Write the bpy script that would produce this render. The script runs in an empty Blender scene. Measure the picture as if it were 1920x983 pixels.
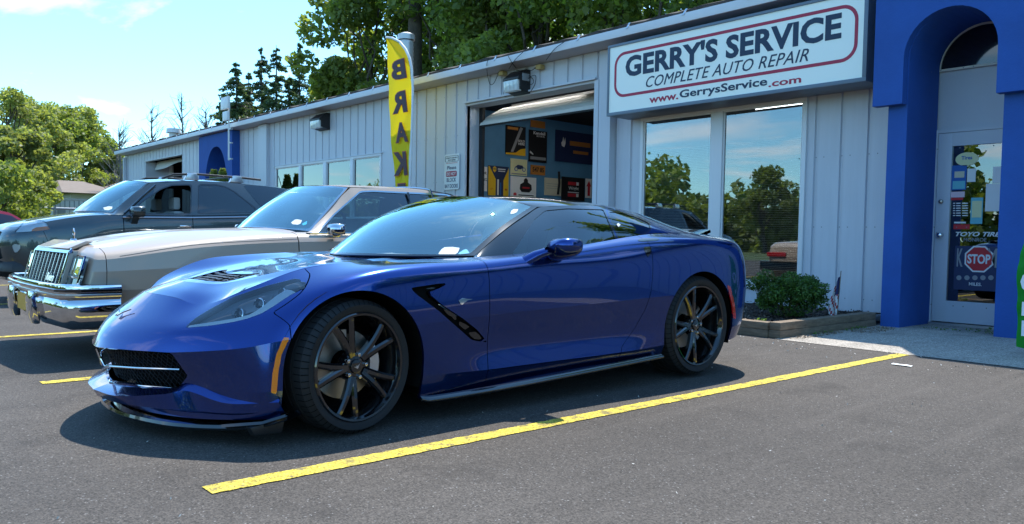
import bpy, bmesh, math, random
import numpy as np
from mathutils import Matrix, Vector
random.seed(7); RNG = np.random.default_rng(7)
SC = bpy.context.scene
COL = SC.collection
# ------------------------------------------------------------------ camera
CAMROT = np.array([[0.660027, 0.751063, 0.016396], [0.046554, -0.019109, -0.998733], [-0.749798, 0.659954, -0.047577]])  # right, down, forward
FPX, CYP, CAMH = 1497.16, 516.78, 0.95
cd = bpy.data.cameras.new('camera'); cam = bpy.data.objects.new('camera', cd); COL.objects.link(cam)
cd.sensor_fit = 'HORIZONTAL'; cd.sensor_width = 36.0; cd.lens = FPX/1920*36
cd.shift_y = (CYP-491.5)/1920; cd.clip_start = 0.05; cd.clip_end = 3000
_m = Matrix([list(CAMROT[0]), list(-CAMROT[1]), list(-CAMROT[2])]).transposed().to_4x4()
_m.translation = (0, 0, CAMH); cam.matrix_world = _m
SC.camera = cam
def to_photo(P):                       # world points -> photograph coordinates (used to trace outlines on the real surfaces)
    P = np.asarray(P, float) - np.array([0, 0, CAMH]); V = P @ CAMROT.T
    return np.stack([FPX*V[:, 0]/V[:, 2]+960, FPX*V[:, 1]/V[:, 2]+CYP], 1)
def ray(px, py): return CAMROT.T @ np.array([(px-960)/FPX, (py-CYP)/FPX, 1.0])
def on_y(px, py, Y): d = ray(px, py); return np.array([0, 0, CAMH]) + d*(Y/d[1])
def on_x(px, py, X): d = ray(px, py); return np.array([0, 0, CAMH]) + d*(X/d[0])
def on_z(px, py, Z=0.): d = ray(px, py); return np.array([0, 0, CAMH]) + d*((Z-CAMH)/d[2])
# ------------------------------------------------------------------ sun and sky
SUNV = Vector((-0.29, 0.43, 1.0)).normalized()
ELEV = math.asin(SUNV.z); AZ = math.atan2(SUNV.x, SUNV.y)
sl = bpy.data.lights.new('sun', 'SUN'); sl.energy = 3.1; sl.angle = math.radians(0.53); sl.color = (1.0, 0.955, 0.88)
so = bpy.data.objects.new('sun', sl); COL.objects.link(so); so.rotation_euler = SUNV.to_track_quat('Z', 'Y').to_euler()
so.location = (0, 0, 40)
W = bpy.data.worlds.new("World"); SC.world = W; W.use_nodes = True
wn, wl = W.node_tree.nodes, W.node_tree.links
for n in list(wn): wn.remove(n)
wo = wn.new('ShaderNodeOutputWorld'); bg = wn.new('ShaderNodeBackground'); bg.inputs[1].default_value = 0.15
sky = wn.new('ShaderNodeTexSky'); sky.sky_type = 'NISHITA'; sky.sun_disc = False
sky.sun_elevation = ELEV; sky.sun_rotation = AZ
sky.air_density = 1.0; sky.dust_density = 0.25; sky.ozone_density = 1.6; sky.altitude = 100
tc = wn.new('ShaderNodeTexCoord')
tint = wn.new('ShaderNodeMix'); tint.data_type = 'RGBA'; tint.blend_type = 'MULTIPLY'; tint.inputs[0].default_value = 1
tint.inputs[7].default_value = (0.60, 0.94, 1.06, 1)
wl.new(sky.outputs[0], tint.inputs[6])
# clouds: flattened noise on the sky dome, cumulus banks low down, thin wisps higher
sep = wn.new('ShaderNodeSeparateXYZ'); wl.new(tc.outputs['Generated'], sep.inputs[0])
zz = wn.new('ShaderNodeMath'); zz.operation = 'MAXIMUM'; zz.inputs[1].default_value = 0.02; wl.new(sep.outputs[2], zz.inputs[0])
za = wn.new('ShaderNodeMath'); za.operation = 'ADD'; za.inputs[1].default_value = 0.12; wl.new(zz.outputs[0], za.inputs[0])
dv = wn.new('ShaderNodeVectorMath'); dv.operation = 'DIVIDE'; wl.new(tc.outputs['Generated'], dv.inputs[0])
cb = wn.new('ShaderNodeCombineXYZ')
for i in range(3): wl.new(za.outputs[0], cb.inputs[i])
wl.new(cb.outputs[0], dv.inputs[1])
cn = wn.new('ShaderNodeTexNoise'); cn.inputs['Scale'].default_value = 1.05; cn.inputs['Detail'].default_value = 9; cn.inputs['Roughness'].default_value = 0.56; cn.inputs['Distortion'].default_value = 0.25
mp = wn.new('ShaderNodeMapping'); mp.inputs['Location'].default_value = (3.1, 7.7, 0.4); mp.inputs['Scale'].default_value = (0.75, 1.15, 1.0)
wl.new(dv.outputs[0], mp.inputs[0]); wl.new(mp.outputs[0], cn.inputs['Vector'])
cr = wn.new('ShaderNodeValToRGB'); cr.color_ramp.elements[0].position = 0.56; cr.color_ramp.elements[1].position = 0.70
wl.new(cn.outputs[0], cr.inputs[0])
cm = wn.new('ShaderNodeMix'); cm.data_type = 'RGBA'; cm.inputs[7].default_value = (6.0, 6.2, 6.4, 1)
fm = wn.new('ShaderNodeMath'); fm.operation = 'MULTIPLY'; fm.inputs[1].default_value = 0.85; wl.new(cr.outputs[0], fm.inputs[0])
wl.new(fm.outputs[0], cm.inputs[0]); wl.new(tint.outputs[2], cm.inputs[6])
wl.new(cm.outputs[2], bg.inputs[0]); wl.new(bg.outputs[0], wo.inputs[0])
SC.view_settings.view_transform = 'Standard'; SC.view_settings.look = 'None'
SC.view_settings.exposure = 1.28; SC.view_settings.gamma = 1.0
try: SC.view_settings.use_curve_mapping = False
except Exception: pass
SC.cycles.max_bounces = 8; SC.cycles.transparent_max_bounces = 16; SC.cycles.caustics_reflective = False; SC.cycles.caustics_refractive = False
# ------------------------------------------------------------------ materials
MAT = {}
def mat(name, col, rough=0.5, metal=0.0, coat=0.0, spec=0.5, emit=None, **k):
    m = bpy.data.materials.new(name); m.use_nodes = True; b = m.node_tree.nodes['Principled BSDF']
    b.inputs['Base Color'].default_value = (*col, 1); b.inputs['Roughness'].default_value = rough
    b.inputs['Metallic'].default_value = metal; b.inputs['Coat Weight'].default_value = coat; b.inputs['Coat Roughness'].default_value = 0.03
    b.inputs['Specular IOR Level'].default_value = spec
    if emit: b.inputs['Emission Color'].default_value = (*emit[:3], 1); b.inputs['Emission Strength'].default_value = emit[3]
    nt = m.node_tree
    var = k.get('var')                 # (scale, amount) colour variation
    if var:
        t = nt.nodes.new('ShaderNodeTexCoord'); n = nt.nodes.new('ShaderNodeTexNoise'); n.inputs['Scale'].default_value = var[0]; n.inputs['Detail'].default_value = 8; n.inputs['Roughness'].default_value = 0.65
        if 'stretch' in k:
            mpn = nt.nodes.new('ShaderNodeMapping'); mpn.inputs['Scale'].default_value = k['stretch']; nt.links.new(t.outputs['Object'], mpn.inputs[0]); nt.links.new(mpn.outputs[0], n.inputs['Vector'])
        else: nt.links.new(t.outputs['Object'], n.inputs['Vector'])
        r = nt.nodes.new('ShaderNodeMapRange'); r.inputs[1].default_value = 0.3; r.inputs[2].default_value = 0.7; r.inputs[3].default_value = 1-var[1]; r.inputs[4].default_value = 1+var[1]
        nt.links.new(n.outputs[0], r.inputs[0])
        x = nt.nodes.new('ShaderNodeVectorMath'); x.operation = 'SCALE'; x.inputs[0].default_value = col; nt.links.new(r.outputs[0], x.inputs['Scale'])
        nt.links.new(x.outputs[0], b.inputs['Base Color'])
    bp = k.get('bump')                 # (scale, strength, distance)
    if bp:
        t = nt.nodes.new('ShaderNodeTexCoord'); n = nt.nodes.new('ShaderNodeTexNoise'); n.inputs['Scale'].default_value = bp[0]; n.inputs['Detail'].default_value = 5
        nt.links.new(t.outputs['Object'], n.inputs['Vector'])
        u = nt.nodes.new('ShaderNodeBump'); u.inputs['Strength'].default_value = bp[1]; u.inputs['Distance'].default_value = bp[2]
        nt.links.new(n.outputs[0], u.inputs['Height']); nt.links.new(u.outputs[0], b.inputs['Normal'])
    MAT[name] = m; return m
def glass(name, tint=(0.6, 0.75, 0.75), refl=1.0, base=0.04, rough=0.0, tone=(0.95, 0.98, 1)):
    """thin sheet: what is behind shows through tinted, the sky mirrors on it by Fresnel"""
    m = bpy.data.materials.new(name); m.use_nodes = True; nt = m.node_tree
    for n in list(nt.nodes): nt.nodes.remove(n)
    o = nt.nodes.new('ShaderNodeOutputMaterial'); mx = nt.nodes.new('ShaderNodeMixShader')
    t = nt.nodes.new('ShaderNodeBsdfTransparent'); t.inputs[0].default_value = (*tint, 1)
    g = nt.nodes.new('ShaderNodeBsdfGlossy'); g.inputs['Roughness'].default_value = rough; g.inputs[0].default_value = (*tone, 1)
    f = nt.nodes.new('ShaderNodeFresnel'); f.inputs[0].default_value = 1.5
    a = nt.nodes.new('ShaderNodeMath'); a.operation = 'MULTIPLY_ADD'; a.inputs[1].default_value = refl; a.inputs[2].default_value = base; a.use_clamp = True
    nt.links.new(f.outputs[0], a.inputs[0]); nt.links.new(a.outputs[0], mx.inputs[0])
    nt.links.new(t.outputs[0], mx.inputs[1]); nt.links.new(g.outputs[0], mx.inputs[2]); nt.links.new(mx.outputs[0], o.inputs[0])
    MAT[name] = m; return m
def leafmat(name, c1, c2, trans=0.35, sc=0.6):
    m = bpy.data.materials.new(name); m.use_nodes = True; nt = m.node_tree
    for n in list(nt.nodes): nt.nodes.remove(n)
    o = nt.nodes.new('ShaderNodeOutputMaterial'); mx = nt.nodes.new('ShaderNodeMixShader'); mx.inputs[0].default_value = trans
    d = nt.nodes.new('ShaderNodeBsdfPrincipled'); d.inputs['Roughness'].default_value = 0.55; tr = nt.nodes.new('ShaderNodeBsdfTranslucent')
    g = nt.nodes.new('ShaderNodeNewGeometry'); r = nt.nodes.new('ShaderNodeValToRGB')
    r.color_ramp.elements[0].color = (*c1, 1); r.color_ramp.elements[1].color = (*c2, 1)
    nt.links.new(g.outputs['Random Per Island'], r.inputs[0])
    h = nt.nodes.new('ShaderNodeMix'); h.data_type = 'RGBA'; h.blend_type = 'MULTIPLY'; h.inputs[0].default_value = 1
    t = nt.nodes.new('ShaderNodeTexCoord'); n = nt.nodes.new('ShaderNodeTexNoise'); n.inputs['Scale'].default_value = sc; nt.links.new(t.outputs['Object'], n.inputs['Vector'])
    q = nt.nodes.new('ShaderNodeMapRange'); q.inputs[1].default_value = 0.35; q.inputs[2].default_value = 0.65; q.inputs[3].default_value = 0.75; q.inputs[4].default_value = 1.25
    nt.links.new(n.outputs[0], q.inputs[0]); nt.links.new(r.outputs[0], h.inputs[6]); nt.links.new(q.outputs[0], h.inputs[7])
    nt.links.new(h.outputs[2], d.inputs['Base Color'])
    s = nt.nodes.new('ShaderNodeMix'); s.data_type = 'RGBA'; s.blend_type = 'MULTIPLY'; s.inputs[0].default_value = 1; s.inputs[7].default_value = (1.5, 1.5, 0.6, 1)
    nt.links.new(h.outputs[2], s.inputs[6]); nt.links.new(s.outputs[2], tr.inputs[0])
    nt.links.new(d.outputs[0], mx.inputs[1]); nt.links.new(tr.outputs[0], mx.inputs[2]); nt.links.new(mx.outputs[0], o.inputs[0])
    MAT[name] = m; return m
# ------------------------------------------------------------------ mesh helpers
def tag(o, label=None, cat=None, group=None, kind=None):
    if label: o['label'] = label
    if cat: o['category'] = cat
    if group: o['group'] = group
    if kind: o['kind'] = kind
    return o
def thing(name, label, cat, loc=(0, 0, 0), rz=0.0, group=None):
    o = bpy.data.objects.new(name, None); COL.objects.link(o); o.location = loc; o.rotation_euler = (0, 0, rz)
    o.empty_display_size = 0.2
    return tag(o, label, cat, group)
def link(name, me, parent=None, loc=(0, 0, 0), rot=(0, 0, 0)):
    o = bpy.data.objects.new(name, me); COL.objects.link(o); o.parent = parent; o.location = loc; o.rotation_euler = rot
    return o
class MB:
    def __init__(s): s.v = []; s.f = []
    def add(s, vs, fs):
        b = len(s.v); s.v += [tuple(map(float, p)) for p in vs]; s.f += [tuple(b+i for i in f) for f in fs]; return s
    def box(s, x0, x1, y0, y1, z0, z1):
        return s.add([(x0, y0, z0), (x1, y0, z0), (x1, y1, z0), (x0, y1, z0), (x0, y0, z1), (x1, y0, z1), (x1, y1, z1), (x0, y1, z1)],
                     [(3, 2, 1, 0), (4, 5, 6, 7), (0, 1, 5, 4), (1, 2, 6, 5), (2, 3, 7, 6), (3, 0, 4, 7)])
    def quad(s, a, b, c, d): return s.add([a, b, c, d], [(0, 1, 2, 3)])
    def prism(s, poly, ax, a, b):          # poly in the other two axes (order kept x,y,z), extruded from a to b along ax
        n = len(poly)
        def P(p, t): q = list(p); q.insert(ax, t); return q
        vs = [P(p, a) for p in poly]+[P(p, b) for p in poly]
        return s.add(vs, [tuple(range(n))[::-1], tuple(range(n, 2*n))]+[(i, (i+1) % n, n+(i+1) % n, n+i) for i in range(n)])
    def tube(s, pts, r, seg=8, caps=True, radii=None):
        pts = [Vector(p) for p in pts]; n = len(pts); rings = []; up = Vector((0, 0, 1)); prev = None
        for i, p in enumerate(pts):
            d = (pts[min(i+1, n-1)]-pts[max(i-1, 0)]).normalized()
            a = prev if prev is not None else (d.cross(up) if abs(d.z) < 0.95 else d.cross(Vector((1, 0, 0))))
            a = (a - d*a.dot(d)).normalized(); prev = a; b = d.cross(a); rr = radii[i] if radii else r
            rings.append([p+(a*math.cos(2*math.pi*k/seg)+b*math.sin(2*math.pi*k/seg))*rr for k in range(seg)])
        vs = [q for R in rings for q in R]; fs = []
        for i in range(n-1):
            for k in range(seg): fs.append((i*seg+k, i*seg+(k+1) % seg, (i+1)*seg+(k+1) % seg, (i+1)*seg+k))
        if caps: fs += [tuple(range(seg))[::-1], tuple((n-1)*seg+k for k in range(seg))]
        return s.add(vs, fs)
    def cyl(s, c, r, h, ax=2, seg=16, r2=None):
        r2 = r if r2 is None else r2; vs = []
        for t, rr in ((0, r), (h, r2)):
            for k in range(seg):
                a = 2*math.pi*k/seg; p = [math.cos(a)*rr, math.sin(a)*rr]; p.insert(ax, t); vs.append([p[i]+c[i] for i in range(3)])
        return s.add(vs, [tuple(range(seg))[::-1], tuple(range(seg, 2*seg))]+[(k, (k+1) % seg, seg+(k+1) % seg, seg+k) for k in range(seg)])
    def revolve(s, prof, seg=48, ax=0, a0=0, a1=2*math.pi):    # prof = [(t along axis, radius)]
        full = abs(a1-a0-2*math.pi) < 1e-6; m = seg if full else seg+1; n = len(prof); vs = []
        for k in range(m):
            a = a0+(a1-a0)*k/seg
            for t, r in prof: p = [math.cos(a)*r, math.sin(a)*r]; p.insert(ax, t); vs.append(p)
        fs = []
        for k in range(seg):
            k2 = (k+1) % m
            for i in range(n-1): fs.append((k*n+i, k2*n+i, k2*n+i+1, k*n+i+1))
        return s.add(vs, fs)
    def grid(s, G):                        # G[i][j] points
        ni, nj = len(G), len(G[0])
        return s.add([p for r in G for p in r], [(i*nj+j, i*nj+j+1, (i+1)*nj+j+1, (i+1)*nj+j) for i in range(ni-1) for j in range(nj-1)])
    def mesh(s, name, m, smooth=False, bevel=0, seg=2, recalc=True):
        me = bpy.data.meshes.new(name); me.from_pydata(s.v, [], s.f); me.update()
        if recalc or bevel:
            bm = bmesh.new(); bm.from_mesh(me)
            if recalc: bmesh.ops.recalc_face_normals(bm, faces=bm.faces)
            if bevel:
                ed = [e for e in bm.edges if len(e.link_faces) == 2 and e.calc_face_angle(0) > 0.6]
                bmesh.ops.bevel(bm, geom=ed, offset=bevel, segments=seg, affect='EDGES', profile=0.6, clamp_overlap=True)
            bm.to_mesh(me); bm.free()
        if smooth or bevel:
            me.polygons.foreach_set('use_smooth', [True]*len(me.polygons))
            try: me.set_sharp_from_angle(angle=math.radians(smooth if smooth not in (True, False) else 35))
            except Exception: pass
        if m: me.materials.append(MAT[m] if isinstance(m, str) else m)
        return me
    def build(s, name, m, parent=None, smooth=False, bevel=0, loc=(0, 0, 0), rot=(0, 0, 0), recalc=True):
        return link(name, s.mesh(name, m, smooth, bevel, recalc=recalc), parent, loc, rot)
def spline(pts, n, closed=False):
    """Catmull-Rom through pts, n samples per span"""
    P = np.array(pts, float); out = []; K = len(P)
    for i in range(K if closed else K-1):
        if closed: a, b, c, d = P[(i-1) % K], P[i], P[(i+1) % K], P[(i+2) % K]
        else: b, c = P[i], P[i+1]; a = P[i-1] if i else 2*b-c; d = P[i+2] if i+2 < K else 2*c-b
        for k in range(n):
            t = k/n; out.append(0.5*((2*b)+(-a+c)*t+(2*a-5*b+4*c-d)*t*t+(-a+3*b-3*c+d)*t**3))
    if not closed: out.append(P[-1])
    return np.array(out)
class Patch:
    """vertices with master normals, cut by signed distance fields, so that panels of one surface share its shading"""
    def __init__(s, V, F, N): s.V = np.asarray(V, float); s.F = F; s.N = np.asarray(N, float)
    @staticmethod
    def from_grid(G):
        G = np.asarray(G, float); ni, nj = G.shape[:2]
        du = np.gradient(G, axis=0); dv = np.gradient(G, axis=1); N = np.cross(du, dv); L = np.linalg.norm(N, axis=2, keepdims=True)
        bad = L[..., 0] < 1e-12; L[L < 1e-12] = 1; N = N/L
        if bad.any(): N[bad] = [0, 0, 1]
        F = [(i*nj+j, (i+1)*nj+j, (i+1)*nj+j+1, i*nj+j+1) for i in range(ni-1) for j in range(nj-1)]
        return Patch(G.reshape(-1, 3), F, N.reshape(-1, 3))
    @staticmethod
    def join(ps):
        V = np.concatenate([p.V for p in ps]); N = np.concatenate([p.N for p in ps]); F = []; b = 0
        for p in ps: F += [tuple(b+i for i in f) for f in p.F]; b += len(p.V)
        return Patch(V, F, N)
    def mirror(s):
        V = s.V.copy(); V[:, 0] *= -1; N = s.N.copy(); N[:, 0] *= -1
        return Patch(V, [f[::-1] for f in s.F], N)
    def flip(s): return Patch(s.V, [f[::-1] for f in s.F], -s.N)
    def face_out(s, c):
        d = np.einsum('ij,ij->i', s.V-np.array(c), s.N).sum()
        return s.flip() if False else (Patch(s.V, s.F, s.N) if d > 0 else Patch(s.V, [f[::-1] for f in s.F], -s.N))
    def cut(s, phi):                       # -> (part where phi<0, part where phi>=0)
        phi = np.where(np.abs(phi) < 1e-7, 1e-7, phi); res = []
        for sgn in (-1, 1):
            ph = phi*sgn*-1 if False else (phi if sgn == -1 else -phi)   # keep ph<0
            inside = ph < 0; V = []; N = []; mp = {}; F = []
            def gv(i):
                if i not in mp: mp[i] = len(V); V.append(s.V[i]); N.append(s.N[i])
                return mp[i]
            def ge(i, j):
                k = (i, j) if i < j else (j, i)
                if k not in mp:
                    a, b = k; t = ph[a]/(ph[a]-ph[b]); mp[k] = len(V)
                    V.append(s.V[a]+(s.V[b]-s.V[a])*t); n = s.N[a]+(s.N[b]-s.N[a])*t; N.append(n/max(1e-9, np.linalg.norm(n)))
                return mp[k]
            for f in s.F:
                ins = [inside[i] for i in f]
                if all(ins): F.append(tuple(gv(i) for i in f)); continue
                if not any(ins): continue
                o = []
                for a in range(len(f)):
                    i, j = f[a], f[(a+1) % len(f)]
                    if inside[i]: o.append(gv(i))
                    if inside[i] != inside[j]: o.append(ge(i, j))
                if len(o) >= 3: F.append(tuple(o))
            res.append(Patch(np.array(V).reshape(-1, 3), F, np.array(N).reshape(-1, 3)))
        return res
    def offset(s, d): return Patch(s.V+s.N*d, s.F, s.N)
    def shell(s, d=0.014):
        """add a rim of thickness d round every open edge so that panels have real edges"""
        cnt = {}
        for f in s.F:
            for a in range(len(f)):
                i, j = f[a], f[(a+1) % len(f)]; k = (min(i, j), max(i, j)); cnt.setdefault(k, []).append((i, j))
        bd = [e[0] for e in cnt.values() if len(e) == 1]
        # weld test: edges that coincide with another border edge (creases) get no rim
        key = lambda i: tuple(np.round(s.V[i], 5)); ek = {}
        for i, j in bd: ek.setdefault(frozenset((key(i), key(j))), []).append((i, j))
        V = list(s.V); N = list(s.N); F = list(s.F)
        for es in ek.values():
            if len(es) > 1: continue
            i, j = es[0]
            if abs(s.V[i][0]) < 1e-4 and abs(s.V[j][0]) < 1e-4: continue
            e = s.V[j]-s.V[i]; n = np.cross(s.N[i], e); l = np.linalg.norm(n)
            if l < 1e-9: continue
            n = -n/l; b = len(V)
            V += [s.V[i], s.V[j], s.V[j]-s.N[j]*d, s.V[i]-s.N[i]*d]; N += [n]*4; F.append((b+1, b, b+3, b+2))
        return Patch(np.array(V), F, np.array(N))
    def build(s, name, m, parent=None, shell=0):
        if not len(s.F): return None
        p = s.shell(shell) if shell else s
        me = bpy.data.meshes.new(name); me.from_pydata([tuple(v) for v in p.V], [], p.F)
        me.polygons.foreach_set('use_smooth', [True]*len(me.polygons)); me.update()
        me.normals_split_custom_set_from_vertices([tuple(n) for n in p.N])
        me.materials.append(MAT[m] if isinstance(m, str) else m)
        return link(name, me, parent)
def smooth_grid(G, it, ax0=True, ax1=True):
    G = G.copy()
    for _ in range(it):
        H = G.copy()
        if ax0: H[1:-1] = (G[:-2]+2*G[1:-1]+G[2:])/4
        if ax1: K = H.copy(); K[:, 1:-1] = (H[:, :-2]+2*H[:, 1:-1]+H[:, 2:])/4; H = K
        G = H
    return G
def loft(rows, nu, nv, creases=(), it=6):
    """rows: list of point lists with equal station counts; returns Patches between creases"""
    R = np.array([spline(r, nu) for r in rows]); out = []
    cs = [0]+sorted(creases)+[len(rows)-1]
    for a, b in zip(cs[:-1], cs[1:]):
        C = R[a:b+1]; G = np.array([spline(C[:, i], nv) if b > a+1 else np.linspace(C[0, i], C[1, i], nv+1) for i in range(C.shape[1])])
        G = smooth_grid(G, it); out.append(G)
    # keep shared crease lines identical after smoothing
    return out
def coons(c0, c1, d0, d1, nu=24, nv=12, bulge=(0, 0, 0)):
    """c0,c1: bottom/top curves (left to right); d0,d1: left/right curves (bottom to top)"""
    def rs(c, n):
        s = spline(c, 12) if len(c) > 2 else np.linspace(np.array(c[0], float), np.array(c[1], float), 25)
        L = np.r_[0, np.cumsum(np.linalg.norm(np.diff(s, axis=0), axis=1))]; t = np.linspace(0, L[-1], n+1)
        return np.stack([np.interp(t, L, s[:, k]) for k in range(3)], 1)
    A, B, C, D = rs(c0, nu), rs(c1, nu), rs(d0, nv), rs(d1, nv); u = np.linspace(0, 1, nu+1)[:, None, None]; v = np.linspace(0, 1, nv+1)[None, :, None]
    G = (1-v)*A[:, None]+v*B[:, None]+(1-u)*C[None]+u*D[None]-((1-u)*(1-v)*A[0]+u*(1-v)*A[-1]+(1-u)*v*B[0]+u*v*B[-1])
    return G+np.array(bulge)*16*(u*(1-u))*(v*(1-v))
def sdf(P, poly):
    """signed distance (negative inside) of 2D points to polygon"""
    P = np.asarray(P, float); Q = np.asarray(poly, float); d = np.full(len(P), 1e9); ins = np.zeros(len(P), bool)
    for i in range(len(Q)):
        a, b = Q[i], Q[(i+1) % len(Q)]; e = b-a; w = P-a; t = np.clip((w@e)/(e@e+1e-12), 0, 1)
        d = np.minimum(d, np.linalg.norm(w-t[:, None]*e, axis=1))
        c = ((a[1] <= P[:, 1]) != (b[1] <= P[:, 1])); 
        if abs(b[1]-a[1]) > 1e-12: ins ^= c & (P[:, 0] < (b[0]-a[0])*(P[:, 1]-a[1])/(b[1]-a[1])+a[0])
    return np.where(ins, -d, d)
def text_mesh(txt, size, mname, parent, loc, rot, extrude=0.003, sx=1.0, shear=0.0, offset=0.0, align='CENTER', name='lettering', mirror=False, spacing=1.0):
    c = bpy.data.curves.new(name, 'FONT'); c.body = txt; c.size = size; c.extrude = extrude; c.shear = shear; c.offset = offset; c.align_x = align; c.space_character = spacing
    c.resolution_u = 3
    t = bpy.data.objects.new('t', c); COL.objects.link(t)
    dg = bpy.context.evaluated_depsgraph_get(); me = bpy.data.meshes.new_from_object(t.evaluated_get(dg)); me.name = name
    bpy.data.objects.remove(t); bpy.data.curves.remove(c)
    me.materials.clear(); me.materials.append(MAT[mname])
    me.transform(Matrix.Diagonal((-sx if mirror else sx, 1, 1, 1)))
    return link(name, me, parent, loc, rot)
# ------------------------------------------------------------------ the materials used below
mat('blue_paint', (0.0, 0.032, 0.215), rough=0.18, metal=0.92, coat=1.0)
MAT['blue_paint'].node_tree.nodes['Principled BSDF'].inputs['Coat IOR'].default_value = 1.50
MAT['blue_paint'].node_tree.nodes['Principled BSDF'].inputs['Coat Roughness'].default_value = 0.01
mat('carbon_black', (0.008, 0.009, 0.011), rough=0.12, coat=1.0)
mat('gloss_black', (0.006, 0.006, 0.007), rough=0.08, coat=1.0)
mat('satin_black', (0.012, 0.012, 0.013), rough=0.45)
mat('matt_black', (0.006, 0.006, 0.006), rough=0.9, spec=0.1)
mat('rubber', (0.017, 0.017, 0.018), rough=0.72, spec=0.35, bump=(60, 0.2, 0.002))
mat('chrome', (0.64, 0.65, 0.67), rough=0.05, metal=1.0)
mat('satin_silver', (0.60, 0.61, 0.62), rough=0.28, metal=0.9)
mat('cast_iron', (0.35, 0.33, 0.30), rough=0.35, metal=0.9)
mat('amber', (0.85, 0.22, 0.01), rough=0.15, coat=1.0)
mat('red_lens', (0.5, 0.01, 0.015), rough=0.15, coat=1.0)
mat('white_plastic', (0.75, 0.76, 0.75), rough=0.4)
mat('paper', (0.8, 0.82, 0.78), rough=0.8)
mat('sticker_cyan', (0.05, 0.45, 0.62), rough=0.6)
mat('interior_dark', (0.05, 0.053, 0.058), rough=0.8)
mat('interior_grey', (0.42, 0.44, 0.43), rough=0.8)
mat('lamp_silver', (0.85, 0.88, 0.90), rough=0.3)
mat('lamp_dark', (0.22, 0.24, 0.26), rough=0.3, metal=0.4)
glass('car_glass', (0.42, 0.54, 0.54), refl=1.6, base=0.05)
glass('screen_glass', (0.86, 0.96, 0.97), refl=1.3, base=0.24, tone=(.80, 1.0, 1.0))
glass('lamp_glass', (0.90, 0.93, 0.94), refl=1.0, base=0.02)
glass('dark_glass', (0.10, 0.12, 0.12), refl=1.5, base=0.04)
# ================================================================== ground and paving
mat('siding_paint', (0.555, 0.575, 0.625), rough=0.45, var=(3, 0.05), stretch=(4, 4, .35))
mat('siding_trim', (0.56, 0.58, 0.63), rough=0.4)
mat('fascia_paint', (0.66, 0.67, 0.70), rough=0.4, var=(1.2, 0.05))
mat('soffit_paint', (0.50, 0.50, 0.52), rough=0.5)
mat('window_frame_white', (0.72, 0.73, 0.74), rough=0.4)
mat('window_frame_cream', (0.66, 0.64, 0.58), rough=0.45)
mat('stucco_blue', (0.014, 0.080, 0.33), rough=0.75, var=(2.5, 0.10), bump=(45, 0.35, 0.006))
mat('roof_shingle', (0.055, 0.045, 0.04), rough=0.95, var=(9, 0.4), bump=(30, 1, 0.02))
mat('overhead_door', (0.72, 0.69, 0.63), rough=0.5, var=(2, .06), stretch=(.2, 1, 14))
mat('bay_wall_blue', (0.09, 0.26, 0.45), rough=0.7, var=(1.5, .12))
mat('bay_floor', (0.22, 0.22, 0.21), rough=0.6)
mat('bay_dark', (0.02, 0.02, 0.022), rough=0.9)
mat('timber', (0.20, 0.145, 0.095), rough=0.85, var=(6, .35), stretch=(1, 1, 6), bump=(25, .8, .01))
mat('mulch', (0.035, 0.022, 0.015), rough=0.95, var=(30, .5), bump=(40, 1, .03))
mat('screw_grey', (0.16, 0.17, 0.19), rough=0.5)
mat('lamp_tube', (1, 1, 1), emit=(1, .97, .92, 6))
mat('door_paint', (0.50, 0.54, 0.62), rough=0.4)
glass('window_glass', (0.55, 0.60, 0.62), refl=1.5, base=0.12, rough=0.012)
glass('door_glass', (0.45, 0.50, 0.52), refl=1.6, base=0.09)
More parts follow.
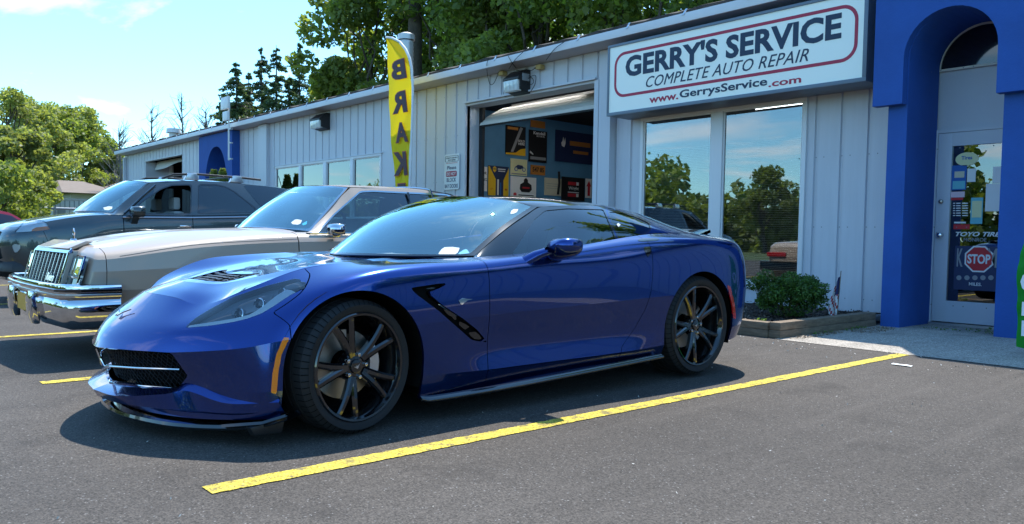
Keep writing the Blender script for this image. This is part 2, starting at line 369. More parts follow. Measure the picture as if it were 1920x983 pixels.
def asphalt_mat(name, base, patch, scale=1.0, wear=False):
    m = bpy.data.materials.new(name); m.use_nodes = True; nt = m.node_tree; b = nt.nodes['Principled BSDF']; b.inputs['Roughness'].default_value = 0.88
    b.inputs['Specular IOR Level'].default_value = 0.35
    t = nt.nodes.new('ShaderNodeTexCoord')
    def noise(sc, det, rough=.6):
        n = nt.nodes.new('ShaderNodeTexNoise'); n.inputs['Scale'].default_value = sc; n.inputs['Detail'].default_value = det; n.inputs['Roughness'].default_value = rough; nt.links.new(t.outputs['Object'], n.inputs['Vector']); return n
    def ramp(src, p0, p1, c0, c1):
        r = nt.nodes.new('ShaderNodeMapRange'); r.inputs[1].default_value = p0; r.inputs[2].default_value = p1; r.inputs[3].default_value = c0; r.inputs[4].default_value = c1; nt.links.new(src, r.inputs[0]); return r
    v = nt.nodes.new('ShaderNodeTexVoronoi'); v.inputs['Scale'].default_value = 150*scale; nt.links.new(t.outputs['Object'], v.inputs['Vector'])
    sp = nt.nodes.new('ShaderNodeSeparateColor'); nt.links.new(v.outputs['Color'], sp.inputs[0])
    a = ramp(sp.outputs[0], 0, 1, .48, 1.52); l = noise(.45, 6, .6); a2 = ramp(l.outputs[0], .3, .7, 1-patch, 1+patch)
    f = noise(70*scale, 3); a3 = ramp(f.outputs[0], .3, .7, .78, 1.22)
    fleck = ramp(sp.outputs[1], .986, .992, 0, .13)
    m1 = nt.nodes.new('ShaderNodeMath'); m1.operation = 'MULTIPLY'; nt.links.new(a.outputs[0], m1.inputs[0]); nt.links.new(a2.outputs[0], m1.inputs[1])
    m2 = nt.nodes.new('ShaderNodeMath'); m2.operation = 'MULTIPLY'; nt.links.new(m1.outputs[0], m2.inputs[0]); nt.links.new(a3.outputs[0], m2.inputs[1])
    sc = nt.nodes.new('ShaderNodeVectorMath'); sc.operation = 'SCALE'; sc.inputs[0].default_value = base; nt.links.new(m2.outputs[0], sc.inputs['Scale'])
    # dark oil and sealer blotches, pale scuffs
    st = noise(1.7, 9, .72); stf = ramp(st.outputs[0], .54, .68, 0, .5)
    mx = nt.nodes.new('ShaderNodeMix'); mx.data_type = 'RGBA'; mx.inputs[7].default_value = (base[0]*.35, base[1]*.35, base[2]*.36, 1); nt.links.new(stf.outputs[0], mx.inputs[0]); nt.links.new(sc.outputs[0], mx.inputs[6])
    ad = nt.nodes.new('ShaderNodeVectorMath'); ad.operation = 'ADD'; nt.links.new(mx.outputs[2], ad.inputs[0]); nt.links.new(fleck.outputs[0], ad.inputs[1])
    # faint rolling and tyre streaks running across the bays, worn-through paint on the lines
    mpn = nt.nodes.new('ShaderNodeMapping'); mpn.inputs['Scale'].default_value = (7, .35, 1) if not wear else (1, 1, 1); nt.links.new(t.outputs['Object'], mpn.inputs[0])
    sn = nt.nodes.new('ShaderNodeTexNoise'); sn.inputs['Scale'].default_value = 1.0 if not wear else 14; sn.inputs['Detail'].default_value = 7; sn.inputs['Roughness'].default_value = .68; nt.links.new(mpn.outputs[0], sn.inputs['Vector'])
    if wear: w1 = ramp(sn.outputs[0], .50, .64, 0, .8); w1.clamp = True; c2 = (.10, .09, .075, 1)
    else: w1 = ramp(sn.outputs[0], .52, .80, 0, .5); c2 = (base[0]*1.7, base[1]*1.7, base[2]*1.72, 1)
    wm = nt.nodes.new('ShaderNodeMix'); wm.data_type = 'RGBA'; wm.inputs[7].default_value = c2; nt.links.new(w1.outputs[0], wm.inputs[0]); nt.links.new(ad.outputs[0], wm.inputs[6])
    nt.links.new(wm.outputs[2], b.inputs['Base Color'])
    u = nt.nodes.new('ShaderNodeBump'); u.inputs['Strength'].default_value = .55; u.inputs['Distance'].default_value = .004; nt.links.new(v.outputs['Distance'], u.inputs['Height'])
    nt.links.new(u.outputs[0], b.inputs['Normal']); MAT[name] = m
asphalt_mat('asphalt', (0.068, 0.059, 0.051), .24, 1.15)
asphalt_mat('concrete_slab', (0.34, 0.305, 0.26), .10, .8)
asphalt_mat('line_paint', (0.58, 0.45, 0.06), .16, 1.0, wear=True)
mat('grass_ground', (0.06, 0.09, 0.025), rough=.95, var=(2, .4))
g = MB(); g.quad((-900, -900, -.03), (900, -900, -.03), (900, 900, -.03), (-900, 900, -.03)); tag(g.build('ground', 'grass_ground'), kind='structure')
g = MB(); g.quad((-38, -16, 0), (26, -16, 0), (26, 10.2, 0), (-38, 10.2, 0)); tag(g.build('parking_lot', 'asphalt'), kind='structure')
g = MB(); g.quad((-4.12, 7.05, .004), (26, 7.05, .004), (26, 10.2, .004), (-4.12, 10.2, .004)); tag(g.build('concrete_pavement', 'concrete_slab'), kind='structure')
def pline(p0, p1, w=.10):
    m_ = MB(); (x0, y0), (x1, y1) = p0, p1; n = 170; r = random.Random(int(x0*100)); L, R = [], []
    for i in range(n+1):
        t = i/n; x = x0+(x1-x0)*t; y = y0+(y1-y0)*t; L.append((x-w/2+r.uniform(-.005, .005), y, .004)); R.append((x+w/2+r.uniform(-.004, .004), y, .004))
    m_.grid([L, R]); return m_
for k, (a, b) in enumerate([((-2.905, 1.08), (-2.895, 7.04)), ((-5.60, 1.06), (-5.60, 7.0)), ((-8.18, .2), (-8.32, 7)), ((-11.8, .2), (-11.8, 7)), ((-15.8, .2), (-15.8, 7)), ((-18.7, .2), (-18.7, 7)), ((-21, .2), (-21, 7)), ((-.2, 1.08), (-.2, 7.04))]):
    tag(pline(a, b, .105).build('parking_line', 'line_paint'), kind='structure')
# ================================================================== the shop building
F1, F2 = 9.70, 9.83
shop = thing('auto_shop', 'long low grey-blue ribbed metal garage with blue arched entrances and open bay', 'building', (-19, F1, 0))
BM = Matrix.Translation((19, -F1, 0))
def SP(mb, name, m, parent=None, **k):
    """part of the shop, coordinates given in the world"""
    o = mb.build(name, m, parent or shop, **k)
    if parent is None: o.location = Vector(o.location)+Vector((19, -F1, 0))
    return o
X_ = lambda px, py=300, F=F1: on_y(px, py, F)[0]
gx0, gx1 = X_(872.8, 300), X_(1113, 300)
ox0, ox1 = X_(1204, 226, F2), X_(1516, 190, F2)
openings = [(gx0, gx1, -1, 3.545, F1), (-20.95, -15.50, 1.30, 2.79, F1), (-32.3, -28.35, -1, 3.60, F1), (on_y(373, 330, 9.46)[0]+.05, on_y(435, 330, 9.46)[0]-.02, -1, 9, F1), (ox0, ox1, .30, 2.855, F2)]
STEP = X_(1143)
pitch = .345
def prof(x, a): # distance proud of the wall at x inside module starting at a
    t = x-a; g = .045
    return [0, 0]
def siding(xa, xb, F, ztop):
    k = 0; a = xa
    while a < xb-1e-3:
        b = min(a+pitch, xb); cuts = sorted({a, b}|{x for o in openings if o[4] == F for x in (o[0], o[1]) if a < x < b})
        for c, d in zip(cuts[:-1], cuts[1:]):
            if d-c < .004: continue
            mid = (c+d)/2; spans = [(0.0, ztop)]
            for o in openings:
                if o[4] == F and o[0] < mid < o[1]:
                    ns = []
                    for (u, v) in spans:
                        if o[2] > u: ns.append((u, min(v, o[2])))
                        if o[3] < v: ns.append((max(u, o[3]), v))
                    spans = ns
            for (u, v) in spans:
                pts = [(a, .028), (a+.018, .028), (a+.028, 0), (a+pitch-.028, 0), (a+pitch-.018, .028), (a+pitch, .028)]
                pts = [(x, y) for x, y in pts if c < x < d]; yc = float(np.interp(c, [a, a+.018, a+.028, a+pitch-.028, a+pitch-.018, a+pitch], [.028, .028, 0, 0, .028, .028])); yd = float(np.interp(d, [a, a+.018, a+.028, a+pitch-.028, a+pitch-.018, a+pitch], [.028, .028, 0, 0, .028, .028]))
                pts = [(c, yc)]+pts+[(d, yd)]
                m_ = MB(); m_.grid([[(x-c, y, u) for x, y in pts], [(x-c, y, v) for x, y in pts]])
                SP(m_, 'siding_panel', 'siding_paint', loc=(c, F, 0))
        a += pitch
siding(-34.85, STEP, F1, 4.0); siding(STEP, -4.02, F2, 4.0); siding(-2.62, 16.0, F2, 4.0)
# sheathing behind the panels so that nothing shows through
w_ = MB()
for (x0, x1, z0, z1, F) in ((-34.85, -32.3, 0, 4, F1), (-32.3, -28.35, 3.6, 4, F1), (-28.35, on_y(373, 330, 9.46)[0]+.05, 0, 4, F1), (on_y(435, 330, 9.46)[0]-.02, -20.95, 0, 4, F1), (-20.95, -15.5, 0, 1.3, F1), (-20.95, -15.5, 2.79, 4, F1), (-15.5, gx0, 0, 4, F1), (gx0, gx1, 3.545, 4, F1), (gx1, STEP, 0, 4, F1), (STEP, ox0, 0, 4, F2), (ox0, ox1, 0, .3, F2), (ox0, ox1, 2.855, 4, F2), (ox1, -4.02, 0, 4, F2), (-2.62, 16.0, 0, 4, F2)):
    w_.box(x0, x1, F+.032, F+.10, z0, z1)
w_.box(-34.85, -34.75, F1+.1, 22, 0, 4); w_.box(15.9, 16.0, F2+.1, 22, 0, 4); w_.box(-34.85, 16.0, 22, 22.1, 0, 6.9)
SP(w_, 'wall', 'siding_trim')
sc_ = MB()
for k in range(100):
    x = -34.85+pitch*k+pitch/2
    for F in (F1, F2):
        if (F == F1 and x > STEP) or (F == F2 and x < STEP) or any(o[0] < x < o[1] for o in openings): continue
        for z in (.25, 1.15, 2.05, 2.95, 3.75):
            for dx in (-.12, .12): sc_.add([(x+dx-.006, F-.004, z-.006), (x+dx+.006, F-.004, z-.006), (x+dx+.006, F-.004, z+.006), (x+dx-.006, F-.004, z+.006), (x+dx, F+.001, z)], [(0, 1, 2, 3), (0, 4, 1), (1, 4, 2), (2, 4, 3), (3, 4, 0)])
SP(sc_, 'siding_screws', 'screw_grey')['kind'] = 'stuff'
# corner posts and trims
def tr(x0, x1, y0, y1, z0, z1, m='siding_trim', n='wall_trim', par=None, bev=0): q = MB(); q.box(x0, x1, y0, y1, z0, z1); return SP(q, n, m, par, bevel=bev)
tr(X_(1121.5), STEP+.002, F1-.012, F2+.03, 0, 3.995); tr(-34.92, -34.55, F1-.015, F1+.05, 0, 3.995)
tr(-15.50, -14.95, F1-.010, F1+.03, 0, 3.995); tr(-21.90, -21.35, F1-.10, F1+.03, 0, 3.995)
tr(-4.34, -4.05, F2-.012, F2+.03, 0, 3.995); tr(-34.75, -34.64, F1-.14, F1-.03, 0, 3.9, n='downpipe')
# eaves
fz = 4.145
q = MB(); q.box(-35.0, -4.21, 9.30, 9.33, 4.02, fz); SP(q, 'fascia', 'fascia_paint', bevel=.004)
q = MB(); q.add([(-35, 9.33, 4.022), (-4.21, 9.33, 4.022), (-4.21, 9.86, 3.998), (-35, 9.86, 3.998), (-35, 9.33, 4.05), (-4.21, 9.33, 4.05), (-4.21, 9.86, 4.03), (-35, 9.86, 4.03)], [(0, 1, 2, 3), (4, 5, 6, 7), (0, 4, 7, 3), (1, 5, 6, 2)]); SP(q, 'soffit', 'soffit_paint')
q = MB(); n = 160; top = []
for i in range(n+1):
    x = -35.05+(31+.0)*i/n; top.append(x)
L0 = [(x, 9.335+.012*math.sin(x*37)+.01*math.sin(x*91), fz+.002) for x in top]; L1 = [(x, 9.34+.012*math.sin(x*37)+.01*math.sin(x*91), fz+.052+.012*math.sin(x*23)+.008*math.sin(x*61)) for x in top]
L2 = [(x, 9.9, fz+.052+.19) for x in top]; L3 = [(x, 22.2, fz+.05+12.8*.22) for x in top]; q.grid([L0, L1, L2, L3]); SP(q, 'roof', 'roof_shingle')
q = MB(); q.box(-1.9, 16, 9.30, 9.8, 4.0, 4.15); q.grid([[(-4.05, 9.4, 4.2), (16.1, 9.4, 4.2)], [(-4.05, 22.2, 7), (16.1, 22.2, 7)]]); SP(q, 'roof', 'roof_shingle')
for i in range(27):
    x = -32.9+1.035*i
    if x > -5: break
    q = MB(); q.add([(0, 0, 0), (.035, 0, 0), (.085, .02, .085), (.05, .02, .085), (0, .012, 0), (.035, .012, 0), (.085, .03, .085), (.05, .03, .085)], [(0, 1, 2, 3), (7, 6, 5, 4), (0, 4, 5, 1), (1, 5, 6, 2), (2, 6, 7, 3), (3, 7, 4, 0)]); SP(q, 'cable_clip', 'satin_silver', loc=(x, 9.285, fz-.03))
# --- garage bay
bay = SP(MB().box(gx0-.03, gx1+.04, F1-.055, F1+.02, 3.545, 3.575), 'door_header', 'siding_trim')
def bx(par, name, m, x0, x1, y0, y1, z0, z1, bev=0): q = MB(); q.box(x0, x1, y0, y1, z0, z1); return q.build(name, m, par, bevel=bev)
bx(bay, 'header_soffit', 'soffit_paint', gx0, gx1, F1+.0, F1+.34, 3.50, 3.543)
bx(bay, 'door_jamb', 'siding_trim', gx0-.012, gx0, F1-.012, F1+.33, 0, 3.54); jr = bx(bay, 'door_jamb', 'siding_trim', gx1, X_(1121), F1-.02, F1+.33, 0, 3.54)
bx(bay, 'door_track', 'bay_dark', gx0+.0, gx0+.10, F1+.33, F1+.40, 0, 3.5); bx(bay, 'door_stop', 'window_frame_white', gx1-.02, gx1, F1+.02, F1+.20, 0, 3.5)
for z in (.9, 1.3, 2.62, 2.95):
    for y in (.10, .17): q = MB(); q.cyl((gx0+.0, F1+y, z), .012, .006, 0, 8); q.build('rivet', 'siding_trim', bay)
bw = MB(); bw.box(-14.6, -14.5, 9.83, 21.9, 0, 3.9); bw.box(-14.6, -8.7, 21, 21.1, 0, 3.9); bw.box(-8.85, -8.75, 10.04, 21, 0, 3.9); SP(bw, 'bay_wall', 'bay_wall_blue')
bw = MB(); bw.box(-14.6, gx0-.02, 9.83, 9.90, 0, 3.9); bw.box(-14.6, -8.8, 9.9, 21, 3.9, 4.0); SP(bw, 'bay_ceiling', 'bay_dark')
bw = MB(); bw.box(-14.6, -8.8, 10.2, 21, .006, .03); SP(bw, 'bay_floor', 'bay_floor')
od = MB(); xl, xr = gx0+.06, gx1-.02
for i in range(5):
    t0, t1 = i/5, (i+1)/5-.012; y0, y1 = 9.99+.62*t0**1.5, 9.99+.62*t1**1.5; z0, z1 = 3.148+.42*t0, 3.148+.42*t1
    od.add([(xl, y0, z0), (xr, y0, z0), (xr, y1, z1), (xl, y1, z1), (xl, y0+.04, z0), (xr, y0+.04, z0), (xr, y1+.04, z1), (xl, y1+.04, z1)], [(0, 1, 2, 3), (7, 6, 5, 4), (0, 4, 5, 1), (1, 5, 6, 2), (2, 6, 7, 3), (3, 7, 4, 0)])
ovd = SP(od, 'overhead_door', 'overhead_door'); q = MB(); q.box(xl, xr, 9.985, 10.03, 3.115, 3.146); q.build('door_seal', 'rubber', ovd)
for y in (10.7, 11.7):  # unseen fixtures added above the door so the bay posters are evenly lit
    lf = SP(MB().box(-13.4, -10.4, y, y+.3, 3.82, 3.88), 'ceiling_light', 'white_plastic')
    for dy in (.08, .22): q = MB(); q.cyl((-13.3, y+dy, 3.80), .02, 2.8, 0, 8); q.build('lamp_tube', 'lamp_tube', lf)
# second, far bay with its bent door
SP(MB().box(-32.34, -28.3, F1-.05, F1+.02, 3.60, 3.63), 'door_header', 'siding_trim')
tr(-32.31, -32.29, F1, F1+.9, 0, 3.6, n='door_jamb'); tr(-32.28, -31.9, F1+.85, F1+.9, 0, 3.5, 'window_frame_white', 'door_jamb'); tr(-28.35, -28.33, F1, F1+.3, 0, 3.6, 'window_frame_white', 'door_jamb')
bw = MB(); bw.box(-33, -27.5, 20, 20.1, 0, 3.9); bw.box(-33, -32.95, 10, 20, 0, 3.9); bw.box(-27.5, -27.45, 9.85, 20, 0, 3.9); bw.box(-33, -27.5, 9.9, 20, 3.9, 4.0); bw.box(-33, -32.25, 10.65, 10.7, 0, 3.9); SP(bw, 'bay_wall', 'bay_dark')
q = MB(); q.grid([[(x, 10.1, 3.62) for x in np.linspace(-32.2, -28.4, 24)], [(x, 10.0, 3.30+.10*math.sin((x+32.2)*1.7)*0+.16/(1+math.exp(-(x+30.4)*3))) for x in np.linspace(-32.2, -28.4, 24)]]); SP(q, 'overhead_door', 'overhead_door')
# --- windows
def window(x0, x1, z0, z1, F, mull, fr='window_frame_white', g='window_glass', wf=.055, zg=None):
    w = SP(MB().box(x0, x1, F-.035, F+.03, z1-wf, z1), 'window', fr, bevel=.004)
    bx(w, 'frame', fr, x0, x1, F-.035, F+.03, z0, z0+(zg or wf), .004); bx(w, 'frame', fr, x0, x0+wf, F-.034, F+.03, z0+wf, z1-wf, .004); bx(w, 'frame', fr, x1-wf, x1, F-.034, F+.03, z0+wf, z1-wf, .004)
    for (a, b) in mull: bx(w, 'mullion', fr, a, b, F-.04, F+.03, z0+(zg or wf), z1-wf, .004)
    ed = [x0+wf]+[v for m_ in mull for v in m_]+[x1-wf]
    for a, b in zip(ed[::2], ed[1::2]):
        i = .022
        q = MB()
        for (c, d, e, f) in ((a, b, z1-wf-i, z1-wf), (a, b, z0+(zg or wf), z0+(zg or wf)+i), (a, a+i, z0+(zg or wf)+i, z1-wf-i), (b-i, b, z0+(zg or wf)+i, z1-wf-i)): q.box(c, d, F-.012, F+.02, e, f)
        q.build('sash', fr, w); bx(w, 'pane', g, a+i, b-i, F+.004, F+.008, z0+(zg or wf)+i, z1-wf-i)
    return w
wo_ = window(ox0, ox1, .30, 2.855, F2, [(X_(1334, 300, F2), X_(1356, 300, F2))], 'window_frame_white', zg=.10)
for (px0, px1) in ((1213, 1333), (1357, 1503)):
    x0, x1 = X_(px0, 300, F2)+.03, X_(px1, 300, F2)-.02; q = MB()
    for k in range(78): z = .48+k*.024; q.add([(x0, F2+.060, z), (x1, F2+.060, z), (x1, F2+.080, z+.013), (x0, F2+.080, z+.013)], [(0, 1, 2, 3)])
    q.build('blind_slats', 'window_frame_cream', wo_)['kind'] = 'stuff'
tr(ox0-.02, ox1+.02, F2-.06, F2+.02, 2.857, 2.885, n='window_header')
fwx = [-20.95, -15.50]; fm_ = [(X_(562.5-.2*0, 300), X_(566.5, 300)), (X_(608, 300), X_(614, 300)), (X_(659, 300), X_(664.5, 300))]
window(-20.95, -15.5, 1.30, 2.79, F1, fm_, 'window_frame_white')
tr(-21.05, -15.45, F1-.045, F1+.02, 2.792, 2.812, n='window_header')
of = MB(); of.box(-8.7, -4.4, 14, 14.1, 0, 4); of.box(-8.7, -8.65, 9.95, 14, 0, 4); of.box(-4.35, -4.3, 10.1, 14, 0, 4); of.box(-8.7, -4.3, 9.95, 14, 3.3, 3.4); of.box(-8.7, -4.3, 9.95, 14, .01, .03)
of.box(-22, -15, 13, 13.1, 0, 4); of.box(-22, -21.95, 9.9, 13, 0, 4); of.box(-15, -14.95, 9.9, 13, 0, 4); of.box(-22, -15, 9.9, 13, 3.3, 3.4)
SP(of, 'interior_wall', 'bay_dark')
lt = SP(MB().box(-7.6, -6.0, 11.5, 12.1, 3.20, 3.29), 'ceiling_light', 'white_plastic')
for y in (11.6, 11.8, 12.0): q = MB(); q.cyl((-7.5, y, 3.18), .018, 1.4, 0, 8); q.build('lamp_tube', 'lamp_tube', lt)
# --- entrance arch
def arch_poly(xl, xr, zs, n=20): c = (xl+xr)/2; r = (xr-xl)/2; return [(c+r*math.cos(a), zs+r*math.sin(a)) for a in np.linspace(0, math.pi, n)]
AL, AR = -3.862, -2.93
up = [(-4.19, 2.50), (-4.19, 5.0), (-1.9, 5.0), (-1.9, 2.50), (AR, 2.50)]+arch_poly(AL, AR, 3.0)+[(AL, 2.50)]
en = SP(MB().prism(up, 1, 9.10, 9.219), 'entrance_arch', 'stucco_blue')
lo = [(-4.06, 0.004), (-4.06, 4.9), (-2.0, 4.9), (-2.0, 0.004), (AR+.04, 0.004)]+arch_poly(AL+.012, AR+.04, 3.0)+[(AL+.012, 0.004)]
q = MB(); q.prism(lo, 1, 9.22, 10.06); q.build('arch_pier', 'stucco_blue', en)
DY = 10.08
dp = SP(MB().box(-4.06, -2.5, DY+.03, DY+.08, 2.30, 4.0), 'door_surround', 'door_paint')
bx(dp, 'transom_sill', 'window_frame_cream', -3.86, -2.9, DY-.02, DY+.03, 2.985, 3.01)
q = MB(); q.tube([(-3.385+.475*math.cos(a), DY+.0, 3.0+.475*math.sin(a)) for a in np.linspace(0, math.pi, 28)], .017, 6); q.build('transom_frame', 'window_frame_cream', dp)
q = MB(); q.prism([(-3.385+.47*math.cos(a), 3.01+.465*math.sin(a)) for a in np.linspace(0, math.pi, 24)], 1, DY+.012, DY+.016); q.build('transom_pane', 'gloss_black', dp)
bx(dp, 'door_frame', 'door_paint', -3.87, -3.83, DY-.03, DY+.03, .02, 2.26); bx(dp, 'door_frame', 'door_paint', -3.87, -2.88, DY-.03, DY+.03, 2.26, 2.30); bx(dp, 'threshold', 'satin_silver', -3.87, -2.88, DY-.06, DY+.1, .004, .03)
# ================================================================== blue sports coupe
OX, OY = -4.2, 0.98
def surf(rows, nu, nv, creases=(), it=8, ends=True, top=False):
    """rows: each a list of (y, x, z) stations on the near side; both ends on the centre plane when ends=True"""
    R = []
    for r in rows:
        r = [(x, y, z) for (y, x, z) in r]
        if ends: r = [(-r[2][0], r[2][1], r[2][2]), (-r[1][0], r[1][1], r[1][2])]+r+([(-r[-2][0], r[-2][1], r[-2][2]), (-r[-3][0], r[-3][1], r[-3][2])] if ends == 2 else [])
        R.append(spline(r, nu))
    R = np.array(R); out = []; cs = [0]+list(creases)+[len(rows)-1]
    for a, b in zip(cs[:-1], cs[1:]):
        C = R[a:b+1]; half = None
        if top and b == len(rows)-1:
            Mi = C[:-1][::-1].copy(); Mi[..., 0] *= -1; half = (b-a)*nv; C = np.concatenate([C, Mi])
        G = np.array([spline(C[:, i], nv) for i in range(C.shape[1])])
        G = smooth_grid(G, it)
        if half: G = G[:, :half+1]; G[:, -1, 0] = 0
        if ends: G = G[2*nu:(-2*nu if ends == 2 else None)]; G[0, :, 0] = 0
        if ends == 2: G[-1, :, 0] = 0
        out.append(Patch.from_grid(G))
    return Patch.join([p.face_out((0, 2.2, 0.2)) for p in out])
rows = [
 [(.16,0,.105),(.20,.3,.105),(.32,.56,.105),(.47,.79,.12),(.60,.88,.13),(.96,.87,.13),(1.32,.885,.125),(1.75,.87,.13),(2.2,.86,.14),(2.7,.86,.15),(3.2,.885,.17),(3.65,.89,.18),(4.05,.90,.23),(4.26,.82,.25),(4.38,.6,.25),(4.42,.3,.25),(4.43,0,.25)],
 [(.11,0,.212),(.17,.28,.22),(.30,.52,.235),(.46,.80,.245),(.58,.90,.255),(.96,.92,.25),(1.33,.915,.245),(1.75,.905,.235),(2.2,.895,.23),(2.7,.895,.235),(3.2,.915,.25),(3.65,.925,.29),(4.07,.925,.33),(4.29,.84,.35),(4.42,.6,.36),(4.46,.3,.36),(4.47,0,.36)],
 [(.085,0,.30),(.15,.28,.30),(.295,.54,.30),(.455,.80,.33),(.59,.905,.37),(.96,.93,.38),(1.32,.925,.38),(1.75,.893,.37),(2.2,.872,.36),(2.7,.878,.37),(3.2,.915,.40),(3.65,.935,.42),(4.08,.93,.45),(4.31,.85,.47),(4.45,.6,.48),(4.49,.3,.48),(4.50,0,.48)],
 [(.045,0,.392),(.105,.28,.398),(.235,.53,.41),(.44,.78,.44),(.60,.902,.48),(.96,.935,.50),(1.31,.93,.51),(1.75,.912,.53),(2.2,.905,.545),(2.7,.910,.56),(3.2,.932,.58),(3.65,.940,.59),(4.08,.932,.60),(4.32,.855,.62),(4.46,.6,.63),(4.50,.3,.63),(4.51,0,.63)],
 [(.075,0,.455),(.14,.28,.462),(.255,.53,.468),(.47,.77,.505),(.655,.885,.60),(.97,.925,.70),(1.31,.925,.69),(1.75,.912,.70),(2.2,.905,.73),(2.7,.910,.77),(3.2,.930,.79),(3.65,.937,.80),(4.06,.925,.80),(4.30,.845,.82),(4.44,.58,.81),(4.48,.3,.80),(4.48,0,.80)],
 [(.15,0,.53),(.20,.28,.532),(.285,.51,.525),(.50,.725,.585),(.72,.835,.695),(1.0,.87,.775),(1.32,.885,.80),(1.75,.885,.808),(2.2,.875,.84),(2.7,.862,.89),(3.2,.885,.93),(3.65,.895,.945),(4.02,.875,.945),(4.25,.80,.945),(4.39,.56,.945),(4.43,.3,.945),(4.44,0,.945)],
 [(.29,0,.645),(.335,.25,.636),(.41,.43,.607),(.55,.59,.69),(.80,.655,.785),(1.05,.69,.812),(1.35,.725,.826),(1.72,.765,.835),(2.2,.80,.868),(2.7,.795,.925),(3.2,.79,.985),(3.65,.785,.998),(3.98,.74,.992),(4.17,.67,.985),(4.31,.50,.985),(4.36,.3,.985),(4.37,0,.985)],
]
side = surf(rows, 12, 9, creases=(1, 3), it=10, ends=2)
r6 = rows[6][:8]
hrows = [r6,
 [(.36,0,.672),(.40,.2,.668),(.47,.34,.655),(.63,.45,.702),(.85,.50,.744),(1.1,.53,.778),(1.38,.55,.805),(1.74,.60,.822)],
 [(.45,0,.700),(.48,.14,.697),(.56,.25,.695),(.72,.33,.734),(.93,.355,.776),(1.15,.36,.804),(1.38,.37,.820),(1.68,.40,.832)],
 [(.56,0,.718),(.63,0,.727),(.72,0,.738),(.86,0,.757),(1.02,0,.777),(1.18,0,.797),(1.36,0,.816),(1.56,0,.832)]]
hood = surf(hrows, 12, 9, creases=(2,), it=3, ends=1, top=True)
drows = [rows[6][10:], [(3.2,.70,.99),(3.65,.69,1.0),(3.95,.64,1.0),(4.10,.56,1.0),(4.2,.42,1.0),(4.24,.25,1.0),(4.25,0,1.0)], [(3.2,.55,.97),(3.6,.55,.98),(3.8,.5,.985),(3.95,.42,.99),(4.05,.3,.99),(4.08,.18,.99),(4.08,0,.99)]]
deck = Patch.join([Patch.from_grid(np.array([spline([(q[i][1], q[i][0], q[i][2]) for q in drows], 5) for i in range(7)])).face_out((0, 3.5, 0))])
PH = lambda p: to_photo(p.V+np.array([OX, OY, 0]))
def cutpx(p, poly, grow=0.0, mask=None):
    d = sdf(PH(p), poly)-grow
    if mask is not None: d = np.where(mask(p.V), d, 30.0)
    return p.cut(d)
circ = lambda p, cy, cz, r: r-np.hypot(p.V[:, 1]-cy, p.V[:, 2]-cz)
FW, RW = (.955, .318), (3.65, .350)
def arch_cut(p):
    d = np.maximum(circ(p, *FW, .372), circ(p, *RW, .388))
    # openings run straight down to the sill below the axle line
    for (cy, cz), r in ((FW, .372), (RW, .388)):
        low = p.V[:, 2] < cz; dd = r-np.abs(p.V[:, 1]-cy); d = np.where(low, np.maximum(d, np.minimum(dd, .2)), d)
    return p.cut(d)[0]
side_full = side
side = arch_cut(side)
coupe = thing('sports_coupe', 'glossy dark blue low sports coupe with black wheels and black roof, nearest in the row', 'car', (OX, OY, 0))
# --- trace panels
front = lambda V: V[:, 1] < 0.75
GR = [(120, 640), (181, 651), (250, 657), (321, 661.5), (352, 705), (334, 729), (270, 724), (207, 716), (120, 705)]
grille_hole, side = cutpx(side, GR, 0, front)
HL = [(345, 615), (367, 596), (395, 579), (437, 557), (500, 536), (559, 521), (580, 520.5), (596, 524), (572, 540), (543, 554), (515, 573), (490, 588), (462, 598), (437, 604), (392, 611)]
lamp_hole, side = cutpx(side, HL, 0, front)
hlh2, hood = cutpx(hood, HL, 0, front)
VENT = [(773, 541), (837, 531.5), (822, 540), (799, 548), (828, 573), (867.5, 599), (894, 620), (911, 640.5), (886, 637), (822.5, 581), (779, 549)]
midm = lambda V: (V[:, 1] > 1.0) & (V[:, 1] < 2.2)
vent_hole, side = cutpx(side, VENT, 1.6, midm)
AM = [(540, 630), (543, 634), (529, 662), (522, 695), (518.5, 739), (508, 737), (511, 700), (518, 665), (531, 634)]
amber, side = cutpx(side, AM, 0, lambda V: (V[:, 1] < .8) & (V[:, 1] > .3))
RD = [(1362, 531), (1369, 537), (1377, 570), (1380, 598), (1375, 600), (1371, 566)]
redm, side = cutpx(side, RD, 0, lambda V: V[:, 1] > 3.9)
liner = side.offset(-0.020); hl_ = hood.offset(-0.020)
Patch.join([liner, liner.mirror(), hl_, hl_.mirror()]).build('inner_shell', 'matt_black', coupe)
# bumper / fender / door / quarter / rear bumper by lines in the side view (y, z)
def cut_line(p, pts, g=0.0):            # polyline in (y,z), from top to bottom; returns (ahead, behind)
    pts = np.array(pts, float); yy = np.interp(p.V[:, 2], pts[::-1, 1], pts[::-1, 0]); d = p.V[:, 1]-yy
    return p.cut(d+g)[0], p.cut(d-g)[1]
G_ = 0.0022
bump, rest = cut_line(side, [(.86, .95), (.80, .76), (.70, .68), (.575, .595), (.62, .545), (.62, .0)], G_)
fender, rest = cut_line(rest, [(1.745, 1.0), (1.75, .83), (1.76, .5), (1.76, .0)], G_)
door, rest = cut_line(rest, [(3.10, 1.0), (3.13, .93), (3.10, .62), (3.06, .50), (2.98, .38), (2.86, .27), (2.8, .0)], G_)
quarter, rbump = cut_line(rest, [(4.16, 1.0), (4.15, .95), (4.13, .75), (4.11, .65), (4.02, .45), (4.02, 0)], G_)
def cut_low(p, z, g=G_): return p.cut(-(p.V[:, 2]-z)+g)[0], p.cut(-(p.V[:, 2]-z)-g)[1]
door, skirt_a = cut_low(door, 0.232)
def both(p, nm, m, shell=0.014, label=None):
    a = p.build(nm, m, coupe, shell); b = p.mirror().build(nm, m, coupe, shell); return a, b
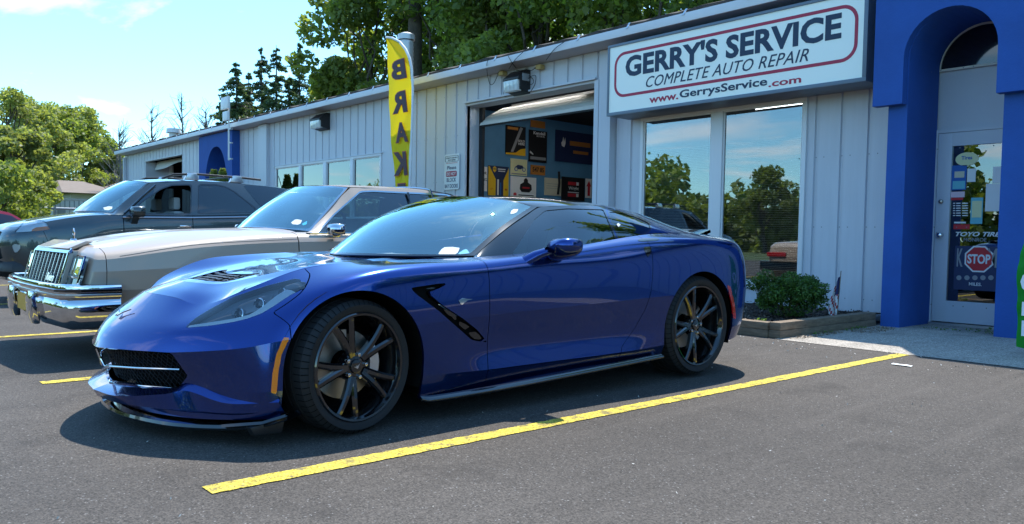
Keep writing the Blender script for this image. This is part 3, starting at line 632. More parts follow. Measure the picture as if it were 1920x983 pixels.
Patch.join([bump, bump.mirror()]).build('front_bumper', 'blue_paint', coupe, .014)
both(fender, 'front_fender', 'blue_paint')
dd = both(door, 'door', 'blue_paint')
both(quarter, 'rear_fender', 'blue_paint')
Patch.join([rbump, rbump.mirror()]).build('rear_bumper', 'blue_paint', coupe, .014)
both(skirt_a, 'sill_panel', 'blue_paint')
Patch.join([deck, deck.mirror()]).build('rear_deck', 'blue_paint', coupe, 0)
# bonnet with its vent
HV = np.array([(0, .50), (.13, .53), (.235, .60), (.255, .80), (.12, .73), (0, .69)])
hv, hood = hood.cut(sdf(hood.V[:, :2], np.concatenate([HV, [(-.2, .69), (-.2, .50)]])))
hd = Patch.join([hood, hood.mirror()]).build('hood', 'blue_paint', coupe, .014)
Patch.join([hv, hv.mirror()]).offset(-.016).build('vent_recess', 'matt_black', hd)
for k in range(6):
    y0 = .535+.045*k; st_, _ = hv.cut(np.abs(hv.V[:, 1]-y0-.22*hv.V[:, 0])-.0125)
    for s in (1, -1):
        if len(st_.F): (st_ if s > 0 else st_.mirror()).offset(-.003).build('vent_blade', 'satin_black', hd, .006)
for s in ():
    for k in range(4):
        t = k/4; y0 = .545+.06*t; x0 = .03+.055*k
        b = MB(); z = .712+.012*(k/4)
        b.add([(s*x0, y0, z-.016), (s*(x0+.045), y0+.02, z-.012), (s*(x0+.05), y0+.115, z-.002), (s*(x0+.005), y0+.1, z-.004),
               (s*x0, y0, z-.028), (s*(x0+.045), y0+.02, z-.028), (s*(x0+.05), y0+.115, z-.012), (s*(x0+.005), y0+.1, z-.014)],
              [(0, 1, 2, 3), (7, 6, 5, 4), (0, 4, 5, 1), (1, 5, 6, 2), (2, 6, 7, 3), (3, 7, 4, 0)])
        b.build('vent_blade', 'carbon_black', hd)
# cowl under the windscreen
cw = MB(); cw.grid([[(x, 1.30+.26*(abs(x)/.75)**2+dy, .80+dz) for x in np.linspace(-.74, .74, 21)] for dy, dz in ((0.16, -.01), (.25, -.02), (.36, -.02))]); cw.build('cowl', 'satin_black', coupe, smooth=True)
# --- greenhouse
belt = [(.765, 1.76, .836), (.80, 2.2, .868), (.797, 2.6, .915), (.78, 2.92, .958), (.765, 3.25, .99), (.73, 3.6, 1.003), (.66, 3.95, 1.0), (.56, 4.16, .99)]
rail = [(.745, 1.78, .842), (.578, 2.42, 1.138), (.592, 2.70, 1.162), (.583, 2.98, 1.165), (.56, 3.3, 1.145), (.52, 3.62, 1.10), (.47, 3.9, 1.045), (.43, 4.13, .993)]
apil = spline([(.745, 1.78, .842), (.675, 2.08, 1.0), (.578, 2.42, 1.138)], 10)
railc = np.concatenate([apil[:-1], spline(rail[1:], 10)])
bc = spline(belt, 10)
Gs = coons([tuple(p) for p in bc[::4]]+[tuple(bc[-1])], [tuple(p) for p in railc[::4]]+[tuple(railc[-1])], [belt[0], tuple(railc[0])], [belt[-1], rail[-1]], 90, 16, (0.022, 0, 0))
gh = Patch.from_grid(Gs).face_out((0, 2.8, .8))
DG = [(954, 486), (979, 448), (1003, 411), (1022, 395), (1063, 391), (1131, 393), (1143, 420), (1155, 452), (1082, 469), (1030, 478)]
QG = [(1142, 397), (1169, 400.5), (1200, 410), (1216, 418), (1219, 427), (1215, 434), (1190, 443), (1163, 448.5), (1150, 420)]
dg, gh2 = cutpx(gh, DG, 0); qg, gh2 = cutpx(gh2, QG, 0)
line = lambda p: (PH(p)[:, 0]-(1133+(PH(p)[:, 1]-388)*0.385))
pil, sail = gh2.cut(line(gh2)); ring, sail = cutpx(sail, QG, 3.0)
both(pil, 'pillar_trim', 'carbon_black', .01); both(ring, 'window_surround', 'gloss_black', 0)
both(sail, 'roof_buttress', 'blue_paint', .01)
a, b = both(dg.offset(-.004), 'side_window', 'car_glass', 0); a2, b2 = both(qg.offset(-.003), 'quarter_window', 'dark_glass', 0)
wb = [(-.735, 1.79, .845), (-.55, 1.60, .838), (-.3, 1.465, .834), (0, 1.41, .832), (.3, 1.465, .834), (.55, 1.60, .838), (.735, 1.79, .845)]
wt = [(-.565, 2.42, 1.142), (-.48, 2.28, 1.176), (-.27, 2.175, 1.20), (0, 2.14, 1.208), (.27, 2.175, 1.20), (.48, 2.28, 1.176), (.565, 2.42, 1.142)]
ap = [(x, y, z+.004) for x, y, z in ((.735, 1.79, .842), (.668, 2.08, 1.0), (.567, 2.42, 1.140))]
Gw = coons(wb, wt, [(-x, y, z) for x, y, z in ap], ap, 40, 24, (0, -.02, .035))
wsp = Patch.from_grid(Gw).face_out((0, 2.2, .6))
uu = np.repeat(np.linspace(-1, 1, 41), 25); vv = np.tile(np.linspace(0, 1, 25), 41)
glassp, rim_ = wsp.cut(np.maximum(np.abs(uu)-.955, np.maximum(.02-vv, vv-.975)))
glassp.build('windshield', 'screen_glass', coupe); rim_.build('windshield_frame', 'carbon_black', coupe, .01)
for nm_, m_, pg in (('screen_paper', 'paper', [(820, 478), (832, 462), (863, 464), (855, 480)]), ('screen_sticker', 'sticker_cyan', [(857, 480), (866, 466), (883, 469), (876, 483)]), ('screen_tag', 'paper', [(955, 401), (961, 389), (973, 390), (967, 402)])):
    s_, _ = cutpx(glassp.offset(.0015), pg); s_.build(nm_, m_, coupe)
for pg in ([(888, 409), (896, 406), (905, 412), (903, 418), (893, 416)],): s_, _ = cutpx(glassp.offset(-.05), pg); s_.build('rear_view_mirror', 'satin_silver', coupe)
# roof panel
rr = [(-x, y, z) for x, y, z in (wt[6], rail[2], rail[3])]; rr2 = [(.565, 2.42, 1.142), rail[2], rail[3]]
rearc = [(-.583, 2.98, 1.165), (-.35, 3.03, 1.205), (0, 3.05, 1.218), (.35, 3.03, 1.205), (.583, 2.98, 1.165)]
Gr = coons(wt, rearc, [(-.565, 2.42, 1.142)]+rr[1:], rr2, 30, 16, (0, 0, .008))
Patch.from_grid(Gr).face_out((0, 2.6, .5)).build('roof_panel', 'carbon_black', coupe, .015)
hb = [(-.43, 4.13, .993), (-.2, 4.17, 1.0), (0, 4.18, 1.003), (.2, 4.17, 1.0), (.43, 4.13, .993)]
Gh = coons(rearc, hb, [(-x, y, z) for x, y, z in rail[3:]], rail[3:], 30, 24, (0, 0, .012))
hp = Patch.from_grid(Gh).face_out((0, 3.6, .5)); ux = np.abs(hp.V[:, 0])
hg, hs = hp.cut(np.maximum(ux-(.45-.12*(hp.V[:, 1]-3.0)), np.maximum(3.16-hp.V[:, 1], hp.V[:, 1]-4.05)))
hg.build('rear_window', 'dark_glass', coupe); hs.build('rear_hatch', 'blue_paint', coupe, .01)
# spoiler
sp = MB(); sx = np.linspace(-.66, .66, 25)
sp.grid([[(x, 4.42-.30*(abs(x)/.66)**2.6+dy, 1.0+dz+.012*(1-abs(x)/.66)) for x in sx] for dy, dz in ((-.13, -.002), (-.02, .028), (.0, .034), (.004, .010), (-.09, -.012), (-.13, -.002))])
sp.build('rear_spoiler', 'carbon_black', coupe, smooth=True)
# lamps: black bowl, projector, light pipe, clear cover
for mir in (False, True):
    f = (lambda p: p.mirror()) if mir else (lambda p: p)
    cover = Patch.join([lamp_hole, hlh2])
    c = f(cover.offset(.0015)).build('headlight', 'lamp_glass', coupe)
    f(cover.offset(-.035)).build('lamp_housing', 'lamp_dark', c)
    strip = [(350, 613.5), (392, 607), (437, 600), (470, 592), (492, 578), (520, 556), (540, 544), (553, 550), (515, 571), (492, 585.5), (462, 596), (437, 602), (392, 609.5)]
    st, ot = cutpx(cover.offset(-.010), strip, 2.2); f(st).build('light_pipe', 'lamp_silver', c)
    pj, ot = cutpx(cover.offset(-.022), [(430, 590), (452, 570), (490, 556), (512, 552), (508, 566), (480, 583), (450, 592)]); f(pj).build('projector', 'satin_silver', c)
    pj, ot = cutpx(cover.offset(-.014), [(520, 541), (560, 528), (585, 524), (590, 526), (560, 540), (540, 543)]); f(pj).build('lamp_fin', 'lamp_dark', c)
    for (px, py, rad_) in ((447, 583, .026), (487, 567, .030), (530, 543, .020)):
        lp = to_photo(lamp_hole.V+np.array([OX, OY, 0])); i_ = int(np.argmin(np.hypot(lp[:, 0]-px, lp[:, 1]-py))); c0 = lamp_hole.V[i_]-lamp_hole.N[i_]*.018; nn = Vector((.35, -.85, .25)).normalized(); sgx = -1 if mir else 1
        q = MB(); q.revolve([(-.02, rad_), (.004, rad_*1.05), (.006, rad_*.9), (-.004, rad_*.8)], 20, 2); ro_ = Vector((sgx*nn.x, nn.y, nn.z)).to_track_quat('Z', 'Y').to_euler(); o_ = q.build('lamp_ring', 'chrome', c, smooth=40, loc=(sgx*c0[0], c0[1], c0[2]), rot=ro_)
        q = MB(); q.revolve([(-.002+.4*rad_*math.cos(a_), rad_*.8*math.sin(a_)) for a_ in np.linspace(0, math.pi/2, 6)], 20, 2); q.build('projector_lens', 'gloss_black', c, smooth=True, loc=(sgx*c0[0], c0[1], c0[2]), rot=ro_)
    f(amber.offset(.004)).build('side_marker', 'amber', coupe, .008); f(redm.offset(.003)).build('side_marker', 'red_lens', coupe, .008)['label'] = 'red rear side marker'
    v = f(vent_hole.offset(-.035)).build('fender_vent', 'matt_black', coupe)
    for q in ([(783, 545), (835, 532.5), (825, 537.5), (800, 546)], [(822, 577), (845, 584), (862, 598), (852, 600)], [(850, 601), (866, 604), (884, 615), (875, 621)], [(875, 624), (893, 622), (907, 637), (889, 636)]):
        bl, ot = cutpx(side_full.offset(-.010), q, 0, midm); bl = f(bl).build('vent_blade', 'gloss_black', v)
    # badge on the wing
    em, ot = cutpx(side_full.offset(.004), [(856, 560), (864, 557), (869, 560.5), (891, 560), (874, 564), (866, 573), (861, 573), (860, 566)], 0, midm); f(em).build('wing_badge', 'chrome', coupe, .004)
    # fuel flap ring
    P = PH(side_full); dd_ = np.abs(np.hypot((P[:, 0]-1243), (P[:, 1]-486)*.95)-21)-.55
    dd_ = np.where((side_full.V[:, 1] > 3.1) & (side_full.V[:, 1] < 3.75) & (P[:, 0] > 1232), dd_, 9)
    if not mir: side_full.cut(dd_)[0].offset(.0012).build('fuel_flap_seam', 'matt_black', coupe)
    # door handle slot
    hd_, ot = cutpx(side_full.offset(.002), [(1193, 451), (1203, 447), (1235, 446.5), (1239, 449), (1228, 452), (1205, 453)], 0, lambda V: (V[:, 1] > 2.6) & (V[:, 1] < 3.8)); f(hd_).build('door_handle', 'gloss_black', coupe)
    hd_, ot = cutpx(side_full.offset(.002), [(1206, 463), (1219, 462), (1222, 474), (1219, 483), (1214, 482)], 0, lambda V: (V[:, 1] > 2.6) & (V[:, 1] < 3.8)); f(hd_).build('intake_slot', 'gloss_black', coupe)
# flags on the quarter window
qq, ot = cutpx(qg.offset(.003), [(1155, 417), (1158, 416), (1161, 421), (1166, 420), (1162, 425), (1158, 426)]); qq.build('window_decal', 'white_plastic', coupe)
# grille: black bowl, mesh, chrome bars
gh_ = Patch.join([grille_hole, grille_hole.mirror()])
gr = gh_.offset(-.06).build('grille', 'matt_black', coupe)
P0 = grille_hole.V
def nose(x, z):                          # y of the nose surface at lateral x and height z
    P = side_full.V; m = (P[:, 1] < .9); Q = P[m]; d = np.hypot(Q[:, 0]-abs(x), (Q[:, 2]-z)); i = np.argsort(d)[:4]; w = 1/(d[i]+1e-4); return float((Q[i, 1]*w).sum()/w.sum())
gm = MB()
for sgn in (1, -1):
    for k in range(-14, 44):
        for tilt in (1, -1):
            x0 = k*.026; a = []
            for z in np.linspace(.225, .395, 9):
                x = x0+tilt*(z-.31)*.75
                if 0.0 < x < .50+.0*(z-.3): a.append((sgn*x, nose(x, z)+.045, z))
            if len(a) > 2: gm.tube(a, .0018, 4, caps=False)
gm.build('grille_mesh', 'satin_black', gr)['kind'] = 'stuff'
for pts, r in (([(187, 655), (188, 668), (199, 686), (260, 690), (339, 693)], .006), ([(207, 716), (270, 724), (334, 729)], .006)):
    L = []
    for (px, py) in spline(pts, 6) if False else pts:
        d = ray(px, py); best = None
        for t in np.linspace(2.5, 8, 300):
            p = np.array([0, 0, CAMH])+d/np.linalg.norm(d)*t-np.array([OX, OY, 0])
            if p[0] > -.02 and .05 < p[2] < .6 and p[1] >= nose(p[0], p[2])-.002: best = p; break
        if best is not None: L.append(best)
    L = [np.array([max(p[0], 0), p[1]-.004, p[2]]) for p in L]
    L[0][0] = 0
    for s in (1, -1):
        m_ = MB(); m_.tube([(s*p[0], p[1], p[2]) for p in L], r, 8); m_.build('chrome_bar', 'chrome', gr, smooth=True)
# lower lip, splitter and corner blades
spc = spline([(0, .10, .080), (.22, .125, .078), (.50, .225, .075), (.70, .375, .078), (.85, .50, .098), (.905, .60, .128)], 8)
full = [(-p[0], p[1], p[2]) for p in spc[::-1]]+[tuple(p) for p in spc[1:]]
b = MB(); b.grid([full, [(p[0]*.995, p[1]+.004, p[2]+.014) for p in full], [(p[0]*.92, p[1]+.10, p[2]+.022) for p in full], [(p[0]*.92, p[1]+.12, p[2]-.004) for p in full], [(p[0]*.999, p[1]+.002, p[2]-.008) for p in full], full])
spl = b.build('front_splitter', 'carbon_black', coupe, smooth=40)
for s in (1, -1):
    w = MB(); w.prism([(.47, .06), (.60, .055), (.615, .12), (.45, .10)], 0, s*.80, s*.86); w.build('air_deflector', 'satin_black', coupe, bevel=.008)
    w = MB(); pts = [(.905, .60, .14), (.86, .51, .112), (.72, .385, .09)]
    w.grid([[(s*(p[0]+.012), p[1]-.012, p[2]+.012) for p in pts], [(s*(p[0]+.016), p[1]-.016, p[2]) for p in pts], [(s*(p[0]-.03), p[1]+.03, p[2]-.002) for p in pts]]); w.build('corner_blade', 'carbon_black', spl)
# blue wing under the grille
wg = []
for s in (1,):
    A = [(0, .035, .185), (.25, .075, .188), (.47, .205, .215), (.56, .285, .235), (.74, .395, .195), (.90, .565, .205)]
    B = [(0, .055, .150), (.25, .09, .150), (.47, .205, .150), (.60, .30, .150), (.76, .42, .150), (.905, .585, .165)]
    C = [(0, .12, .212), (.25, .155, .222), (.46, .265, .238), (.53, .305, .270), (.73, .42, .215), (.89, .575, .225)]
    D = [(0, .13, .13), (.25, .17, .13), (.47, .27, .13), (.60, .35, .13), (.76, .455, .135), (.895, .60, .15)]
    A, B, C, D = [spline(q, 8) for q in (A, B, C, D)]
    G1 = np.stack([C, A], 1); G2 = np.stack([A, B], 1); G3 = np.stack([B, D], 1)
    ps = [Patch.from_grid(g).face_out((0, 1.2, .3)) for g in (G1, G2)]+[Patch.from_grid(G3).face_out((0, 1.2, .6))]
    wgp = Patch.join(ps); Patch.join([wgp, wgp.mirror()]).build('lower_wing', 'blue_paint', coupe)
# side skirt
for s in (1, -1):
    k = MB(); pts = [(.905, 1.33, .125), (.925, 1.42, .115), (.935, 1.9, .125), (.93, 2.5, .145), (.935, 2.95, .165), (.945, 3.23, .18)]
    k.grid([[(s*(p[0]-dx), p[1], p[2]+dz) for p in spline(pts, 5)] for dx, dz in ((.03, .022), (.002, .006), (0, 0), (.004, -.008), (.08, -.012))]); k.build('side_skirt', 'carbon_black', coupe, smooth=50)
# underbody, wheel wells
u = MB(); u.box(-.60, .60, .35, 4.2, .13, .20); u.box(-.80, .80, 1.38, 3.2, .13, .20); u.build('underbody', 'matt_black', coupe)
for (cy, cz), r in ((FW, .40), (RW, .415)):
    for s in (1, -1):
        w = MB(); w.revolve([(s*.50, 0.05), (s*.50, r), (s*.895, r)], 28, 0, -.35, math.pi+.35); w.build('wheel_well', 'matt_black', coupe, loc=(0, cy, cz))
# --- cabin
cb_ = MB(); cb_.box(-.72, .72, 2.05, 3.1, .22, .30); cb_.box(-.74, -.70, 1.7, 3.1, .25, .85); cb_.box(.70, .74, 1.7, 3.1, .25, .80); cb_.box(-.7, .7, 3.0, 3.08, .25, 1.0); cb_.build('cabin_tub', 'interior_dark', coupe)
db = MB(); db.grid([[(x, y+(.12 if abs(x) > .5 else 0), z) for x in np.linspace(-.68, .68, 13)] for y, z in ((1.60, .80), (1.78, .815), (1.98, .83), (2.08, .80), (2.12, .70), (2.14, .5))]); dash = db.build('dashboard', 'interior_grey', coupe, smooth=40)
def slab(name, m, c, w, d, rz, tilt, par):
    q = MB(); q.box(-w/2, w/2, -d/2, d/2, 0, .002); return q.build(name, m, par, loc=c, rot=(tilt, 0, rz))
slab('dash_paper', 'paper', (.40, 1.80, .836), .17, .11, .35, 0, dash); slab('dash_paper', 'sticker_cyan', (.50, 1.90, .842), .10, .085, .6, 0, dash); slab('mirror_tag', 'paper', (.44, 2.30, 1.155), .045, .05, 0, 1.0, coupe)
sw = MB(); sw.tube([(math.cos(a)*.18, 0, math.sin(a)*.18) for a in np.linspace(0, 2*math.pi, 25)], .015, 8, caps=False); sw.box(-.17, .17, -.01, .02, -.03, .03); sw.build('steering_wheel', 'interior_dark', coupe, smooth=True, loc=(.36, 2.22, .80), rot=(-.35, 0, 0))
for s in (1, -1):
    q = MB(); q.box(-.24, .24, 2.35, 2.85, .30, .46); st_ = q.build('seat', 'interior_grey', coupe, bevel=.05, loc=(s*.36, 0, 0))
    q = MB(); q.prism([(2.78, .42), (2.92, .42), (3.02, 1.02), (2.93, 1.04), (2.84, .8)], 0, -.22, .22); q.build('backrest', 'interior_grey', st_, bevel=.04)
rv = MB(); rv.box(-.10, .10, -.015, .015, -.03, .03); rv.build('rear_view_mirror', 'satin_black', coupe, bevel=.01, loc=(0, 2.14, 1.12))
# --- door mirrors
for s in (1, -1):
    c = np.array([.945, 2.235, .893])
    sec = []
    for t, (yo, rx, rz_, ry, zo) in enumerate([(-.005, .0, .0, .0, 0)]): pass
    h = MB(); prof = [(0.0, .30), (.10, .72), (.28, .97), (.5, 1.03), (.75, 1.0), (.97, .93), (1.0, .86)]
    L = []                               # head: lofted along y (front to back)
    for t, k in prof:
        ring = []
        for a in np.linspace(0, 2*math.pi, 25)[:-1]:
            ca, sa = math.cos(a), math.sin(a); ex = abs(ca)**.6*(1 if ca > 0 else -1); ez = abs(sa)**.7*(1 if sa > 0 else -1)
            ring.append((s*(c[0]+ex*.092*k+.012*t), c[1]-.05+t*.155+.02*ex*s*0, c[2]+ez*.058*k*(1-.18*ex)+.018*ex))
        L.append(ring+[ring[0]])
    h.grid(L); h.add([p for p in L[0][:-1]], [tuple(range(24))]); mo = h.build('door_mirror', 'blue_paint', coupe, smooth=60)
    g_ = MB(); g_.add([(p[0], p[1]-.006, p[2]) for p in L[-1][:-1]], [tuple(range(24))]); g_.build('mirror_glass', 'chrome', mo)
    a_ = MB(); sec = [((.845, 2.03, .80), .050, .030), ((.865, 2.08, .83), .048, .030), ((.895, 2.14, .862), .050, .028), ((.93, 2.20, .882), .055, .026)]
    R_ = []
    for (p, wy, wx) in sec: R_.append([(s*(p[0]+math.cos(a)*wx), p[1]+math.sin(a)*wy, p[2]+math.cos(a)*-.018) for a in np.linspace(0, 2*math.pi, 17)])
    a_.grid(R_); a_.build('mirror_arm', 'blue_paint', mo, smooth=60)
# --- emblem on the nose
eb = MB()
for s in (1, -1):
    eb.prism([(0, -.012), (s*.02, -.006), (s*.085, .028), (s*.045, .006), (s*.03, -.002), (s*.012, -.03)][::s], 2, 0, .006)
em_ = eb.build('nose_emblem', 'chrome', coupe, loc=(0, .165, .552), rot=(math.radians(38), 0, 0))
# --- wheels
def sport_wheel(R, w, rr, nm='wheel'):
    t = thing('t', '', '', (0, 0, 0)); 
    for k_ in ('label', 'category'):
        if k_ in t: del t[k_]
    t.name = nm; t.parent = coupe
    ty = MB(); ty.revolve([(-w+.02, rr-.012), (-w, rr+.01), (-w-.006, (R+rr)/2), (-w+.012, R-.022), (-w+.03, R-.004), (-w/2-.032, R), (-w/2-.030, R-.008), (-w/2-.022, R-.008), (-w/2-.020, R), (-w/2+.020, R), (-w/2+.022, R-.008), (-w/2+.030, R-.008), (-w/2+.032, R), (-.032, R-.004), (-.014, R-.020), (-.004, R-.034), (.004, (R+rr)/2+.01), (.001, rr+.022), (-.004, rr+.012), (-.012, rr+.004), (-.02, rr-.014)], 72)
    tyre = ty.build('tyre', 'rubber', t, smooth=28)
    gv = MB()
    for k in range(64):
        a = 2*math.pi*k/64; ca, sa = math.cos(a), math.sin(a); c2, s2 = math.cos(a+.012), math.sin(a+.012)
        for xx0, xx1, r0, r1 in ((-.026, -.012, R-.003, R-.0185), (-.014, -.005, R-.0185, R-.032), (-.075, -.030, R+.0006, R-.0025)):
            gv.quad((xx0, ca*(r0+.0008), sa*(r0+.0008)), (xx0, c2*(r0+.0008), s2*(r0+.0008)), (xx1, c2*(r1+.0008), s2*(r1+.0008)), (xx1, ca*(r1+.0008), sa*(r1+.0008)))
    gv.build('tread_grooves', 'matt_black', tyre)['kind'] = 'stuff'
    rm = MB(); rm.revolve([(-.004, rr+.010), (.002, rr+.004), (.0, rr-.006), (-.014, rr-.012), (-.030, rr-.020), (-.11, rr-.028), (-w+.02, rr-.03)], 64)
    rim = rm.build('rim', 'gloss_black', t, smooth=30)
    bk = MB(); bk.revolve([(-w+.03, .02), (-w+.03, rr-.02)], 32); bk.build('inner_disc', 'matt_black', t)
    for i in range(5):
        a0 = math.pi/2+2*math.pi*i/5+.08
        sp_ = MB()
        for sgn in (1, -1):
            sec = []
            for tt in np.linspace(0, 1, 8):
                r = .050+(rr-.014-.050)*tt; a = a0+sgn*(.10+.115*tt)
                wd = .020*(1-tt)+.0155*tt; xf = -.030+.012*math.sin(tt*math.pi*.7)-.012*(1-tt)
                e = np.array([math.cos(a), math.sin(a)]); q = np.array([-e[1], e[0]])
                m0, m1, m2, m3 = e*r+q*wd, e*r+q*wd*.15*sgn, e*r-q*wd, e*r
                sec.append([(xf-.004, *m0), (xf+.004, *(e*r+q*wd*.45)), (xf+.004, *(e*r-q*wd*.45)), (xf-.004, *m2), (xf-.03, *(e*r-q*wd*.8)), (xf-.03, *(e*r+q*wd*.8)), (xf-.004, *m0)])
            sp_.grid(sec)
        sp_.build('spoke', 'gloss_black', t, smooth=25)
        l = MB(); ln = a0+math.pi/5; l.cyl((-.052, math.cos(ln)*.057, math.sin(ln)*.057), .0095, .022, 0, 8); l.build('lug_nut', 'chrome', t, bevel=.002)
    hb_ = MB(); hb_.cyl((-.085, 0, 0), .075, .042, 0, 30, .062); hb_.cyl((-.043, 0, 0), .036, .012, 0, 24, .033); hub = hb_.build('hub', 'gloss_black', t, bevel=.002)
    e = MB(); e.prism([(-.018, .006), (0, -.012), (.018, .006), (.004, .0), (0, .006), (-.004, 0)], 0, -.031, -.029); e.build('hub_emblem', 'satin_silver', hub)
    return t
def brake(cy, cz, s):
    d = MB(); d.revolve([(s*.775, .07), (s*.775, .168), (s*.750, .168), (s*.750, .07)], 40); d.build('brake_disc', 'cast_iron', coupe, loc=(0, cy, cz), smooth=30)
    c = MB(); a0, a1 = (-.75, .75)
    G = [[(s*x, math.cos(a)*r, math.sin(a)*r) for x, r in ((.80, .115), (.815, .125), (.815, .175), (.79, .188), (.73, .188))] for a in np.linspace(a0, a1, 9)]
    c.grid(G); c.build('brake_caliper', 'satin_silver', coupe, loc=(0, cy, cz), smooth=30)
for (cy, cz), R, w, rr, x, st in ((FW, .322, .245, .252, .912, math.radians(8)), (RW, .347, .285, .272, .922, 0)):
    for s in (1, -1):
        t = sport_wheel(R, w, rr); t.location = (s*(x-w/2)+0, cy, cz if s else cz)
        # wheels hang below the arch centre: tyre bottom on the ground
        t.location.z = R+.002+(.012 if R > .33 else 0)
        for ch in t.children:
            ch.location.x = w/2 
        t.rotation_euler = (0.3*s, 0, (math.pi if s < 0 else 0)+st)
        brake(cy, t.location.z, s)
# ================================================================== beige two-door saloon with landau roof
mat('beige_paint', (0.43, 0.345, 0.275), rough=0.36, coat=0.6, bump=(900, .04, .0005))
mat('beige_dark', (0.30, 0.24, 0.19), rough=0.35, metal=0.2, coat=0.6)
mat('vinyl_roof', (0.30, 0.215, 0.18), rough=0.6, bump=(250, .4, .002))
mat('plate_orange', (0.72, 0.36, 0.03), rough=0.5)
mat('plate_blue', (0.02, 0.04, 0.15), rough=0.5)
mat('chrome_dull', (0.50, 0.51, 0.52), rough=0.10, metal=1.0)
SX, SY = -7.10, 1.25
sedan = thing('landau_saloon', 'beige two-door saloon with chrome grille and bumper, parked just beyond the blue coupe', 'car', (SX, SY, 0))
def sph(p, ox=SX, oy=SY): return to_photo(p.V+np.array([ox, oy, 0]))
def cutp(p, poly, ox, oy, grow=0.0, mask=None):
    d = sdf(to_photo(p.V+np.array([ox, oy, 0])), poly)-grow
    if mask is not None: d = np.where(mask(p.V), d, 30.0)
    return p.cut(d)
srows = [
 [(.20,0,.24),(.20,.5,.24),(.24,.80,.24),(.36,.87,.24),(1.0,.88,.24),(1.85,.88,.24),(3.3,.88,.24),(4.3,.88,.26),(5.02,.84,.30),(5.10,.5,.30),(5.10,0,.30)],
 [(.13,0,.45),(.13,.5,.45),(.17,.82,.45),(.33,.915,.45),(1.0,.925,.45),(1.85,.925,.45),(3.3,.925,.45),(4.3,.92,.46),(5.06,.87,.46),(5.15,.5,.46),(5.15,0,.46)],
 [(.19,0,.66),(.19,.5,.66),(.22,.83,.66),(.34,.93,.66),(1.0,.945,.69),(1.85,.945,.74),(3.3,.94,.78),(4.3,.93,.72),(5.08,.88,.68),(5.18,.5,.68),(5.18,0,.68)],
 [(.22,0,.775),(.22,.5,.775),(.25,.82,.762),(.35,.915,.745),(1.0,.93,.835),(1.85,.93,.885),(3.3,.93,.905),(4.3,.92,.90),(5.06,.86,.86),(5.16,.5,.86),(5.16,0,.86)],
 [(.235,0,.80),(.235,.5,.80),(.27,.795,.79),(.37,.87,.795),(1.0,.885,.885),(1.85,.89,.945),(3.3,.89,.955),(4.3,.87,.945),(5.02,.81,.92),(5.12,.5,.92),(5.12,0,.92)],
 [(.27,0,.845),(.28,.46,.835),(.30,.66,.825),(.40,.74,.833),(1.0,.76,.915),(1.85,.79,.965),(3.3,.79,.97),(4.3,.76,.965),(4.95,.70,.95),(5.03,.4,.95),(5.04,0,.95)]]
ss = surf(srows, 8, 5, creases=(2, 3), it=3, ends=2)
arch2 = lambda p, cy, cz, r: r-np.hypot(p.V[:, 1]-cy, p.V[:, 2]-cz)
d = np.full(len(ss.V), -9.)
for cy, r in ((1.02, .34), (3.92, .36)):
    low = ss.V[:, 2] < .34; e = r-np.hypot(ss.V[:, 1]-cy, ss.V[:, 2]-.34); f_ = r-np.abs(ss.V[:, 1]-cy); d = np.maximum(d, np.where(low, f_, e))
ssl = ss.cut(np.where(d > 0, d, d))[0]
sh = surf([srows[5][:6], [(.33,0,.862),(.34,.35,.855),(.36,.48,.85),(.46,.56,.86),(1.0,.60,.945),(1.85,.62,.985)], [(.42,0,.872),(.43,.18,.872),(.45,.26,.87),(.52,.30,.885),(1.0,.32,.96),(1.80,.34,1.0)], [(.5,0,.88),(.56,0,.888),(.65,0,.90),(.8,0,.92),(1.2,0,.96),(1.75,0,1.0)]], 8, 5, it=3, ends=1, top=True)
# lower wing band: same paint, mirrored ground put into its darker brown
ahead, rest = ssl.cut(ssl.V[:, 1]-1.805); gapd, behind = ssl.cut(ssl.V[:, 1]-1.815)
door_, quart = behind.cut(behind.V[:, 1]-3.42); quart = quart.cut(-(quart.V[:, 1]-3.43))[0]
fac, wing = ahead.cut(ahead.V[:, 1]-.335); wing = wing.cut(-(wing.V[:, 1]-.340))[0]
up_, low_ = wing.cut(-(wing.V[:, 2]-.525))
def both2(p, nm, m, root, shell=0.012):
    a = p.build(nm, m, root, shell); b = p.mirror().build(nm, m, root, shell); return a, b
Patch.join([fac, fac.mirror()]).build('front_panel', 'beige_paint', sedan, .012)
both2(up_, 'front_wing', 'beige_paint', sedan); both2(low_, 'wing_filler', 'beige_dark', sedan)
both2(door_, 'door', 'beige_paint', sedan); Patch.join([quart, quart.mirror()]).build('rear_quarter', 'beige_paint', sedan, .012)
Patch.join([sh, sh.mirror()]).build('hood', 'beige_paint', sedan, 0)
Patch.join([ss.offset(-.02), ss.offset(-.02).mirror()]).build('inner_shell', 'matt_black', sedan)
dk = MB(); dk.grid([[(x, y, z-.03*(abs(x)/.78)**2) for x in np.linspace(-.80, .80, 13)] for y, z in ((3.3, .985), (3.9, .985), (4.5, .985), (4.9, .975), (5.05, .955))]); dk.build('boot_lid', 'beige_paint', sedan, smooth=True)
# coach line along the wing crease
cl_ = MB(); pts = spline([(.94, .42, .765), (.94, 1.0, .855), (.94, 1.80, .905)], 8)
cl_.grid([[(p[0]+.001, p[1], p[2]+dz) for p in pts] for dz in (0, .006)]); cl_.build('coach_line', 'beige_dark', sedan)
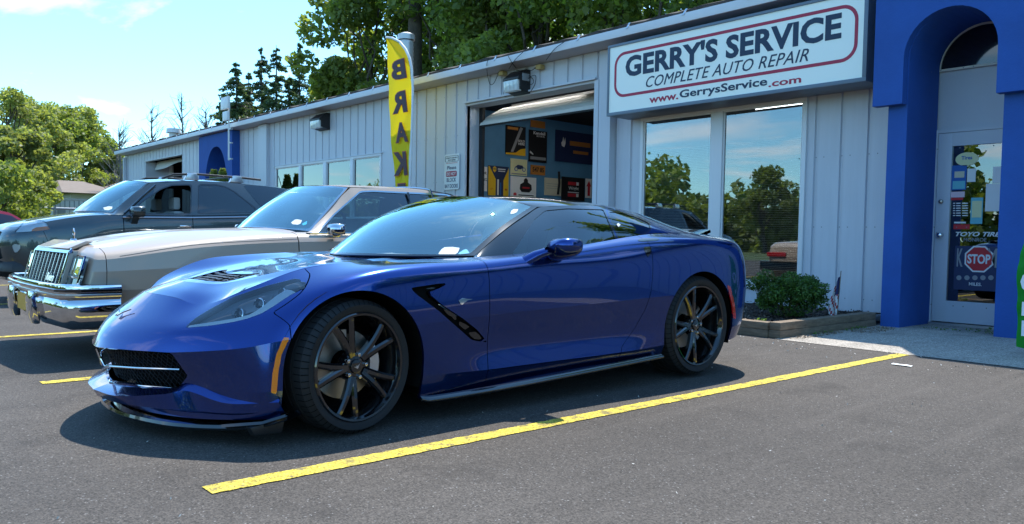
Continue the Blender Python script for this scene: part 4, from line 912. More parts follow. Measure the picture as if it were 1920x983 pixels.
# greenhouse
wbs = [(-.80, 1.98, .975), (-.5, 1.84, .995), (0, 1.76, 1.005), (.5, 1.84, .995), (.80, 1.98, .975)]
wts = [(-.625, 2.44, 1.380), (-.4, 2.36, 1.398), (0, 2.31, 1.408), (.4, 2.36, 1.398), (.625, 2.44, 1.380)]
G = coons(wbs, wts, [wbs[0], (-.715, 2.21, 1.18), wts[0]], [wbs[-1], (.715, 2.21, 1.18), wts[-1]], 30, 16, (0, -.02, .02)); wp = Patch.from_grid(G).face_out((0, 2.6, .8))
uu = np.repeat(np.linspace(-1, 1, 31), 17); vv = np.tile(np.linspace(0, 1, 17), 31)
g1, g2 = wp.cut(np.maximum(np.abs(uu)-.965, np.maximum(.02-vv, vv-.975))); g1.build('windshield', 'screen_glass', sedan); [cutp(g1.offset(.0015), pg, SX, SY)[0].build(nm_, m_, sedan) for nm_, m_, pg in (('screen_paper', 'paper', [(542, 420), (550, 411), (567, 412), (562, 422)]), ('screen_sticker', 'sticker_cyan', [(563, 422), (568, 414), (580, 415), (573, 424)]), ('screen_tag', 'paper', [(632, 369), (640, 362), (646, 363), (638, 370)]))]; g2.build('windshield_frame', 'chrome_dull', sedan, .01)
sb = [(.88, 1.90, .962), (.885, 2.6, .965), (.88, 3.4, .968), (.85, 4.15, .972)]; sr = [(.80, 1.98, .977), (.70, 2.21, 1.18), (.635, 2.46, 1.378), (.645, 2.9, 1.396), (.645, 3.3, 1.396), (.62, 3.75, 1.355), (.60, 4.10, 1.10), (.62, 4.20, .985)]
bcs, rcs = spline(sb, 14), np.concatenate([spline(sr[:3], 8)[:-1], spline(sr[2:6], 8)[:-1], spline(sr[5:], 6)])
G = coons([tuple(p) for p in bcs[::3]]+[tuple(bcs[-1])], [tuple(p) for p in rcs], [sb[0], sr[0]], [sb[-1], sr[-1]], 70, 12, (.012, 0, 0)); sd = Patch.from_grid(G).face_out((0, 3, 1.1))
SG = [(593, 441), (628, 403), (676, 361), (700, 360), (842, 367), (846, 376), (860, 400), (870, 446)]
sg, sdr = cutp(sd, SG, SX, SY); band, sdr = cutp(sdr, SG, SX, SY, 3.0)
both2(sg.offset(-.006), 'side_window', 'car_glass', sedan, 0); both2(band, 'window_trim', 'chrome_dull', sedan, .004)
mtl, vin = sdr.cut(sdr.V[:, 1]-3.34); both2(mtl, 'pillar', 'beige_paint', sedan, .01); both2(vin, 'landau_roof', 'vinyl_roof', sedan, .01)
q = MB(); q.tube([(.876, 3.02, .97), (.69, 3.05, 1.36)], .012, 6); q.build('window_divider', 'gloss_black', sedan)
rg = MB(); xs = np.linspace(-1, 1, 17)
def roofrow(y, hw, z0, zc): return [(hw*x, y if abs(x) < 2 else y, zc-(zc-z0)*abs(x)**2.2) for x in xs]
rg.grid([[(.625*x, 2.31+.13*abs(x)**2, 1.410-.026*abs(x)**2) for x in xs], roofrow(2.6, .640, 1.388, 1.432), roofrow(2.95, .645, 1.396, 1.440), roofrow(3.34, .645, 1.396, 1.435)]); rg.build('roof', 'beige_paint', sedan, smooth=True)
rg = MB(); rg.grid([roofrow(3.34, .648, 1.398, 1.438), roofrow(3.6, .635, 1.376, 1.416), roofrow(3.80, .615, 1.32, 1.36), roofrow(4.0, .60, 1.18, 1.20), roofrow(4.22, .62, .985, .99)]); vr = rg.build('landau_roof', 'vinyl_roof', sedan, smooth=True)
q = MB(); q.grid([[(.5*x, y, z+.008-.02*abs(x)) for x in xs] for y, z in ((3.84, 1.325), (3.99, 1.20), (4.15, 1.045))]); q.build('rear_window', 'dark_glass', vr)
q = MB(); q.tube([(x*1.006, 3.335, z+.008) for x, y, z in roofrow(3.34, .645, 1.396, 1.437)]+[(.70, 3.38, 1.24), (.80, 3.44, 1.08)], .010, 6); q.build('roof_moulding', 'chrome', sedan)
q = MB(); q.tube([(.893, 1.93, .958), (.898, 2.6, .962), (.893, 3.4, .965)], .008, 6); q.build('belt_moulding', 'chrome', sedan)
# nose: grille and lamp clusters
def slope(z): return .135+(z-.45)*.27          # y of the raked front face
GO = .045
q = MB(); q.prism([(slope(.455)-GO+.004, .455), (slope(.455)+.06, .455), (slope(.80)+.06, .80), (slope(.80)-GO+.004, .80)], 0, -.575, .575); q.build('grille_shell', 'beige_paint', sedan, bevel=.006)
gl = MB(); gl.add([(-.52, slope(.47)-GO-.002, .47), (.52, slope(.47)-GO-.002, .47), (.54, slope(.79)-GO-.002, .79), (-.54, slope(.79)-GO-.002, .79)], [(0, 1, 2, 3)]); grl = gl.build('grille', 'matt_black', sedan)
def strip(par, x0, z0, x1, z1, w, m='chrome', n='grille_bar', dy=-.02, dep=.012):
    q = MB(); a = np.array([x0, slope(z0)+dy, z0]); b = np.array([x1, slope(z1)+dy, z1]); e = b-a; e /= np.linalg.norm(e); s_ = np.cross(e, [0, 1, 0])*w/2; k = np.array([0, dep, 0])
    q.add([a-s_, a+s_, b+s_, b-s_, a-s_+k, a+s_+k, b+s_+k, b-s_+k], [(0, 1, 2, 3), (7, 6, 5, 4), (0, 4, 5, 1), (1, 5, 6, 2), (2, 6, 7, 3), (3, 7, 4, 0)]); return q.build(n, m, par)
for k in range(9): t = -1+2*(k+.5)/9; strip(grl, t*.51, .475, t*.53, .775, .016, m='satin_silver', dy=-GO-.016)
hbm = MB()
for k in range(16):
    z = .485+.018*k; hbm.box(-.52, .52, slope(z)-GO-.007, slope(z)-GO-.003, z, z+.0035)
hbm.build('grille_mesh', 'chrome_dull', grl)['kind'] = 'stuff'
for a, b in ((-.55, -.565), (.55, .565)): strip(grl, a, .465, b, .79, .022, n='grille_frame', dy=-GO-.014)
q = MB(); q.prism([(slope(.79)-GO-.02, .782), (slope(.79)-GO+.012, .818), (slope(.79)-GO+.02, .782)], 0, -.575, .575); q.build('grille_frame', 'chrome', grl)
t_ = text_mesh('Riviera', .085, 'chrome', grl, (.30, slope(.58)-GO-.025, .57), (math.pi/2-.27, 0, 0), .004, 1.0, .3, .0015, name='grille_script')
for s in (1, -1):
    h = MB(); x0, x1 = s*.59, s*.885
    h.add([(x0, slope(.48)-.008, .48), (x1, slope(.48)+.012, .48), (x1, slope(.76)+.012, .755), (x0, slope(.76)-.008, .76)], [(0, 1, 2, 3)]); hl = h.build('headlight', 'lamp_dark', sedan)
    for (c, w_, z0, z1) in ((s*.665, .105, .635, .745), (s*.80, .105, .635, .745)):
        q = MB(); q.add([(c-w_/2, slope(z0)-.014, z0), (c+w_/2, slope(z0)-.014, z0), (c+w_/2, slope(z1)-.014, z1), (c-w_/2, slope(z1)-.014, z1), (c-w_/2*.6, slope(z0)+.02, z0+.03), (c+w_/2*.6, slope(z0)+.02, z0+.03), (c+w_/2*.6, slope(z1)+.02, z1-.03), (c-w_/2*.6, slope(z1)+.02, z1-.03)], [(0, 1, 5, 4), (1, 2, 6, 5), (2, 3, 7, 6), (3, 0, 4, 7), (4, 5, 6, 7)]); q.build('lamp_bowl', 'chrome_dull', hl)
        q = MB(); q.quad((c-w_/2, slope(z0)-.018, z0), (c+w_/2, slope(z0)-.018, z0), (c+w_/2, slope(z1)-.018, z1), (c-w_/2, slope(z1)-.018, z1)); q.build('lamp_lens', 'lamp_glass', hl)
    q = MB(); q.add([(s*.60, slope(.50)-.012, .50), (s*.87, slope(.50)+.004, .50), (s*.87, slope(.60)+.004, .60), (s*.60, slope(.60)-.012, .60)], [(0, 1, 2, 3)]); q.build('turn_lamp', 'lamp_glass', hl)
    for (a, b, c, d_) in ((.585, .77, .89, .765), (.585, .615, .885, .615), (.585, .48, .885, .48), (.583, .47, .59, .77), (.735, .62, .735, .765), (.888, .48, .892, .76)): strip(hl, s*a, b, s*c, d_, .011, n='lamp_bezel')
q = MB(); q.prism([(.30, .872), (.175, .815), (.20, .80), (.36, .868)], 0, -.52, .52); q.build('header_panel', 'beige_paint', sedan, bevel=.008)
q = MB(); q.cyl((0, .335, .872), .028, .012, 2, 14, .02); q.cyl((0, .335, .884), .007, .03, 2, 8); q.tube([(.022*math.cos(a), .335, .935+.028*math.sin(a)) for a in np.linspace(0, 2*math.pi, 17)], .005, 6, caps=False); q.cyl((0, .331, .935), .012, .008, 1, 10); q.build('hood_ornament', 'chrome', sedan, smooth=40)
# bumpers
def sweep(path, sec, smooth=30):
    path = [np.array(p, float) for p in path]; out = []
    for i, p in enumerate(path):
        a = path[max(i-1, 0)]; b = path[min(i+1, len(path)-1)]; t = (b-a)/np.linalg.norm(b-a); nrm = np.array([t[1], -t[0]])
        out.append([(p[0]+nrm[0]*o, p[1]+nrm[1]*o, z) for o, z in sec])
    m_ = MB(); m_.grid(out); return m_
path = [(-.955, .42), (-.955, .16), (-.93, .085), (-.86, .05), (-.45, .015), (0, .005), (.45, .015), (.86, .05), (.93, .085), (.955, .16), (.955, .42)]
bmp = sweep(path, [(-.04, .565), (.0, .575), (.022, .565), (.026, .545), (.026, .485), (.018, .475), (-.03, .475)]).build('front_bumper', 'chrome', sedan, smooth=40)
sweep(path, [(.026, .542), (.036, .538), (.036, .522), (.026, .518)]).build('rub_strip', 'gloss_black', bmp); sweep(path, [(.026, .505), (.034, .503), (.034, .495), (.026, .492)]).build('rub_strip', 'satin_silver', bmp)
sweep(path, [(-.01, .478), (.008, .468), (.012, .40), (.004, .33), (-.03, .265), (-.07, .25)]).build('bumper_valance', 'chrome', bmp, smooth=60)
for x in (-.40, .33):
    q = MB(); q.prism([(-.045, .50), (-.055, .44), (-.05, .33), (-.02, .255), (.02, .255), (.02, .50)], 0, x-.065, x+.065); q.build('bumper_guard', 'chrome', bmp, bevel=.012)
pl = bx(bmp, 'number_plate', 'plate_orange', -.24, .16, -.018, -.010, .33, .46)
for s in (1,):
    q = MB(); q.box(-.92, .92, 5.20, 5.30, .42, .60); rb_ = q.build('rear_bumper', 'chrome', sedan, bevel=.02)
    for (x0, x1) in ((-.84, -.46), (.46, .84)): bx(rb_, 'tail_lamp', 'red_lens', x0, x1, 5.16, 5.195, .68, .76, .01)
    bx(rb_, 'trunk_plate', 'plate_orange', -.16, .16, 5.19, 5.20, .64, .80)
# mirrors, interior, wheels
for s in (1, -1):
    q = MB(); q.grid([[(s*(.985+.085*math.copysign(abs(math.cos(a))**.6, math.cos(a))*k), y, .995+.05*math.copysign(abs(math.sin(a))**.6, math.sin(a))*k) for a in np.linspace(0, 2*math.pi, 21)] for y, k in ((2.055, .3), (2.07, .8), (2.11, 1.0), (2.16, 1.0), (2.17, .92))]); mi = q.build('door_mirror', 'chrome', sedan, smooth=50)
    q = MB(); q.prism([(.93-.0, .955), (1.0, .955), (1.02, .93), (.94, .935)], 1, 2.08, 2.15); o_ = q.build('mirror_foot', 'chrome', mi)
    if s < 0: o_.scale.x = -1
    q = MB(); q.quad((s*.91, 2.172, .95), (s*1.06, 2.172, .95), (s*1.06, 2.172, 1.04), (s*.91, 2.172, 1.04)); q.build('mirror_glass', 'lamp_dark', mi)
q = MB(); q.box(-.8, .8, 2.0, 4.2, .25, .33); q.box(-.82, .82, 1.95, 2.02, .3, .93); q.build('cabin_tub', 'interior_dark', sedan)
q = MB(); q.box(-.78, .78, 1.95, 2.30, .80, .975); da = q.build('dashboard', 'interior_grey', sedan, bevel=.03)
slab('dash_paper', 'paper', (.40, 2.05, .985), .20, .12, .3, .3, da); slab('dash_paper', 'sticker_cyan', (.53, 2.08, .99), .10, .09, .3, .3, da)
q = MB(); q.tube([(math.cos(a)*.19, 0, math.sin(a)*.19) for a in np.linspace(0, 2*math.pi, 25)], .013, 8, caps=False); q.build('steering_wheel', 'interior_dark', sedan, smooth=True, loc=(.38, 2.42, .98), rot=(-.4, 0, 0))
for s in (1, -1):
    q = MB(); q.box(s*.38-.28, s*.38+.28, 2.95, 3.15, .4, 1.12); q.build('seat', 'interior_grey', sedan, bevel=.05)
q = MB(); q.box(-.7, .7, .5, 4.7, .2, .26); q.build('underbody', 'matt_black', sedan)
def plain_wheel(root, cy, R, xo, w=.2, hub='chrome_dull'):
    for s in (1, -1):
        t = MB(); t.revolve([(s*(xo-w), R*.6), (s*(xo-w), R*.93), (s*(xo-w+.03), R), (s*(xo-.03), R), (s*xo, R*.93), (s*(xo+.005), R*.8), (s*(xo-.01), R*.62)], 40); o = t.build('wheel', 'rubber', root, smooth=30, loc=(0, cy, R))
        t = MB(); t.revolve([(s*(xo-.01), R*.63), (s*(xo-.02), R*.58), (s*(xo-.05), R*.5), (s*(xo-.03), R*.2), (s*(xo-.0), R*.12), (s*(xo), .001)], 32); t.build('wheel_cover', hub, o, smooth=30)
plain_wheel(sedan, 1.02, .345, .90); plain_wheel(sedan, 3.92, .345, .88)
# ================================================================== dark grey SUV
mat('suv_paint', (0.045, 0.066, 0.075), rough=0.26, metal=0.6, coat=1.0)
UX, UY = -12.38, 1.70
suv = thing('parked_suv', 'dark grey SUV with roof rails and its driver window open', 'car', (UX, UY, 0))
urows = [
 [(.16,0,.30),(.20,.5,.30),(.34,.80,.32),(.52,.90,.36),(1.0,.93,.38),(1.45,.93,.33),(2.35,.93,.33),(3.2,.94,.34),(3.75,.94,.36),(4.4,.90,.42),(4.68,.6,.44),(4.70,0,.44)],
 [(.05,0,.52),(.09,.5,.52),(.22,.80,.53),(.48,.95,.54),(1.0,.975,.56),(1.45,.965,.56),(2.35,.965,.56),(3.2,.975,.56),(3.75,.98,.58),(4.5,.92,.60),(4.76,.6,.60),(4.79,0,.60)],
 [(.02,0,.74),(.06,.5,.74),(.18,.80,.75),(.46,.95,.77),(1.0,.985,.80),(1.45,.965,.80),(2.35,.965,.80),(3.2,.975,.81),(3.75,.985,.82),(4.5,.925,.84),(4.75,.6,.84),(4.78,0,.84)],
 [(.07,0,.90),(.10,.5,.90),(.20,.78,.91),(.46,.93,.95),(1.0,.965,1.02),(1.45,.955,1.06),(2.35,.955,1.08),(3.2,.96,1.11),(3.75,.96,1.12),(4.45,.90,1.14),(4.68,.6,1.14),(4.71,0,1.14)],
 [(.14,0,.975),(.17,.48,.975),(.28,.72,.985),(.50,.87,1.04),(.95,.90,1.135),(1.40,.91,1.165),(2.35,.915,1.18),(3.2,.91,1.22),(3.75,.90,1.24),(4.40,.85,1.26),(4.60,.55,1.27),(4.64,0,1.27)]]
us = surf(urows, 8, 5, it=4, ends=2)
d = np.full(len(us.V), -9.)
for cy in (1.02, 3.72):
    low = us.V[:, 2] < .42; e = .43-np.hypot(us.V[:, 1]-cy, us.V[:, 2]-.42); f_ = .43-np.abs(us.V[:, 1]-cy); d = np.maximum(d, np.where(low, f_, e))
usc = us.cut(d)[0]
uh = surf([urows[4][:6], [(.26,0,1.03),(.28,.4,1.03),(.36,.55,1.04),(.55,.66,1.09),(.95,.70,1.165),(1.36,.72,1.205)], [(.40,0,1.07),(.42,.2,1.07),(.5,.3,1.08),(.65,.35,1.115),(.95,.38,1.17),(1.22,.40,1.215)], [(.5,0,1.09),(.58,0,1.11),(.68,0,1.13),(.8,0,1.15),(.98,0,1.185),(1.14,0,1.215)]], 8, 5, it=4, ends=1, top=True)
UHL = [(25, 436), (44.5, 415), (64, 411), (84, 413.5), (95, 431), (58, 434)]
um = lambda V: (V[:, 1] < .9)
ulamp, usc = cutp(usc, UHL, UX, UY, 0, um); ul2, uh = cutp(uh, UHL, UX, UY, 0, um)
UF = [(20, 456), (38, 459), (38, 466), (32, 474), (24, 474)]
ufog, usc = cutp(usc, UF, UX, UY, 0, um)
a_, b_ = usc.cut(usc.V[:, 1]-1.445); b_ = b_.cut(-(b_.V[:, 1]-1.455))[0]; d1, c_ = b_.cut(b_.V[:, 1]-2.355); c_ = c_.cut(-(c_.V[:, 1]-2.365))[0]; d2, e_ = c_.cut(c_.V[:, 1]-3.33); e_ = e_.cut(-(e_.V[:, 1]-3.34))[0]
fb, fw_ = a_.cut(a_.V[:, 1]-.52-(a_.V[:, 2]-.9)*.35*-1)
Patch.join([fb, fb.mirror()]).build('front_bumper', 'suv_paint', suv, .012); both2(fw_.cut(-(fw_.V[:, 1]-.525-(fw_.V[:, 2]-.9)*-.35))[0], 'front_wing', 'suv_paint', suv)
both2(d1, 'front_door', 'suv_paint', suv); both2(d2, 'rear_door', 'suv_paint', suv); Patch.join([e_, e_.mirror()]).build('rear_quarter', 'suv_paint', suv, .012)
Patch.join([uh, uh.mirror()]).build('hood', 'suv_paint', suv, 0); Patch.join([usc.offset(-.02), usc.offset(-.02).mirror()]).build('inner_shell', 'matt_black', suv)
for mir in (0, 1):
    f = (lambda p: p.mirror()) if mir else (lambda p: p); cov = Patch.join([ulamp, ul2]); l = f(cov.offset(.002)).build('headlight', 'lamp_glass', suv); f(cov.offset(-.02)).build('lamp_reflector', 'lamp_silver', l)
    am_, _ = cutp(cov.offset(-.012), [(56, 434), (64, 427), (92, 424), (97, 431)], UX, UY); f(am_).build('turn_lens', 'amber', l)
    l = f(ufog.offset(.002)).build('fog_lamp', 'lamp_glass', suv); f(ufog.offset(-.015)).build('lamp_reflector', 'lamp_silver', l)
gq = MB(); gq.prism([(-.48, .90), (-.40, .80), (.40, .80), (.48, .90), (.40, .965), (-.40, .965)], 1, .055, .085); ug = gq.build('grille', 'matt_black', suv)
q = MB(); q.prism([(-.42, .905), (-.06, .88), (.06, .88), (.42, .905), (.42, .93), (.06, .915), (-.06, .915), (-.42, .93)], 1, .035, .075); q.build('grille_bar', 'chrome', ug, bevel=.006)
q = MB(); q.box(-.55, .55, .02, .07, .56, .70); q.build('lower_intake', 'matt_black', suv)
sweep([(-.90, .46), (-.80, .20), (-.5, .06), (0, .0), (.5, .06), (.80, .20), (.90, .46)], [(-.02, .56), (.015, .52), (.02, .42), (-.03, .36), (-.10, .34)]).build('bumper_guard', 'satin_black', suv, smooth=40)
# greenhouse
wbs = [(-.82, 1.35, 1.178), (-.5, 1.16, 1.205), (0, 1.08, 1.215), (.5, 1.16, 1.205), (.82, 1.35, 1.178)]; wts = [(-.655, 1.86, 1.632), (-.4, 1.78, 1.66), (0, 1.73, 1.675), (.4, 1.78, 1.66), (.655, 1.86, 1.632)]
G = coons(wbs, wts, [wbs[0], wts[0]], [wbs[-1], wts[-1]], 30, 16, (0, -.02, .03)); wp = Patch.from_grid(G).face_out((0, 2.6, .9))
uu = np.repeat(np.linspace(-1, 1, 31), 17); vv = np.tile(np.linspace(0, 1, 17), 31)
g1, g2 = wp.cut(np.maximum(np.abs(uu)-.955, np.maximum(.03-vv, vv-.975))); g1.build('windshield', 'screen_glass', suv); cutp(g1.offset(.0015), [(190, 393), (197, 386), (214, 388), (207, 395)], UX, UY)[0].build('screen_paper', 'paper', suv); g2.build('windshield_frame', 'suv_paint', suv, .01)
sb = [(.91, 1.30, 1.165), (.925, 1.9, 1.175), (.925, 2.6, 1.195), (.915, 3.4, 1.235), (.88, 4.45, 1.27)]; sr1 = [(.82, 1.35, 1.18), (.75, 1.6, 1.42), (.66, 1.88, 1.635)]; sr2 = [(.66, 1.88, 1.635), (.70, 2.4, 1.685), (.71, 3.0, 1.69), (.69, 3.7, 1.66), (.665, 4.3, 1.60)]; sr3 = [(.665, 4.3, 1.60), (.72, 4.45, 1.45), (.80, 4.58, 1.28)]
rcs = np.concatenate([spline(sr1, 8)[:-1], spline(sr2, 8)[:-1], spline(sr3, 6)]); bcs = spline(sb, 10)
G = coons([tuple(p) for p in bcs[::3]]+[tuple(bcs[-1])], [tuple(p) for p in rcs], [sb[0], tuple(rcs[0])], [sb[-1], tuple(rcs[-1])], 80, 14, (.02, 0, 0)); sd = Patch.from_grid(G).face_out((0, 3, 1.3))
W1 = [(258, 401), (256, 390), (272, 376), (303, 355), (322, 348.5), (358, 347.5), (357, 400)]; W2 = [(372.5, 399.5), (373.5, 347), (406, 347.5), (424, 352), (440, 361), (479, 392), (477, 397)]; W3 = [(455, 347), (512, 350), (540, 358), (548, 362), (520, 375), (488, 387)]
w1, sdr = cutp(sd, W1, UX, UY); w2, sdr = cutp(sdr, W2, UX, UY); w3, sdr = cutp(sdr, W3, UX, UY)
fr1, sdr = cutp(sdr, W1, UX, UY, 2.2); fr2, sdr = cutp(sdr, W2, UX, UY, 2.2)
both2(Patch.join([fr1, fr2]), 'window_surround', 'gloss_black', suv, .004); both2(sdr, 'pillar', 'suv_paint', suv, .01)
w1.mirror().offset(-.004).build('side_window', 'car_glass', suv); both2(w2.offset(-.004), 'rear_side_window', 'dark_glass', suv, 0); both2(w3.offset(.002), 'quarter_window', 'dark_glass', suv, 0)
q = MB(); q.tube([(.913, 2.09-.62, 1.19), (.80, 1.72, 1.42), (.72, 1.93, 1.60)], .012, 6); q.build('quarter_light_bar', 'gloss_black', suv)
rg = MB(); rr_ = lambda y, hw, z0, zc: [(hw*x, y, zc-(zc-z0)*abs(x)**2.4) for x in xs]
rg.grid([[(.655*x, 1.73+.13*abs(x)**2, 1.677-.044*abs(x)**2) for x in xs], rr_(2.1, .685, 1.662, 1.715), rr_(2.6, .705, 1.69, 1.74), rr_(3.2, .705, 1.685, 1.735), rr_(3.8, .685, 1.652, 1.70), rr_(4.3, .665, 1.60, 1.63), rr_(4.34, .66, 1.56, 1.58)]); rg.build('roof', 'suv_paint', suv, smooth=True)
q = MB(); q.grid([[(.62*x, 4.34, 1.57) for x in xs], [(.78*x, 4.62-.03*abs(x), 1.28) for x in xs]]); q.build('rear_window', 'dark_glass', suv)
q = MB(); q.tube([(.945, 1.44, 1.135), (.955, 2.35, 1.155), (.95, 3.34, 1.195)], .008, 6); q.build('belt_moulding', 'chrome', suv)
q = MB(); q.tube([(-.945, 1.44, 1.135), (-.955, 2.35, 1.155), (-.95, 3.34, 1.195)], .008, 6); q.build('belt_moulding', 'chrome', suv)
for s in (1, -1):
    rk = MB(); rk.tube([(s*.62, 2.05, 1.70), (s*.62, 2.2, 1.765), (s*.62, 2.5, 1.79), (s*.62, 3.2, 1.78), (s*.62, 3.5, 1.765)], .016, 8); ro = rk.build('roof_rail', 'satin_black', suv, smooth=True)
    for y in (2.42, 3.08):
        q = MB(); q.prism([(y-.08, 1.70), (y+.13, 1.70), (y+.10, 1.80), (y-.02, 1.80)], 0, s*.60, s*.67); q.build('rail_foot', 'satin_silver', ro, bevel=.008)
for y in (2.47, 3.13): q = MB(); q.box(-.6, .6, y-.03, y+.03, 1.79, 1.81); q.build('cross_bar', 'satin_black', suv, bevel=.006)
q = MB(); q.tube([(.3, 4.0, 1.66), (.42, 3.88, 1.86)], .006, 6); q.build('aerial', 'satin_black', suv)
for s in (1, -1):
    q = MB(); q.grid([[(s*(1.06+.10*math.copysign(abs(math.cos(a))**.6, math.cos(a))*k), y, 1.215+.075*math.copysign(abs(math.sin(a))**.6, math.sin(a))*k) for a in np.linspace(0, 2*math.pi, 21)] for y, k in ((1.50, .35), (1.52, .85), (1.58, 1.0), (1.66, 1.0), (1.67, .9))]); mi = q.build('door_mirror', 'suv_paint', suv, smooth=50)
    q = MB(); q.prism([(.90, 1.06), (1.0, 1.16), (1.05, 1.16), (.96, 1.05)], 1, 1.54, 1.62); o_ = q.build('mirror_arm', 'suv_paint', mi)
    if s < 0: o_.scale.x = -1
    q = MB(); q.box(s*.962-.02, s*.962+.02, 2.17, 2.33, 1.015, 1.045); q.build('door_handle', 'chrome', suv, bevel=.008)
q = MB(); q.box(-.85, .85, 1.3, 4.4, .35, .45); q.build('cabin_tub', 'interior_dark', suv)
q = MB(); q.box(-.78, .78, 1.30, 1.65, 1.0, 1.17); da = q.build('dashboard', 'interior_dark', suv, bevel=.03); slab('dash_paper', 'paper', (.35, 1.35, 1.18), .18, .12, .3, .25, da)
for s in (1, -1):
    q = MB(); q.box(s*.40-.24, s*.40+.24, 2.2, 2.36, .5, 1.25); st_ = q.build('seat', 'interior_grey', suv, bevel=.05); q = MB(); q.box(s*.40-.12, s*.40+.12, 2.24, 2.34, 1.27, 1.45); q.build('head_rest', 'interior_grey', st_, bevel=.035)
q = MB(); q.box(-.75, .75, .4, 4.4, .28, .35); q.build('underbody', 'matt_black', suv)
plain_wheel(suv, 1.02, .365, .95, .24, 'satin_silver'); plain_wheel(suv, 3.72, .365, .95, .24, 'satin_silver')
# ================================================================== door leaf and what is stuck on it
def px_rect(x0, y0, x1, y1, Y): a = on_y(x0, y0, Y); b = on_y(x1, y1, Y); return a[0], b[0], b[2], a[2]
def col(name, c, **k):
    if name not in MAT: mat(name, c, rough=k.pop('rough', .6), **k)
    return name
col('print_white', (.78, .80, .80)); col('print_black', (.012, .012, .014)); col('print_navy', (.015, .03, .10)); col('print_blue', (.02, .12, .42)); col('print_red', (.55, .02, .03)); col('print_yellow', (.80, .50, .02))
col('print_pale_yellow', (.72, .72, .42)); col('print_cyan', (.15, .50, .58)); col('print_pink', (.75, .55, .62)); col('print_orange', (.50, .20, .04)); col('print_cream', (.62, .58, .44)); col('print_grey', (.28, .30, .32)); col('sign_face', (.90, .93, .84), rough=.35); col('sign_navy', (.014, .035, .075)); col('sign_crimson', (.42, .03, .07)); col('sign_frame', (.13, .17, .22), rough=.4)
leaf_d = bx(dp, 'door', 'door_paint', -3.825, -3.67, DY-.03, DY+.02, .04, 2.255, .004)
def sub(name, m, x0, x1, y0, y1, z0, z1, par=None, bev=0): return bx(par or leaf_d, name, m, x0, x1, y0, y1, z0, z1, bev)
q = MB(); q.box(-3.67, -2.89, DY-.03, DY+.02, .04, .29); q.build('bottom_rail', 'door_paint', leaf_d); q = MB(); q.box(-3.67, -2.89, DY-.03, DY+.02, 2.10, 2.255); q.build('top_rail', 'door_paint', leaf_d)
sub('pane', 'door_glass', -3.668, -2.9, DY-.006, DY, .291, 2.098)
# glass stays third level at most: decals are parts of the surround
def decal(name, m, x0, y0, x1, y1, dy=.010): a, b, c, d = px_rect(x0, y0, x1, y1, DY-dy); q = MB(); q.box(a, b, DY-dy-.001, DY-dy, c, d); return q.build(name, m, dp)
def fit_text(txt, m, par, x0, x1, z0, z1, Y, name='lettering', ex=.002, wall='y', **k):
    """lettering scaled to fill the rectangle"""
    o = text_mesh(txt, 1.0, m, par, (0, 0, 0), (0, 0, 0), ex, name=name, **k); me = o.data
    v = np.empty(len(me.vertices)*3); me.vertices.foreach_get('co', v); v = v.reshape(-1, 3); lo, hi = v.min(0), v.max(0); s = (hi-lo); s[s == 0] = 1
    u = (v[:, 0]-lo[0])/s[0]*(x1-x0)+x0; w = (v[:, 1]-lo[1])/s[1]*(z1-z0)+z0; dpt = v[:, 2]
    n = np.stack([u, Y-dpt, w], 1) if wall == 'y' else np.stack([Y+dpt, u, w], 1)
    me.vertices.foreach_set('co', n.reshape(-1)); me.update(); return o
def px_text(txt, m, par, l, tl, r, bl, Y, **k):   # l,r left/right photo x; tl/bl top/bottom photo y at the left edge
    x0 = on_y(l, tl, Y)[0]; x1 = on_y(r, tl, Y)[0]; z1 = on_y(l, tl, Y)[2]; z0 = on_y(l, bl, Y)[2]; return fit_text(txt, m, par, x0, x1, z0, z1, Y, **k)
q = MB(); a, b, c, d = px_rect(1792, 287, 1834, 310, DY-.01); q.prism([((a+b)/2+(b-a)/2*math.cos(t), (c+d)/2+(d-c)/2*math.sin(t)) for t in np.linspace(0, 2*math.pi, 28)[:-1]], 1, DY-.011, DY-.010); q.build('oval_sticker', 'print_pale_yellow', dp)
px_text('Tires', 'print_blue', dp, 1803, 293, 1823, 300, DY-.012, offset=.02)
decal('membership_sticker', 'print_blue', 1785, 311, 1811, 356); decal('sticker_photo', 'print_cream', 1790, 322, 1808, 333, .012); decal('sticker_band', 'print_cyan', 1786.5, 340, 1809, 354, .012)
decal('notice', 'print_white', 1814, 317, 1829, 341); decal('notice', 'print_white', 1862, 313, 1886, 343); decal('notice', 'print_white', 1849, 345, 1886, 396)
decal('pink_sticker', 'print_pink', 1783, 360, 1808.5, 370); decal('red_band', 'print_red', 1783.5, 371, 1806, 375); decal('card_strip', 'print_cyan', 1821, 371, 1841.5, 420); decal('card_face', 'print_pale_yellow', 1823, 377, 1840, 408, .012)
for k in range(6):
    for (u, v) in ((1787, 1791), (1793, 1801), (1804, 1815)): decal('hours_line', 'print_white', u, 380.5+k*4.6, v, 382.2+k*4.6)
decal('hours_footer', 'print_white', 1789, 416, 1811, 419); decal('red_band', 'print_red', 1788, 421, 1818, 430)
px_text('TOYO TIRES', 'print_white', dp, 1792, 434.8, 1884, 443.2, DY-.012, offset=.03, shear=.3)
px_text('MONROE', 'print_grey', dp, 1807, 446, 1850, 453, DY-.012, offset=.01).name = 'faint_lettering'
decal('brake_poster', 'print_navy', 1791, 461, 1884, 548); px_text('K', 'print_grey', dp, 1795, 466, 1806, 500, DY-.0125, offset=.02, name='poster_letter'); px_text('M', 'print_grey', dp, 1852, 466, 1870, 502, DY-.0125, offset=.02, name='poster_letter')
cx, cz = on_y(1835.5, 486, DY-.013)[[0, 2]]; rr = .155
